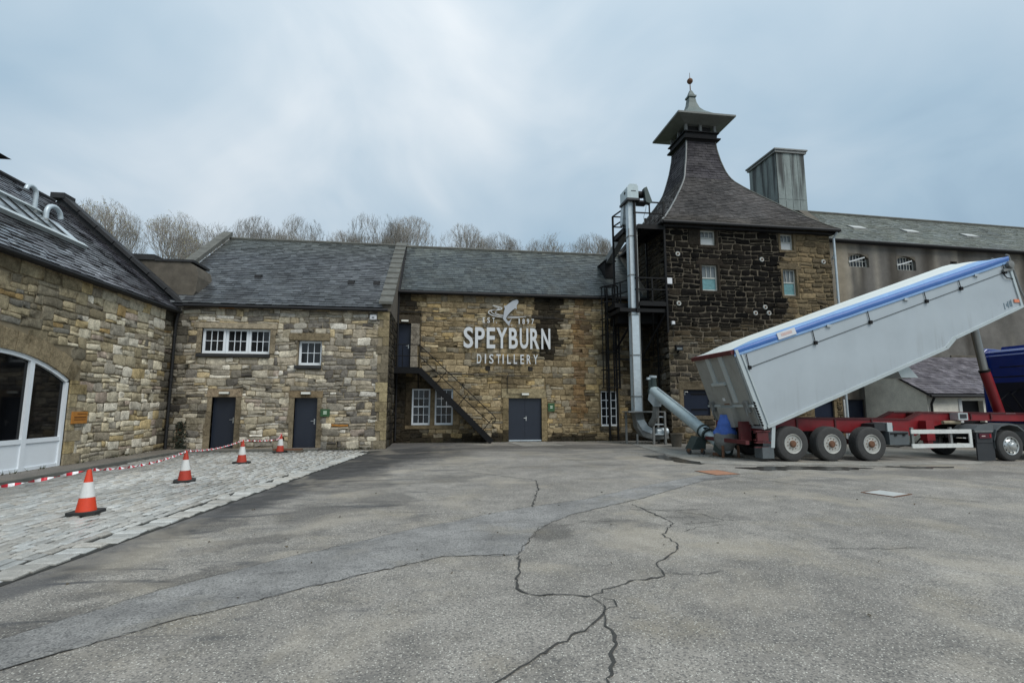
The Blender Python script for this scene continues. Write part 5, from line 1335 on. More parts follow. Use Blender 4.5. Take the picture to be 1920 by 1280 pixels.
# =================================================================== WHITE LEAN-TO
lean = thing('lean_to', 'low white rendered lean-to with slate roof against the grey store', 'outbuilding', (25, 21, 0))
LX, LY, LYB = 21.5, 19.75, 22.9; FL = F((LX, LY, 0), (1, 0, 0), (0, -1, 0)); LH = 2.22
op = (1.75, .0, 2.9, 1.92); op2 = (5.0, .9, 6.2, 1.9)
lt = lambda u, v: mulc(S(222, 219, 206), 1 + .14 * fb(u, v) - .25 * sst(.4 - v, 0, .4))
build('wall', wall_core(FL, 11, LH, [op, op2], lt), 'harl', lean)
m = MB(); n = 14
rows = []
for j in range(9):
    r_ = []
    for i in range(n + 1):
        y = lerp(LY, LYB + .2, i / n); top = LH + (y - LY) * .60; r_.append((LX - .003, y, top * j / 8))
    rows.append(r_)
m.sheet(rows); m.t = [lt(v[1] * 1.3, v[2]) for v in m.v]; build('gable', m, 'harl', lean)
m = MB(); FL.box(m, op[0], 0, -.3, op[2], op[3], -.22); build('opening', m, 'black_steel', lean)
window(lean, FL, *op2, 2, 2, .1, 'sash_paint')
m = MB(); FL.box(m, op[0] - .16, 0, .0, op[0], 2.0, .03); build('door_jamb', m, 'board_white', lean)
m = MB(); m.prism([(LX - .1, LY - .2, LH - .02), (LX - .1, LY - .2, LH - .10), (LX - .1, LYB + .3, LH + .6 * 3.3), (LX - .1, LYB + .3, LH + .6 * 3.4)], (11, 0, 0)); build('roof', m, 'roof_base', lean)
def lean_slate(p, rng): return mulc(mixc(S(92, 88, 94), S(116, 112, 116), rng.random()), rng.uniform(.75, 1.3) * (1 + .25 * fb(p.x, p.y)))
slates(lean, lambda t: (Vector((LX - .14, lerp(LY - .22, LYB + .25, t), lerp(LH, LH + .6 * 3.37, t))), Vector((LX + 11, lerp(LY - .22, LYB + .25, t), lerp(LH, LH + .6 * 3.37, t)))), 18, random.Random(36), (.24, .36), lean_slate, lift=.028)
m = MB(); m.tube([(LX - .1, LY - .28, LH - .1), (LX + 11, LY - .28, LH - .1)], .065, 8); m.tube([(LX + .12, LY - .28, LH - .1), (LX + .12, LY - .08, LH - .45), (LX + .12, LY - .08, 0)], .05, 8); autosmooth(build('gutter', m, 'black_pipe', lean))
# =================================================================== GRAIN ELEVATOR
el = thing('grain_elevator', 'tall slim galvanised grain elevator leg rising beside the tower', 'elevator', (8.75, 21.8, 0))
ex0, ex1, ey0, ey1 = 8.55, 8.93, 21.60, 21.96
m = MB(); m.box((ex0, ey0, 1.45), (ex1, ey1, 11.35)); build('casing', m, 'galv', el)
z = 2.1
while z < 11:
    m = MB(); m.box((ex0 - .03, ey0 - .03, z), (ex1 + .03, ey1 + .03, z + .035)); build('flange', m, 'galv_dull', el); z += 1.86
for x in (ex0 - .02, ex1 - .015):
    m = MB(); m.box((x, ey0 - .02, 1.5), (x + .035, ey0 + .02, 9.9)); build('edge_angle', m, 'galv_dull', el)
m = MB()
for k in range(64): m.tube([(ex0 + .0, ey0 - .03, 1.6 + k * .13), (ex0 + .0, ey0 - .018, 1.6 + k * .13)], .012, 5)
o = build('bolts', m, 'galv_dull', el); o['kind'] = 'stuff'
bp = [(8.54, 1.45), (8.94, 1.45), (8.99, 1.12), (9.14, .82), (9.40, .66), (10.05, .62), (10.12, .24), (9.35, .20), (8.92, .34), (8.66, .72)]
m = MB(); m.prism([(a, 21.56, b) for a, b in bp], (0, .46, 0)); build('boot', m, 'galv_dull', el)
m = MB(); m.prism([(8.62, 21.53, 1.05), (8.96, 21.53, 1.08), (9.14, 21.53, .80), (9.38, 21.53, .68), (9.30, 21.53, .46), (8.88, 21.53, .62)], (0, .03, 0)); build('boot_door', m, 'galv', el)
m = MB(); m.lathe([(.13, -.28), (.16, -.25), (.16, .25), (.13, .28)], (9.78, 21.55, .56), (1, 0, 0), 16); autosmooth(build('boot_motor', m, 'galv', el), 40)
for x in (8.62, 9.9):
    m = MB(); m.box((x, 21.58, 0), (x + .07, 21.65, .45)); build('foot', m, 'galv_dull', el)
# head with drive
m = MB(); m.prism([(8.46, 21.42, 11.30), (9.0, 21.42, 11.30), (9.0, 21.42, 11.92), (8.92, 21.42, 12.02), (8.58, 21.42, 12.02), (8.46, 21.42, 11.86)], (0, .95, 0)); hd_ = build('head', m, 'steel_green', el)
m = MB(); m.box((8.42, 21.38, 11.22), (9.05, 22.4, 11.32)); m.box((9.0, 21.5, 11.18), (9.5, 22.0, 11.27)); build('head_base', m, 'plastic_dark', el)
m = MB(); m.tube([(8.44, 21.75, 11.68), (8.46, 21.75, 11.68)], .07, 12); build('bearing', m, 'black_steel', hd_)
m = MB(); m.box((8.64, 21.415, 11.66), (8.88, 21.42, 11.70)); build('label_strip', m, 'plastic_dark', hd_)
m = MB(); m.lathe([(.1, -.2), (.17, -.17), (.17, .12), (.12, .2)], (9.18, 21.68, 11.62), (1, 0, 0), 14); autosmooth(build('gearbox', m, 'black_steel', el), 40)
m = MB(); m.prism([(9.28, 21.40, 11.85), (9.42, 21.40, 11.92), (9.66, 21.40, 11.22), (9.58, 21.40, 11.10), (9.36, 21.40, 11.18)], (0, .26, 0)); build('belt_guard', m, 'motor_green', el)
m = MB(); m.prism([(8.5, 22.4, 11.3), (8.9, 22.4, 11.3), (8.9, 22.75, 10.4), (8.55, 22.75, 10.4)], (0, -.35, 0)); build('spout_hood', m, 'galv', el)
m = MB(); m.bar((8.95, 22.7, 10.35), (8.72, 25.2, 9.30), .34, .32); build('spout', m, 'galv_dull', el)
m = MB(); m.box((8.5, 25.0, 8.4), (9.05, 26.0, 9.35)); ib = build('intake_box', m, 'black_steel', el)
m = MB(); m.prism([(8.42, 24.9, 9.32), (8.78, 24.9, 9.55), (9.12, 24.9, 9.32)], (0, 1.2, 0)); build('lid', m, 'coping_dark', ib)
m = MB(); m.tube([(9.45, 21.6, 11.2), (9.42, 21.6, 10.9), (9.3, 21.6, 10.5), (9.33, 21.6, 10.2)], .012, 5); build('cable', m, 'galv_dull', el)

# =================================================================== STEEL PLATFORMS
pf = thing('steel_platform', 'black steel access platforms with railings wrapped round the elevator', 'platform', (9.6, 22.6, 0))
BS = 'black_steel'
def bars(name, lst, w_, par=pf, h=None):
    for a, b in lst:
        m = MB(); m.bar(a, b, w_, h or w_); build(name, m, BS, par)
x0, x1, y0, y1 = 8.46, 10.28, 21.5, 23.5; ZU = 10.08; ZL = 6.42
xl = 7.95
bars('post', [((8.82, 21.52, 5.9), (8.82, 21.52, 11.25)), ((x0, y1, 0.05), (x0, y1, 11.2)), ((10.24, 21.5, 5.0), (10.24, 21.5, 11.3)), ((10.2, y1, 6.4), (10.2, y1, 11.2)), ((8.05, 23.5, 0.05), (8.05, 23.5, 7.45))], .085)
for (z, xa_) in ((ZU, x0), (ZL, xl)):
    m = MB()
    n = 6
    for k in range(n):
        a, b = lerp(y0, y1, k / n) + .01, lerp(y0, y1, (k + 1) / n) - .01
        if k == 0: m.box((8.98, a, z), (x1, b, z + .04))
        elif k == 1: m.box((8.98, a, z), (x1, b, z + .04))
        else: m.box((xa_, a, z), (x1, b, z + .04))
    build('deck', m, BS, pf)
    bars('edge_beam', [((xa_, y1, z - .1), (x1, y1, z - .1)), ((8.9, y0, z - .1), (x1, y0, z - .1)), ((x1 - .05, y0, z - .1), (x1 - .05, y1, z - .1)), ((xa_ + .05, 22.15, z - .1), (xa_ + .05, y1, z - .1)), ((9.3, y0, z - .12), (9.3, y1, z - .12)), ((xa_, 22.1, z - .1), (8.9, 22.1, z - .1)), ((8.84, y0, z - .1), (8.84, 22.1, z - .1))], .07, h=.18)
    for zz in (.58, 1.12):
        bars('rail', [((8.82, y0, z + zz), (10.24, y0, z + zz)), ((xa_, y1, z + zz), (8.82, y0, z + zz)), ((xa_, y1, z + zz), (x0 + (.5 if xa_ == x0 else 0), y1, z + zz))], .055)
    bars('rail_post', [((lerp(xa_, 8.82, .5), lerp(y1, y0, .5), z), (lerp(xa_, 8.82, .5), lerp(y1, y0, .5), z + 1.12)), ((9.55, y0, z), (9.55, y0, z + 1.1))], .055)
# lower deck frames and braces
m = MB(); m.box((8.0, 21.55, 5.95), (10.25, 23.45, 6.12)); build('deck_frame', m, BS, pf)
bars('brace', [((8.86, 21.56, 6.0), (8.3, 23.4, 4.2)), ((10.2, 21.6, 5.95), (9.35, 23.0, 3.6)), ((9.6, 21.6, 5.9), (10.25, 23.2, 4.2)), ((9.5, 22.8, 3.9), (9.5, 22.8, 6.0)), ((8.46, 23.5, 3.95), (10.2, 23.5, 3.95))], .07)
bars('hanger', [((10.22, 22.6, 5.9), (10.22, 22.6, .1))], .06)
m = MB(); m.box((8.2, 22.4, 5.55), (10.2, 23.5, 5.95)); build('deck_shade_box', m, BS, pf)  # solid black box added as the shadow under the lower deck
# small stand over the boot
m = MB(); m.box((8.15, 21.25, 1.40), (9.85, 22.1, 1.45)); build('stand_top', m, 'galv_dull', pf)
for x, y in ((9.28, 21.28), (9.82, 21.28), (8.3, 22.0), (9.82, 22.0)):
    m = MB(); m.box((x - .04, y - .04, 0), (x + .04, y + .04, 1.40)); build('stand_leg', m, 'galv_dull', pf)
for z in (.42, .85, 1.18):
    m = MB(); m.box((9.3, 21.3, z), (9.8, 21.42, z + .05)); build('step', m, 'galv', pf)

ld = thing('caged_ladder', 'black caged ladder up the facade above the right window', 'ladder', (8.2, 23.3, 2.4))
for x in (7.98, 8.36):
    m = MB(); m.box((x - .02, 23.55, 2.35), (x + .02, 23.61, 7.5)); build('stile', m, BS, ld)
for k in range(17):
    m = MB(); m.tube([(7.98, 23.58, 2.5 + k * .29), (8.36, 23.58, 2.5 + k * .29)], .014, 6); build('rung', m, BS, ld)
def hoop(z, n=10): return [(8.17 - .44 * math.cos(math.pi * k / n), 23.58 - .62 * math.sin(math.pi * k / n), z) for k in range(n + 1)]
for z in (2.55, 3.4, 4.25, 5.1, 5.9, 6.7, 7.5):
    m = MB(); m.tube(hoop(z), .032, 6); build('hoop', m, BS, ld)
for k in (1, 3, 5, 7, 9):
    p = hoop(0)[k]; m = MB(); m.tube([(p[0], p[1], 2.55), (p[0], p[1], 7.5)], .026, 6); build('cage_strip', m, BS, ld)

# =================================================================== AUGER
au = thing('grain_auger', 'galvanised auger conveyor sloping from the trailer tail up to the elevator', 'auger', (9.3, 18.5, 0))
P0, P1 = Vector((9.42, 16.05, .34)), Vector((9.17, 20.95, 2.36)); ax = (P1 - P0).normalized(); L = (P1 - P0).length
at_ = lambda t, up=0.0, sd_=0.0: P0.lerp(P1, t) + Vector((0, -ax.z, ax.y)).normalized() * up + Vector((1, 0, 0)) * sd_
m = MB(); m.tube([at_(0.16), at_(.99)], .215, 20); autosmooth(build('tube', m, 'steel_green', au), 50)
m = MB(); m.tube([at_(0.0), at_(.20)], .175, 16); autosmooth(build('intake_tube', m, 'steel_green', au), 50)
for t_ in (.16, .22, .985):
    m = MB(); m.tube([at_(t_), at_(t_ + .012)], .25, 20); build('flange', m, 'motor_green', au)
m = MB(); m.tube([at_(.33, .26), at_(.93, .26)], .022, 8); m.tube([at_(.33, .2), at_(.33, .26)], .018, 6); m.tube([at_(.93, .2), at_(.93, .26)], .018, 6); build('guide_rod', m, 'galv', au)
m = MB(); c0, c1 = at_(-.055), at_(.03); m.bar(c0, c1, .44, .40); build('end_box', m, 'motor_green', au)
m = MB(); m.tube([c0 - ax * .10, c0], .05, 10); m.tube([c0 - ax * .04, c0], .10, 12); build('shaft_end', m, 'galv', au)
q = at_(1.0); m = MB(); m.tube([q + Vector((0, -.06, .10)), q + Vector((-.02, -.1, .55))], [.15, .13], 14); m.tube([q + Vector((-.14, -.04, .15)), q + Vector((-.16, -.08, .45))], .07, 10); autosmooth(build('motor', m, 'motor_green', au), 40)
m = MB(); m.tube([q + Vector((-.02, -.1, .55)), q + Vector((-.02, -.11, .63))], .16, 14); m.box((q.x - .28, q.y - .14, q.z + .46), (q.x - .08, q.y, q.z + .56)); autosmooth(build('motor_cap', m, 'galv', au), 40)
m = MB(); m.prism([at_(.99, -.05, -.20), at_(.88, -.12, -.2), at_(.88, -.5, -.2), at_(.99, -.42, -.2)], (.34, 0, 0)); build('outlet_spout', m, 'galv', au)
m = MB(); m.tube([at_(.94) + Vector((0, .05, -.40)), at_(.94) + Vector((0, .15, -1.0)), (9.2, 21.3, .9)], [.13, .14, .14], 14); autosmooth(build('drop_tube', m, 'galv_dull', au), 40)
# under-carriage
m = MB(); s0 = at_(.17); m.prism([(s0.x - .62, s0.y + .02, .16), (s0.x - .10, s0.y + .02, .16), (s0.x - .06, s0.y + .02, .50), (s0.x - .36, s0.y + .02, .62)], (0, .5, 0)); build('carriage', m, 'motor_green', au)
for dx, dy in ((-.7, 0), (-.25, -.1), (-.5, .45)):
    m = MB(); m.lathe([(.04, -.03), (.085, -.03), (.085, .03), (.04, .03)], (s0.x + dx, s0.y + .05 + dy, .085), (1, .3, 0), 12); build('castor', m, 'rubber', au)
    m = MB(); m.box((s0.x + dx - .05, s0.y + dy, .085), (s0.x + dx + .03, s0.y + .1 + dy, .2)); build('castor_fork', m, 'rust', au)
m = MB(); m.tube([at_(.18, -.2), at_(.45, -.22)], .02, 6); build('brace_rod', m, 'galv', au)
for k in range(4):
    m = MB(); m.bar(at_(.155 + k * .012, .2, -.15), at_(.155 + k * .012, .22, .0), .02, .03); build('clip', m, BS, au)
# receiving hopper with canvas sock under the tail
hp = thing('receiving_hopper', 'round grey hopper with blue canvas sleeve under the trailer tailgate', 'hopper', (9.35, 15.95, 0))
hc = (9.42, 15.85)
m = MB(); m.lathe([(.18, .22), (.33, .42), (.36, .55), (.36, .78), (.34, .80)], (hc[0], hc[1], 0), (0, 0, 1), 22); autosmooth(build('bin', m, 'galv_dull', hp), 40)
rows = []; rgs = random.Random(3)
for j in range(9):
    z = lerp(.76, 1.40, j / 8); r_ = lerp(.36, .20, j / 8) * (1 + .06 * math.sin(j * 1.7)); rows.append([(hc[0] + lerp(0, .05, j / 8) + r_ * (1 + .07 * math.sin(5 * a + j)) * math.cos(a), hc[1] - lerp(0, .1, j / 8) + r_ * (1 + .07 * math.sin(5 * a + j)) * math.sin(a), z) for a in [2 * math.pi * k / 24 for k in range(25)]])
m = MB(); m.sheet(rows); build('sleeve', m, 'sock_blue', hp, True)
m = MB(); m.tube([(9.75, 16.75, .50), (9.72, 17.05, .62), (9.62, 17.4, .55)], [.16, .2, .14], 12); autosmooth(build('spare_sleeve', m, 'dressed', hp), 60)
m = MB(); m.box((9.3, 16.1, 0), (9.6, 16.5, .1)); m.box((hc[0] - .3, hc[1] - .3, 0), (hc[0] - .24, hc[1] - .24, .4)); m.box((hc[0] + .24, hc[1] - .3, 0), (hc[0] + .3, hc[1] - .24, .4)); build('leg', m, 'rust', hp)
tb = thing('litter_bin', 'squat brown bin standing between the elevator boot and the auger', 'bin', (9.75, 20.1, 0), local=True)
m = MB(); m.lathe([(.19, 0), (.24, .5), (.255, .5), (.255, .54), (.22, .54), (.17, .06)], (0, 0, 0), (0, 0, 1), 16); autosmooth(build('tub', m, 'dressed_dark', tb), 40)
m = MB(); m.tube([(-.25, 0, .42), (-.29, 0, .36), (-.29, 0, .30), (-.25, 0, .26)], .014, 6); build('handle', m, BS, tb)

# =================================================================== TIPPING TRAILER (local x forward, y away from the camera)
TR = thing('tipping_trailer', 'grey aluminium tipping trailer raised on its ram, blue sheet along the top', 'trailer', (10.70, 14.33, 0), local=True)
RB, KB, KA, FB, FT, RT = (-.94, .99), (5.82, 3.56), (6.19, 3.88), (9.04, 5.05), (8.66, 6.80), (-1.76, 3.40)
WT = 2.48
def side(y, ins=0.0): return [(a, y, b) for a, b in (RB, KB, KA, FB, FT, RT)]
m = MB(); t_ = .05
# near and far walls, floor, front wall as closed panels
for y in (0.0, WT - t_): m.prism(side(y), (0, t_, 0))
m.prism([(RB[0], t_, RB[1] + .0), (KB[0], t_, KB[1]), (KA[0], t_, KA[1]), (FB[0], t_, FB[1]), (FB[0] - .02, t_, FB[1] + .08), (KA[0] - .05, t_, KA[1] + .08), (KB[0] - .05, t_, KB[1] + .08), (RB[0] - .02, t_, RB[1] + .08)], (0, WT - 2 * t_, 0))
m.prism([(FB[0] - .06, t_, FB[1] + .06), (FB[0], t_, FB[1] + .03), (FT[0], t_, FT[1]), (FT[0] - .06, t_, FT[1])], (0, WT - 2 * t_, 0))
body = build('body', m, 'alu_body', TR)
def v2(a): return Vector((a[0], 0, a[1]))
# rails along the bottom, top, front edges
def rail(a, b, y, w_, h, mat='alu_rail', name='rail'):
    m = MB(); m.bar((a[0], y, a[1]), (b[0], y, b[1]), w_, h, (0, 0, 1)); build(name, m, mat, body)
rail((RB[0] + .15, RB[1] + .06), (KB[0], KB[1] + .03), -.018, .05, .10); rail((KA[0], KA[1] + .04), (FB[0] - .01, FB[1] + .04), -.018, .05, .09); rail((KB[0], KB[1] + .02), (KA[0], KA[1] + .05), -.018, .05, .10)
rail((FB[0] - .05, FB[1]), (FT[0] - .05, FT[1]), -.012, .05, .09); rail((RB[0] + .05, RB[1]), (RT[0] + .05, RT[1]), -.025, .09, .10)
rail((RB[0] + .22, RB[1] + .06), (RT[0] + .22, RT[1] - .02), -.018, .03, .05)
# sub-frame under the body
for y in (.7, 1.7): m = MB(); m.bar((RB[0] + .3, y, RB[1] + .02), (KB[0] - .1, y, KB[1] - .14), .12, .24); build('subframe', m, 'alu_rail', body)
# tarpaulin guide line and hooks along the side
g0, g1 = Vector((-1.28, -.012, 2.86)), Vector((8.60, -.012, 6.30))
m = MB(); m.bar(g0, g1, .012, .025); build('side_seam', m, 'plastic_grey', body)
for t_ in (.0, .235, .44, .66, .80, .985):
    p = g0.lerp(g1, t_); m = MB(); m.box((p.x - .05, -.07, p.z - .05), (p.x + .05, -.01, p.z + .06)); build('strap_ratchet', m, BS, body)
    m = MB(); m.bar((p.x, -.03, p.z), (p.x - .08, -.03, p.z + .42), .02, .015); build('strap', m, BS, body)
for t_ in (.32, .60, .87):
    p = Vector((RT[0], 0, RT[1])).lerp(Vector((FT[0], 0, FT[1])), t_); m = MB(); m.box((p.x - .10, -.06, p.z - .30), (p.x + .06, -.01, p.z - .22)); build('hook', m, 'alloy', body)
# arched sheet: white crown, blue flanks
def sheet_cols(cols, mat, name):
    n = 26; rows = []; rg = random.Random(4)
    for i in range(n + 1):
        t_ = i / n; b = v2(RT).lerp(v2(FT), t_); amp = sst(t_, 0, .07) * (.42 + .5 * t_) * (1 - .75 * sst(t_, .90, 1)); r_ = []
        for (y, dz, k) in cols:
            wv = .02 * nz(t_ * 14, y * 3, 5)
            r_.append((b.x - .33 * dz * amp * .3, y + wv * .4, b.z + dz * (amp if dz > 0.06 else 1) + wv * k))
        rows.append(r_)
    m = MB(); m.sheet(rows); return build(name, m, mat, TR, True)
sheet_cols([(-.035, -.215, 0), (-.045, -.165, .6), (-.04, -.14, .5)], 'tarp_light', 'sheet_hem')
sheet_cols([(-.04, -.14, .5), (-.06, -.06, .8), (-.04, .03, .8), (.02, .075, .6)], 'tarp_blue', 'sheet_flank')
sheet_cols([(.02, .075, .6), (.10, .13, 1), (.20, .18, 1), (.28, .21, 1)], 'tarp_light', 'sheet_shoulder')
sheet_cols([(.28, .21, 1), (.55, .28, 1), (.8, .33, 1), (1.05, .35, .5), (1.10, .37, .3), (1.2, .40, .3), (1.3, .39, .3), (1.36, .35, .3), (1.7, .32, 1), (2.1, .26, 1), (2.45, .08, .5), (2.5, -.02, .5)], 'tarp_white', 'sheet_crown')
a_, b_ = v2(RT), v2(FT)
m = MB(); q = [a_.lerp(b_, t_) for t_ in (.145, .205)]; m.hexa([(q[0].x, -.075, q[0].z - .15), (q[1].x, -.075, q[1].z - .15), (q[1].x, -.045, q[1].z - .15), (q[0].x, -.045, q[0].z - .15), (q[0].x - .07, -.075, q[0].z + .05), (q[1].x - .07, -.075, q[1].z + .05), (q[1].x - .07, -.045, q[1].z + .05), (q[0].x - .07, -.045, q[0].z + .05)]); pc = build('placard', m, 'box_white', TR)
m = MB(); c_ = (q[0] + q[1]) / 2 + Vector((-.04, 0, -.04)); d_ = (q[1] - q[0]).normalized(); m.bar((c_.x - d_.x * .2, -.077, c_.z - d_.z * .2), (c_.x + d_.x * .2, -.077, c_.z + d_.z * .2), .004, .09); build('print', m, 'box_pink', pc)
m = MB(); p = v2(FB).lerp(v2(FT), .16); d_ = (v2(FB) - v2(KA)).normalized()
for k, (o_, h_) in enumerate(((.72, .22), (.60, .10), (.55, .22), (.46, .2), (.40, .24))):
    c_ = p - d_ * o_; m.bar((c_.x, -.004, c_.z - h_ / 2), (c_.x - .03, -.004, c_.z + h_ / 2), .006, .035 + .02 * (k % 2), (1, 0, 0))
build('marking', m, 'box_slate', body)
c_ = p - d_ * .2; m = MB(); m.box((c_.x - .1, -.03, c_.z - .05), (c_.x + .1, -.002, c_.z + .06)); build('marker_lamp', m, 'orange_lamp', body)
# front corner: winch and ladder
m = MB(); m.tube([(FT[0] + .02, .05, FT[1] + .10), (FT[0] + .10, .03, FT[1] + .08), (FT[0] + .22, .02, FT[1] - .45), (FT[0] + .42, .02, FT[1] - 1.2), (FB[0] + .25, .02, FB[1] + .1)], .03, 8); m.tube([(FT[0] + .02, .5, FT[1] + .10), (FT[0] + .10, .5, FT[1] + .08), (FT[0] + .22, .5, FT[1] - .45), (FT[0] + .42, .5, FT[1] - 1.2), (FB[0] + .25, .5, FB[1] + .1)], .03, 8); build('front_ladder', m, 'galv_dull', TR)
for k in range(5):
    z = FT[1] - .25 - k * .32; x = FT[0] + .15 + (FT[1] - z) * .16; m = MB(); m.tube([(x, .02, z), (x, .5, z)], .02, 6); build('ladder_rung', m, 'galv_dull', TR)
m = MB(); m.lathe([(.03, -.08), (.12, -.07), (.13, .0), (.12, .07), (.03, .08)], (FT[0] - .02, -.06, FT[1] - .28), (0, 1, 0), 12); m.bar((FT[0] - .3, -.05, FT[1] - .5), (FT[0] + .1, -.05, FT[1] - .42), .06, .09); autosmooth(build('winch', m, 'galv_dull', TR), 40)
m = MB(); m.tube([(FT[0] - .35, -.04, FT[1] - .55), (FT[0] - .2, -.06, FT[1] - .75), (FT[0] + .05, -.05, FT[1] - .78)], .018, 6); build('winch_strap', m, BS, TR)
# tailgate
RBf, RTf = Vector((RB[0], WT, RB[1])), Vector((RT[0] - .02, WT, RT[1]))
gt = lambda s_, v_, d=0.0: Vector((lerp(RB[0], RT[0], v_), lerp(.06, WT - .06, s_), lerp(RB[1], RT[1], v_))) + Vector((-.95, 0, -.31)) * d
def gbox(m, s0, v0, s1, v1, d0, d1):
    m.hexa([gt(s0, v0, d0), gt(s1, v0, d0), gt(s1, v1, d0), gt(s0, v1, d0), gt(s0, v0, d1), gt(s1, v0, d1), gt(s1, v1, d1), gt(s0, v1, d1)])
m = MB(); gbox(m, 0, .06, 1, .985, -.04, .05); gate = build('tailgate', m, 'gate_grey', TR)
m = MB(); gbox(m, -.03, .955, 1.03, 1.005, -.05, .12); build('top_rim', m, 'red_dark', gate)
for s_ in (.30, .63):
    m = MB(); gbox(m, s_ - .045, .30 if s_ > .4 else .34, s_ + .045, .955, .05, .085); build('rib', m, 'alu_rail', gate)
m = MB(); gbox(m, -.05, .285, 1.05, .31, .05, .10); build('cross_bar', m, 'alu_rail', gate)
m = MB(); gbox(m, .40, .30, .70, .60, .05, .10); build('grain_hatch', m, 'gate_grey', gate); m = MB(); gbox(m, .385, .58, .715, .615, .05, .14); build('hatch_hood', m, 'alu_rail', gate); m = MB(); gbox(m, .52, .37, .58, .41, .10, .105); build('label_square', m, 'box_white', gate)
m = MB(); gbox(m, .45, .32, .58, .335, .10, .103); build('rust_strip', m, 'rust', gate)
m = MB(); q = [gt(.36, .28, .05), gt(.72, .28, .05), gt(.72, .03, .05), gt(.36, .03, .05)]; e_ = Vector((-.30, .0, -.05)); m.hexa([q[3] + Vector((-.25, .05, -.05)), q[2] + Vector((-.25, -.05, -.05)), q[2], q[3], q[0] + e_ * .6, q[1] + e_ * .6, q[1], q[0]]); build('chute', m, 'gate_grey', gate)
for s_ in (.06, .90):
    m = MB(); gbox(m, s_ - .03, .22, s_ + .05, .36, .08, .16); m.tube([gt(s_, .33, .12), gt(s_, .20, .2), gt(s_ + .02, .05, .12)], .028, 6); build('latch', m, 'galv_dull', gate)
for k in range(9):
    v_ = .04 + k * .035; m = MB(); m.tube([(lerp(RB[0], RT[0], v_) + .02, -.06, lerp(RB[1], RT[1], v_)), (lerp(RB[0], RT[0], v_) - .03, -.06, lerp(RB[1], RT[1], v_) + .05)], .026, 6); build('chain_link', m, BS, gate)
# chassis
CZ0, CZ1 = .86, 1.34
def zc(x): return -.014 * x
m = MB()
for y in (.62, 1.72):
    m.prism([(-1.0, y, .92), (-1.0, y, 1.30), (4.8, y, 1.30 + zc(4.8)), (5.3, y, 1.46), (9.4, y, 1.42), (9.4, y, 1.16), (6.6, y, 1.20), (5.6, y, .98), (5.0, y, .70), (3.2, y, .74), (3.0, y, .86)], (0, .10, 0))
ch = build('chassis', m, 'red_paint', TR)
for y in (.62, 1.72):
    m = MB(); m.prism([(-1.0, y - .05, 1.305), (4.78, y - .05, 1.24), (5.32, y - .05, 1.47), (9.4, y - .05, 1.43), (9.4, y - .05, 1.455), (5.30, y - .05, 1.50), (4.76, y - .05, 1.27), (-1.0, y - .05, 1.335)], (0, .20, 0)); build('top_flange', m, 'red_dark', ch)
for x in (-.5, .68, 2.05, 3.35, 4.6, 5.9, 6.9, 8.1):
    m = MB(); z_ = 1.05 if x < 5 else 1.3; m.box((x - .05, .72, z_ - .12), (x + .05, 1.72, z_ + .14)); build('cross_member', m, 'red_dark', ch)
for x in (.68, 2.05, 3.4, 7.2, 8.0):
    m = MB(); m.box((x - .03, .585, .95 if x < 5 else 1.24), (x + .03, .62, 1.26 if x < 5 else 1.42)); build('stiffener', m, 'red_dark', ch)
m = MB(); m.box((5.15, .35, .55), (5.45, .6, 1.2)); m.box((5.2, .38, .3), (5.38, .55, .6)); build('landing_leg', m, 'red_paint', ch)
m = MB(); m.box((6.35, .3, 1.22), (6.72, .58, 1.46)); sf = build('socket_plate', m, 'alu_rail', ch); m = MB(); m.box((6.42, .285, 1.28), (6.66, .30, 1.42)); build('socket', m, 'plastic_dark', sf)
m = MB(); m.tube([(5.9, .45, 1.14), (6.55, .45, 1.14)], .06, 12); build('air_tank', m, 'dressed', ch)
# rear beam, lights, mudwings
m = MB(); m.box((-1.50, .05, .52), (-1.38, 2.43, .64)); build('rear_bumper', m, 'red_dark', ch); m = MB(); m.box((-1.36, .5, .6), (-1.0, .62, 1.2)); m.box((-1.36, 1.8, .6), (-1.0, 1.92, 1.2)); build('bumper_arm', m, 'red_dark', ch)
m = MB(); m.box((-1.12, .02, .62), (-.75, .10, .88)); m.box((-1.18, .0, .90), (-.70, .12, .94)); m.box((-1.18, .0, .56), (-.70, .12, .60)); build('lamp_bracket', m, 'red_dark', ch)
m = MB(); m.prism([(-.62, .0, 1.12), (-.50, .0, 1.16), (-.58, .0, .42), (-.70, .0, .42)], (0, .40, 0)); build('mudflap_hanger', m, 'alu_rail', ch)
m = MB(); m.box((-.98, .02, .10), (-.60, .42, .44)); build('mudflap', m, 'plastic_grey', ch)
for z in (.40, .62, .84): 
    m = MB(); m.box((-1.18, .06, z + .02), (-.74, .14, z + .05)); build('step_bar', m, 'red_dark', ch)
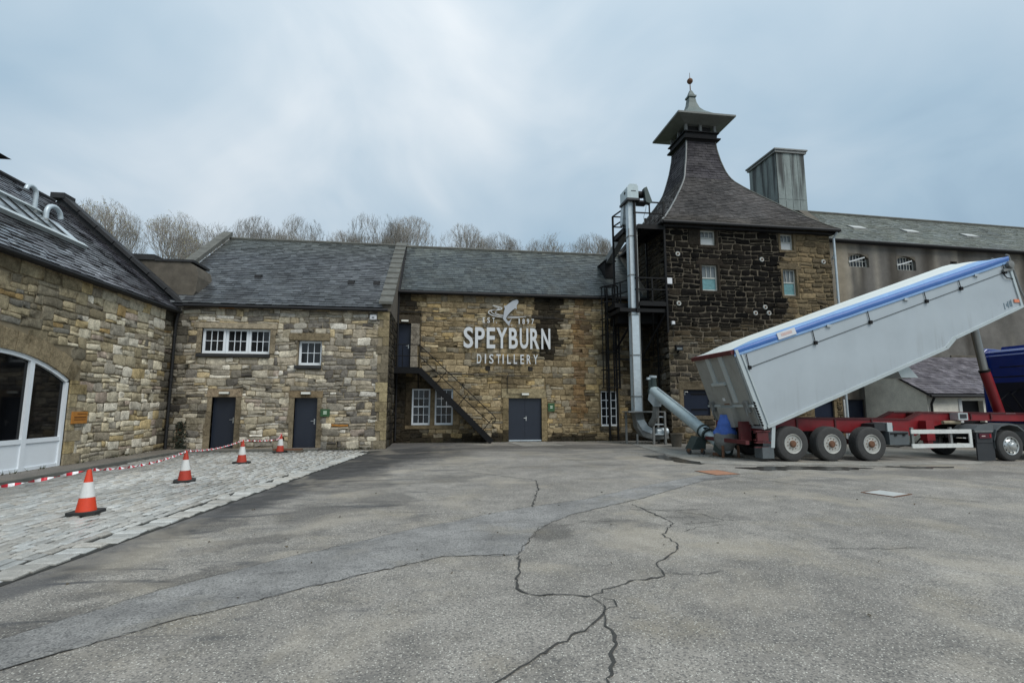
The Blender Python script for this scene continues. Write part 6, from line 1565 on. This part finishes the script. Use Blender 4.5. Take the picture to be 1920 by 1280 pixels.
# wheels
def wheel(parent, x, y0_, z, w_, R_, rimmat, alloy=False, first=None):
    if first is not None:
        c = first.copy(); COL.objects.link(c); c.parent = parent; c.location = (x, y0_, z)
        for g_ in first.children:
            d = g_.copy(); COL.objects.link(d); d.parent = c
        return c
    m = MB(); pr_ = [(.285, .03), (.31, .0), (R_ * .80, -.012), (R_ * .93, .005), (R_ * .985, .035), (R_, .07)]
    for k in range(4):
        a = .07 + (w_ - .14) * (k + .5) / 4; pr_ += [(R_, a - .018), (R_ - .014, a - .014), (R_ - .014, a + .014), (R_, a + .018)]
    pr_ += [(R_, w_ - .07), (R_ * .985, w_ - .035), (R_ * .93, w_ - .005), (R_ * .8, w_), (.31, w_), (.285, w_ - .03)]
    m.lathe(pr_, (0, 0, 0), (0, 1, 0), 40, closed=True); ty = autosmooth(build('wheel', m, 'rubber', parent), 30); ty.location = (x, y0_, z)
    m = MB(); dish = -.02 if alloy else .045
    m.lathe([(.29, .03), (.30, .0), (.292, -.012), (.272, -.005), (.262, .05), (.20, dish + .03), (.175, dish), (.14, dish - .005), (.12, dish - .03 if not alloy else dish - .05), (.02, dish - .035 if not alloy else dish - .06)], (0, 0, 0), (0, 1, 0), 40); rm = autosmooth(build('rim', m, rimmat, ty), 35)
    m = MB()
    for k in range(10):
        a = 2 * math.pi * k / 10; r_ = .232; m.lathe([(.028, -.002), (.028, -.004)], (r_ * math.cos(a), lerp(dish + .03, .05, .52) - .012, r_ * math.sin(a)), (0, 1, 0), 10)
    build('hand_holes', m, BS, ty)
    m = MB()
    for k in range(10):
        a = 2 * math.pi * (k + .5) / 10; m.lathe([(.016, 0), (.016, -.03)], (.167 * math.cos(a), dish + .0, .167 * math.sin(a)), (0, 1, 0), 6)
    build('wheel_nuts', m, 'rust' if not alloy else 'alloy', ty)
    m = MB(); m.lathe([(.11, dish), (.11, dish - .05), (.085, dish - .075), (.05, dish - .08)], (0, 0, 0), (0, 1, 0), 12); build('hub', m, 'rust' if not alloy else 'alloy', ty)
    return ty
w1 = None
for x in (.03, 1.36, 2.74):
    o = wheel(TR, x, -.02, .535 + zc(x), .38, .535, 'rim_paint', first=w1); w1 = w1 or o
    o2 = wheel(TR, x, 2.50, .535 + zc(x), .38, .535, 'rim_paint', first=w1); o2.rotation_euler = (0, 0, math.pi)
    m = MB(); m.tube([(x, .3, .53 + zc(x)), (x, 2.2, .53 + zc(x))], .07, 10); build('axle', m, 'red_dark', ch)
    o.rotation_euler = (0, x * 1.3, 0)
for x in (.03, 1.36, 2.74):
    m = MB(); m.lathe([(.10, -.16), (.15, -.12), (.13, 0), (.15, .12), (.10, .16)], (x + .42, .82, .60), (0, 0, 1), 14); autosmooth(build('air_bag', m, 'rubber', ch), 40)
    m = MB(); m.tube([(x - .3, .9, .95), (x - .15, .86, .62), (x, .8, .55)], .018, 6); m.tube([(x + .1, .7, 1.0), (x + .2, .66, .7), (x + .05, .6, .58)], .014, 6); build('brake_hose', m, BS, ch)
m = MB(); m.tube([(3.2, .5, .62), (3.6, .45, .40), (4.2, .5, .36), (5.0, .6, .48), (5.6, .7, .9)], .022, 6); m.tube([(6.4, .5, 1.2), (7.0, .6, 1.0), (7.6, .8, 1.12), (8.4, .9, 1.1)], .02, 6); build('air_hose', m, BS, ch)
# tool box, sideguard, ram
m = MB(); m.box((3.42, .02, .46), (4.12, .55, .88)); bx_ = build('tool_box', m, 'plastic_grey', TR); m = MB(); m.box((3.46, .0, .80), (4.08, .02, .84)); m.box((3.60, -.005, .74), (3.68, .02, .80)); m.box((3.9, -.005, .74), (3.98, .02, .80)); build('latch', m, BS, bx_)
m = MB(); m.prism([(3.0, .1, .90), (3.62, .1, .90), (3.7, .1, 1.05), (3.3, .1, 1.15), (3.0, .1, 1.12)], (0, .5, 0)); build('coiled_sheet', m, 'plastic_dark', TR); m = MB(); m.box((3.42, .06, .88), (3.60, .62, 1.16)); build('strap_band', m, 'alu_rail', TR)
sgd = MB()
for (a, b) in (((4.2, .87), (6.42, .87)), ((4.2, .42), (6.42, .42))): sgd.bar((a[0], .02, a[1]), (b[0], .02, b[1]), .04, .13)
sgd.box((6.34, .003, .35), (6.44, .037, .93)); sgo = build('sideguard', sgd, 'white_paint', TR)
for x in (4.3, 5.72): m = MB(); m.box((x - .04, .05, .40), (x + .04, .12, 1.0)); build('sideguard_post', m, 'galv_dull', sgo)
rb, rm_, rt_ = Vector((9.18, 1.24, 1.40)), Vector((8.74, 1.24, 2.96)), Vector((8.46, 1.24, 4.80))
m = MB(); m.tube([rb, rm_], .155, 20); ram = autosmooth(build('ram', m, 'red_paint', TR), 50); m = MB(); m.tube([rm_, rt_], .125, 20); autosmooth(build('ram_stage', m, 'hyd_steel', ram), 50); m = MB(); m.tube([rm_ - (rm_ - rb).normalized() * .06, rm_ + (rm_ - rb).normalized() * .02], .168, 20); build('ram_collar', m, BS, ram)
m = MB(); m.box((8.3, .9, 4.72), (8.75, 1.6, 5.0)); m.box((9.0, .9, 1.3), (9.4, 1.6, 1.45)); build('ram_bracket', m, 'alu_rail', TR)
m = MB(); m.prism([(4.4, .35, 2.62), (5.05, .35, 2.62), (4.72, .35, 2.98), (4.2, .35, 3.02)], (0, .7, 0)); build('stop_bracket', m, 'alu_rail', body)

# =================================================================== TRACTOR UNIT
TK = thing('tractor_unit', 'blue lorry tractor unit coupled to the tipping trailer at the right edge', 'lorry', (10.70, 14.33, 0), local=True)
m = MB()
for y in (.75, 1.6): m.box((6.4, y, .62), (13.5, y + .1, .88))
tch = build('chassis', m, 'plastic_dark', TK)
tw1 = wheel(TK, 7.88, .0, .50 + zc(7.88), .33, .50, 'alloy', True)
for (x, y, r_) in ((7.88, 2.48, 1), (11.9, .02, 0), (11.9, 2.48, 1)):
    o = wheel(TK, x, y, .50 + zc(x), .33, .50, 'alloy', True, first=tw1); o.rotation_euler = (0, 0, math.pi * r_)
m = MB(); m.tube([(7.88, .3, .45), (7.88, 2.2, .45)], .09, 10); build('axle', m, BS, tch)
# wheel arch
def archplate(x, zc_, y0_, y1_):
    P = [(x - .62, zc_ - .12), (x - .64, zc_ + .10), (x - .52, zc_ + .45), (x - .3, zc_ + .60), (x, zc_ + .65), (x + .3, zc_ + .60), (x + .55, zc_ + .42)]; m = MB()
    for (a, b) in zip(P, P[1:]): m.hexa([(a[0], y0_, a[1]), (b[0], y0_, b[1]), (b[0], y1_, b[1]), (a[0], y1_, a[1]), (a[0], y0_, a[1] + .05), (b[0], y0_, b[1] + .05), (b[0], y1_, b[1] + .05), (a[0], y1_, a[1] + .05)])
    return autosmooth(build('mudguard', m, 'plastic_grey', TK), 40)
archplate(7.88, .42, -.02, .60); archplate(7.88, .42, 1.88, 2.50)
m = MB(); m.prism([(6.55, .02, .92), (6.75, .02, 1.06), (7.3, .02, 1.08), (7.3, .02, .86), (6.6, .02, .84)], (0, .7, 0)); build('rear_cover', m, 'plastic_grey', TK)
m = MB(); m.box((6.60, .0, .50), (7.20, .06, .86)); tl = build('tail_panel', m, 'plastic_dark', TK)
m = MB(); m.box((6.68, -.03, .64), (7.14, .0, .80)); build('tail_lamp', m, 'lens_maroon', tl); m = MB(); m.box((6.76, -.034, .70), (6.90, -.03, .73)); build('mark', m, 'box_pink', tl); m = MB(); m.box((7.06, -.036, .67), (7.12, -.03, .78)); build('indicator', m, 'lens_red', tl)
m = MB(); m.box((6.55, -.02, .84), (7.22, .08, .88)); build('tail_rail', m, 'galv_dull', tl)
m = MB(); m.box((6.60, .02, .02 + zc(7)), (7.26, .06, .50)); build('mudflap', m, 'plastic_dark', TK)
m = MB(); m.box((6.9, .8, .9), (8.6, 1.7, 1.08)); build('fifth_wheel', m, BS, TK)
# cab
cb = MB(); X0, X1 = 10.25, 12.6
cb.prism([(X0, .0, 1.05), (X1, .0, 1.05), (X1 + .05, .0, 2.2), (X1 - .35, .0, 3.3), (X1 - 1.0, .0, 3.75), (X0 + .2, .0, 3.82), (X0, .0, 3.66)], (0, 2.48, 0)); cab = build('cab', cb, 'cab_blue', TK)
bm = bmesh.new(); bm.from_mesh(cab.data); bmesh.ops.bevel(bm, geom=list(bm.edges), offset=.09, segments=3, affect='EDGES'); bm.to_mesh(cab.data); bm.free(); autosmooth(cab, 40)
m = MB(); m.box((X0 - .03, .35, 1.2), (X0 + .02, 2.13, 2.55)); build('rear_panel', m, 'cab_dark', cab)
m = MB(); m.box((X0 - .012, .14, 2.75), (X0 + .02, 2.34, 2.79)); m.box((X0 - .012, .5, 3.12), (X0 + .02, 1.9, 3.15)); build('rear_rib', m, 'cab_dark', cab)
for y in (.02, 2.30):
    m = MB(); m.prism([(X0 - .22, y, 1.15), (X0 + .05, y, 1.1), (X0 + .05, y, 3.55), (X0 - .12, y, 3.5), (X0 - .2, y, 2.9)], (0, .05, 0)); build('side_deflector', m, 'cab_blue', cab)
m = MB(); m.prism([(X0 + .5, .3, 3.75), (X0 + 1.3, .3, 3.7), (X0 + .6, .3, 3.95)], (0, 1.9, 0)); build('roof_deflector', m, 'cab_blue', cab)
m = MB(); m.box((X1 - 1.05, -.012, 2.15), (X1 - .3, .02, 2.95)); build('side_window', m, 'glass_dark', cab)
m = MB(); m.box((X1 - .02, .25, 2.2), (X1 + .02, 2.2, 3.1)); build('windscreen', m, 'glass_dark', cab)
m = MB(); m.box((8.75, .02, .35), (11.0, .55, .85)); build('fuel_tank', m, 'galv_dull', TK)
m = MB(); m.tube([(9.9, .9, 1.3), (9.6, 1.1, 2.1), (10.2, 1.3, 2.3)], .025, 6); m.tube([(9.9, 1.2, 1.3), (9.5, 1.4, 1.9), (10.2, 1.6, 2.2)], .025, 6); build('air_lines', m, BS, TK)
m = MB(); m.box((8.9, .6, .88), (10.2, 1.9, 1.05)); build('catwalk', m, 'plastic_dark', TK)

# =================================================================== CONES AND TAPE
c0 = None
CONES = [(-5.46, 8.95, 'traffic cone nearest the camera, bright orange with clean white band', 0.0, 'cone_orange'), (-5.60, 12.32, 'traffic cone second from the camera, its white band torn', .4, 'cone_orange_old'),
         (-5.74, 15.93, 'traffic cone third from the camera, before the left navy door', .9, 'cone_orange_old'), (-5.70, 19.35, 'traffic cone farthest from the camera, against the house wall', 1.3, 'cone_orange_old')]
tops = []
for (x, y, lab, rz, om) in CONES:
    o = thing('traffic_cone', lab, 'traffic cone', (x, y, 0.03 if y < 19 else .03), (R(1.5) if y > 12 else 0, R(-1.2), rz), local=True, group='traffic cones along the cobbles')
    m = MB(); 
    P = [(-.21, -.13), (-.13, -.21), (.13, -.21), (.21, -.13), (.21, .13), (.13, .21), (-.13, .21), (-.21, .13)]
    m.prism([(a, b, 0) for a, b in P], (0, 0, .045)); build('base', m, 'cone_base', o)
    rad = lambda z: lerp(.135, .028, (z - .045) / .625)
    for (nm, za, zb, mt_, ex) in (('lower_body', .045, .25, om, 0), ('white_band', .25, .48, 'cone_white', .003), ('upper_body', .48, .67, om, 0)):
        m = MB(); m.lathe([(rad(za) + ex, za), (rad(zb) + ex, zb)] + ([(.01, zb + .004)] if nm == 'upper_body' else []), (0, 0, 0), (0, 0, 1), 24); autosmooth(build(nm, m, mt_, o), 40)
    if 'torn' in lab:
        m = MB(); m.lathe([(rad(.30) + .006, .30), (rad(.47) + .006, .47)], (0, 0, 0), (0, 0, 1), 24)
        keep = [f for f in m.f if len(f) == 4 and f[0] % 24 in (1, 2, 3, 4, 5)]; m.f = keep; m.m = [0] * len(keep); build('bare_patch', m, om, o)
    tops.append(Vector((x, y, .70)))
tp = thing('barrier_tape', 'twisted red and white barrier tape strung between the traffic cones', 'barrier tape', (-5.6, 12, 0))
def tape(a, b, sag, tw, seed):
    n = max(14, int((b - a).length / .035)); m = MB(); rows = []
    for i in range(n + 1):
        t_ = i / n; p = a.lerp(b, t_) - Vector((0, 0, sag * 4 * t_ * (1 - t_))); d = (b - a).normalized(); s_ = d.cross(Vector((0, 0, 1))).normalized(); u_ = s_.cross(d)
        an = tw * t_ * (b - a).length + .6 * math.sin(5 * t_ + seed); w_ = s_ * math.cos(an) + u_ * math.sin(an); rows.append((p - w_ * .024, p + w_ * .024))
    for i in range(n):
        m.mi = 0 if (i // 2) % 2 else 1; m.add([rows[i][0], rows[i][1], rows[i + 1][1], rows[i + 1][0]], [(0, 1, 2, 3)])
    build('tape_length', m, ['tape_red', 'tape_white'], tp)
tape(Vector((-8.6, 7.2, .55)), tops[0], .16, 9, 1); tape(tops[0], tops[1], .10, 10, 2); tape(tops[1], tops[2], .08, 11, 3)
tape(tops[2], Vector((-5.2, 17.2, .62)), .03, 12, 4); tape(Vector((-5.2, 17.2, .62)), tops[3], .05, 12, 5)
# plank with brick at the last cone
pk = thing('prop_plank', 'short dark wooden prop lying by the farthest traffic cone', 'plank', (-5.3, 19.4, 0)); m = MB(); m.bar((-5.95, 19.45, .13), (-4.95, 19.35, .13), .2, .05); build('board', m, 'rust', pk); m = MB(); m.box((-5.2, 19.25, .03), (-4.92, 19.5, .11)); m.box((-5.9, 19.3, .03), (-5.72, 19.5, .105)); build('block', m, 'dressed_dark', pk)
# creeper on the house corner
rv_ = random.Random(8)
def creeper(x, z0, z1, wd, n, label, y=20.6):
    t = thing('creeper', label, 'climbing plant', (x, y, z0)); m = MB(); lv = MB()
    for b in range(5):
        a = Vector((x + rv_.uniform(-.1, .1), y + .04, z0)); P = [a]
        for k in range(6): a = a + Vector((rv_.uniform(-.14, .14) * wd * 2.2, 0, (z1 - z0) / 6)); P.append(a.copy())
        m.tube(P, [.014] * 5 + [.008, .004], 5)
    for k in range(n):
        u_ = rv_.random() ** 1.4; c = Vector((x + rv_.gauss(0, wd * (1 - .4 * u_)), y + rv_.uniform(-.06, .03), lerp(z0, z1, u_))); d = Vector((rv_.uniform(-1, 1), rv_.uniform(-.5, .2), rv_.uniform(-1, 1))).normalized() * rv_.uniform(.03, .06); e_ = d.cross(Vector((rv_.uniform(-.3, .3), -1, rv_.uniform(-.3, .3)))).normalized() * d.length * .7
        lv.add([c - d, c + e_, c + d, c - e_], [(0, 1, 2, 3)])
    build('stems', m, 'rust', t); o = build('leaves', lv, 'ivy', t); o['kind'] = 'stuff'
creeper(-9.62, .08, 1.1, .15, 200, 'dark creeper low in the corner beside the left door')

# weeds and grit where the walls meet the yard
wd_ = random.Random(44); lv = MB(); gr = MB()
def weeds(a, b, n, spread):
    a, b = Vector(a), Vector(b)
    for _ in range(n):
        p = a.lerp(b, wd_.random()) + Vector((wd_.uniform(-1, 1) * spread, wd_.uniform(-1, 0) * spread, 0))
        if nz(p.x * .8, p.y * .8, 3) < -.05: continue
        for k in range(wd_.randint(3, 7)):
            d = Vector((wd_.uniform(-1, 1), wd_.uniform(-1, 1), wd_.uniform(.6, 2.2))).normalized() * wd_.uniform(.04, .13); s_ = Vector((wd_.uniform(-1, 1), wd_.uniform(-1, 1), 0)).normalized() * .008
            lv.add([p - s_, p + s_, p + d], [(0, 1, 2)])
def grit(a, b, n, spread, z=0.0):
    a, b = Vector(a), Vector(b)
    for _ in range(n):
        p = a.lerp(b, wd_.random()) + Vector((wd_.gauss(0, spread), wd_.gauss(0, spread), z)); r_ = wd_.uniform(.008, .028); V = [p + Vector((wd_.uniform(-r_, r_), wd_.uniform(-r_, r_), wd_.uniform(0, r_))) for _ in range(5)]
        gr.add(V, [(0, 1, 2), (1, 2, 3), (2, 3, 4), (0, 3, 4), (0, 1, 4)], mulc(S(96, 88, 74), wd_.uniform(.4, 1.3)))
weeds((-2.0, 23.75, 0), (3.0, 23.75, 0), 70, .15); weeds((5.0, 23.8, 0), (8.4, 23.8, 0), 70, .18); weeds((-4.4, 20.6, 0), (-2.2, 20.6, 0), 40, .12); weeds((-10.1, 11, .085), (-10.1, 20.4, .085), 60, .05)
grit((-2.0, 23.7, 0), (8.4, 23.7, 0), 420, .12); grit((-4.4, 20.55, 0), (-2.2, 20.55, 0), 120, .1); grit((-10.1, 9, .085), (-10.1, 20.4, .085), 160, .04); grit((9.0, 16.3, .007), (9.8, 15.6, .007), 300, .22); grit((8.3, 22.8, .007), (10, 22, .007), 160, .3)
grit((-9.0, 10, .006), (-9.0, 19.6, .006), 140, .06); grit((2, 6, .002), (8, 8, .002), 60, 2.5); grit((-2, 6, .002), (0, 10, .002), 40, 1.5)
tag(build('weeds', lv, 'moss'), 'small green weeds growing along the foot of the walls', 'weeds', kind='stuff'); tag(build('grit', gr, 'bark'), 'loose grit and spilled grain scattered at the wall foot and hopper', 'grit', kind='stuff')

# =================================================================== TREES ON THE BANK
def tree_meshes(seed, H, spread, leafy):
    rng = random.Random(seed); tr = MB(); cr = MB(); lf = MB()
    col = lambda r: mulc(S(146, 141, 133), rng.uniform(.65, 1.15))
    def seg(mb_, p, q, r0, r1, n): mb_.tube([p, q], [r0, r1], n, False, col(r0))
    def grow(p, d, L, r, dep):
        mb_ = tr if dep == 0 else cr; n = 6 if dep == 0 else (4 if dep < 3 else 3); q = p; k = 3 if dep < 4 else 2
        for i in range(k):
            d = (d + Vector((rng.gauss(0, .10), rng.gauss(0, .10), rng.gauss(0, .05) + .06))).normalized(); q2 = q + d * L / k
            seg(mb_, q, q2, r * (1 - .35 * i / k), r * (1 - .35 * (i + 1) / k), n); q = q2
            if dep in (2, 3, 4) and rng.random() < .55: branch(q, d, L * .55, r * .35, dep + 2, 1)
        if dep >= 6:
            if leafy and rng.random() < leafy:
                for _ in range(2):
                    s_ = .08; c = q + Vector((rng.uniform(-.1, .1), rng.uniform(-.1, .1), rng.uniform(-.1, .1))); a = Vector((rng.uniform(-1, 1), rng.uniform(-1, 1), rng.uniform(-1, 1))).normalized() * s_; b = a.orthogonal().normalized() * s_
                    lf.add([c - a, c + b, c + a, c - b], [(0, 1, 2, 3)])
            return
        branch(q, d, L, r * .66, dep + 1, {0: 7, 1: 4, 2: 3, 3: 3, 4: 3, 5: 3}[dep])
    def branch(q, d, L, r, dep, n):
        ph = rng.uniform(0, 6.28)
        for i in range(n):
            a = ph + 6.28 * i / n + rng.uniform(-.4, .4); tilt = rng.uniform(.22, .62) * spread * (1.25 if dep == 1 else 1.0)
            o_ = d.orthogonal().normalized(); o2 = d.cross(o_); nd = (d * math.cos(tilt) + (o_ * math.cos(a) + o2 * math.sin(a)) * math.sin(tilt) + Vector((0, 0, .10))).normalized()
            grow(q, nd, L * rng.uniform(.62, .85) if dep > 1 else L * rng.uniform(.7, 1.0), max(r * rng.uniform(.7, 1.0), .017), dep)
    grow(Vector((0, 0, -.5)), Vector((0, 0, 1)), H * .34, H * .017, 0)
    top = max(v[2] for v in cr.v); k = H / top; kx = k * 1.0
    rx, rz, zc0 = 3.9 * H / 15, 5.2 * H / 15, H * .985 - 5.2 * H / 15
    xs_ = sorted(math.hypot(v[0], v[1]) for v in cr.v); kx = rx * 1.0 / xs_[int(len(xs_) * .80)]
    def dome(v):
        x, y, z = v[0] * kx, v[1] * kx, v[2] * k
        e_ = math.sqrt((x * x + y * y) / rx ** 2 + (max(z - zc0, 0) / rz) ** 2)
        if e_ > .8:
            s_ = (.8 + (e_ - .8) * .34) / e_; x *= s_; y *= s_; z = zc0 + (z - zc0) * s_ if z > zc0 else z
        return (x, y, z)
    for mb_ in (tr, cr, lf): mb_.v = [dome(v) for v in mb_.v]
    return tr, cr, lf
TREES = []
for s_, H, sp_, leafy in ((11, 15.2, .95, .16), (12, 15.0, .85, 0), (13, 14.6, 1.0, .12), (14, 14.6, .92, 0)):
    TREES.append(tree_meshes(s_, H, sp_, leafy))
def hz_(y):
    for (a, b), (c, d) in zip(hy, hy[1:]):
        if a <= y <= c: return lerp(b, d, (y - a) / (c - a))
    return 10
protos = {}
simple('bud_green', S(148, 140, 96), .9, var=.3)
SPOTS = [(-34.0, 53, 0, 1.0, 'yellow-budded bare tree behind the left wing gable'), (-28.8, 56, 0, .95, 'bare tree just right of the yellow-budded one'), (-23.6, 54, 2, 1.0, 'bare tree rising left of the house skew'), (-20.6, 58, 1, .98, 'bare tree over the left end of the house ridge'),
         (-15.4, 55, 3, 1.0, 'bare tree over the middle of the house ridge'), (-12.0, 59, 1, .90, 'thin bare tree over the right half of the house ridge'), (-7.6, 54, 3, 1.04, 'dense round bare tree above the house roof near the stepped skew'), (-3.4, 56, 1, 1.02, 'bare tree right behind the stepped skew'),
         (2.4, 55, 3, .98, 'round bare tree above the fish emblem'), (6.3, 58, 1, .94, 'slim bare tree right of the round one above the emblem'), (9.6, 56, 2, .93, 'bare tree above the right part of the facade roof'), (14.2, 55, 2, 1.0, 'pale budding bare tree left of the elevator'), (18.0, 58, 3, .95, 'bare tree half hidden by the elevator head'),
         (-41, 58, 2, .98, 'bare tree half hidden by the left wing ridge'), (-19.0, 62, 3, .90, 'bare tree set back between the left trees'), (.2, 61, 2, .93, 'bare tree set back behind the roof near the emblem'),
         (-17.6, 57, 2, .94, 'bare tree filling the gap left of the house ridge middle'), (-5.4, 60, 3, .96, 'bare tree set back just left of the stepped skew'), (4.6, 54, 2, .90, 'low bare tree between the two above the emblem'), (11.9, 60, 3, .95, 'bare tree set back left of the pale budding one'), (16.2, 53, 1, .92, 'slim bare tree touching the elevator platform')]
rz_ = random.Random(9)
for (x, y, k, sc, lab) in SPOTS:
    if k not in protos:
        o = thing('bare_tree', lab, 'tree', (x, y, hz_(y) - .2), local=True, group='bare trees on the bank'); tr, cr, lf = TREES[k]
        build('trunk', tr, 'bark', o); build('crown', cr, 'bark', o)
        if lf.v: b = build('buds', lf, 'bud_green', o); b['kind'] = 'stuff'
        protos[k] = o
    else:
        o = copy_tree(protos[k]); tag(o, lab, 'tree')
    o.location = (x, y, hz_(y) - .2); o.rotation_euler = (0, 0, rz_.uniform(0, 6.28)); o.scale = (sc, sc, sc)
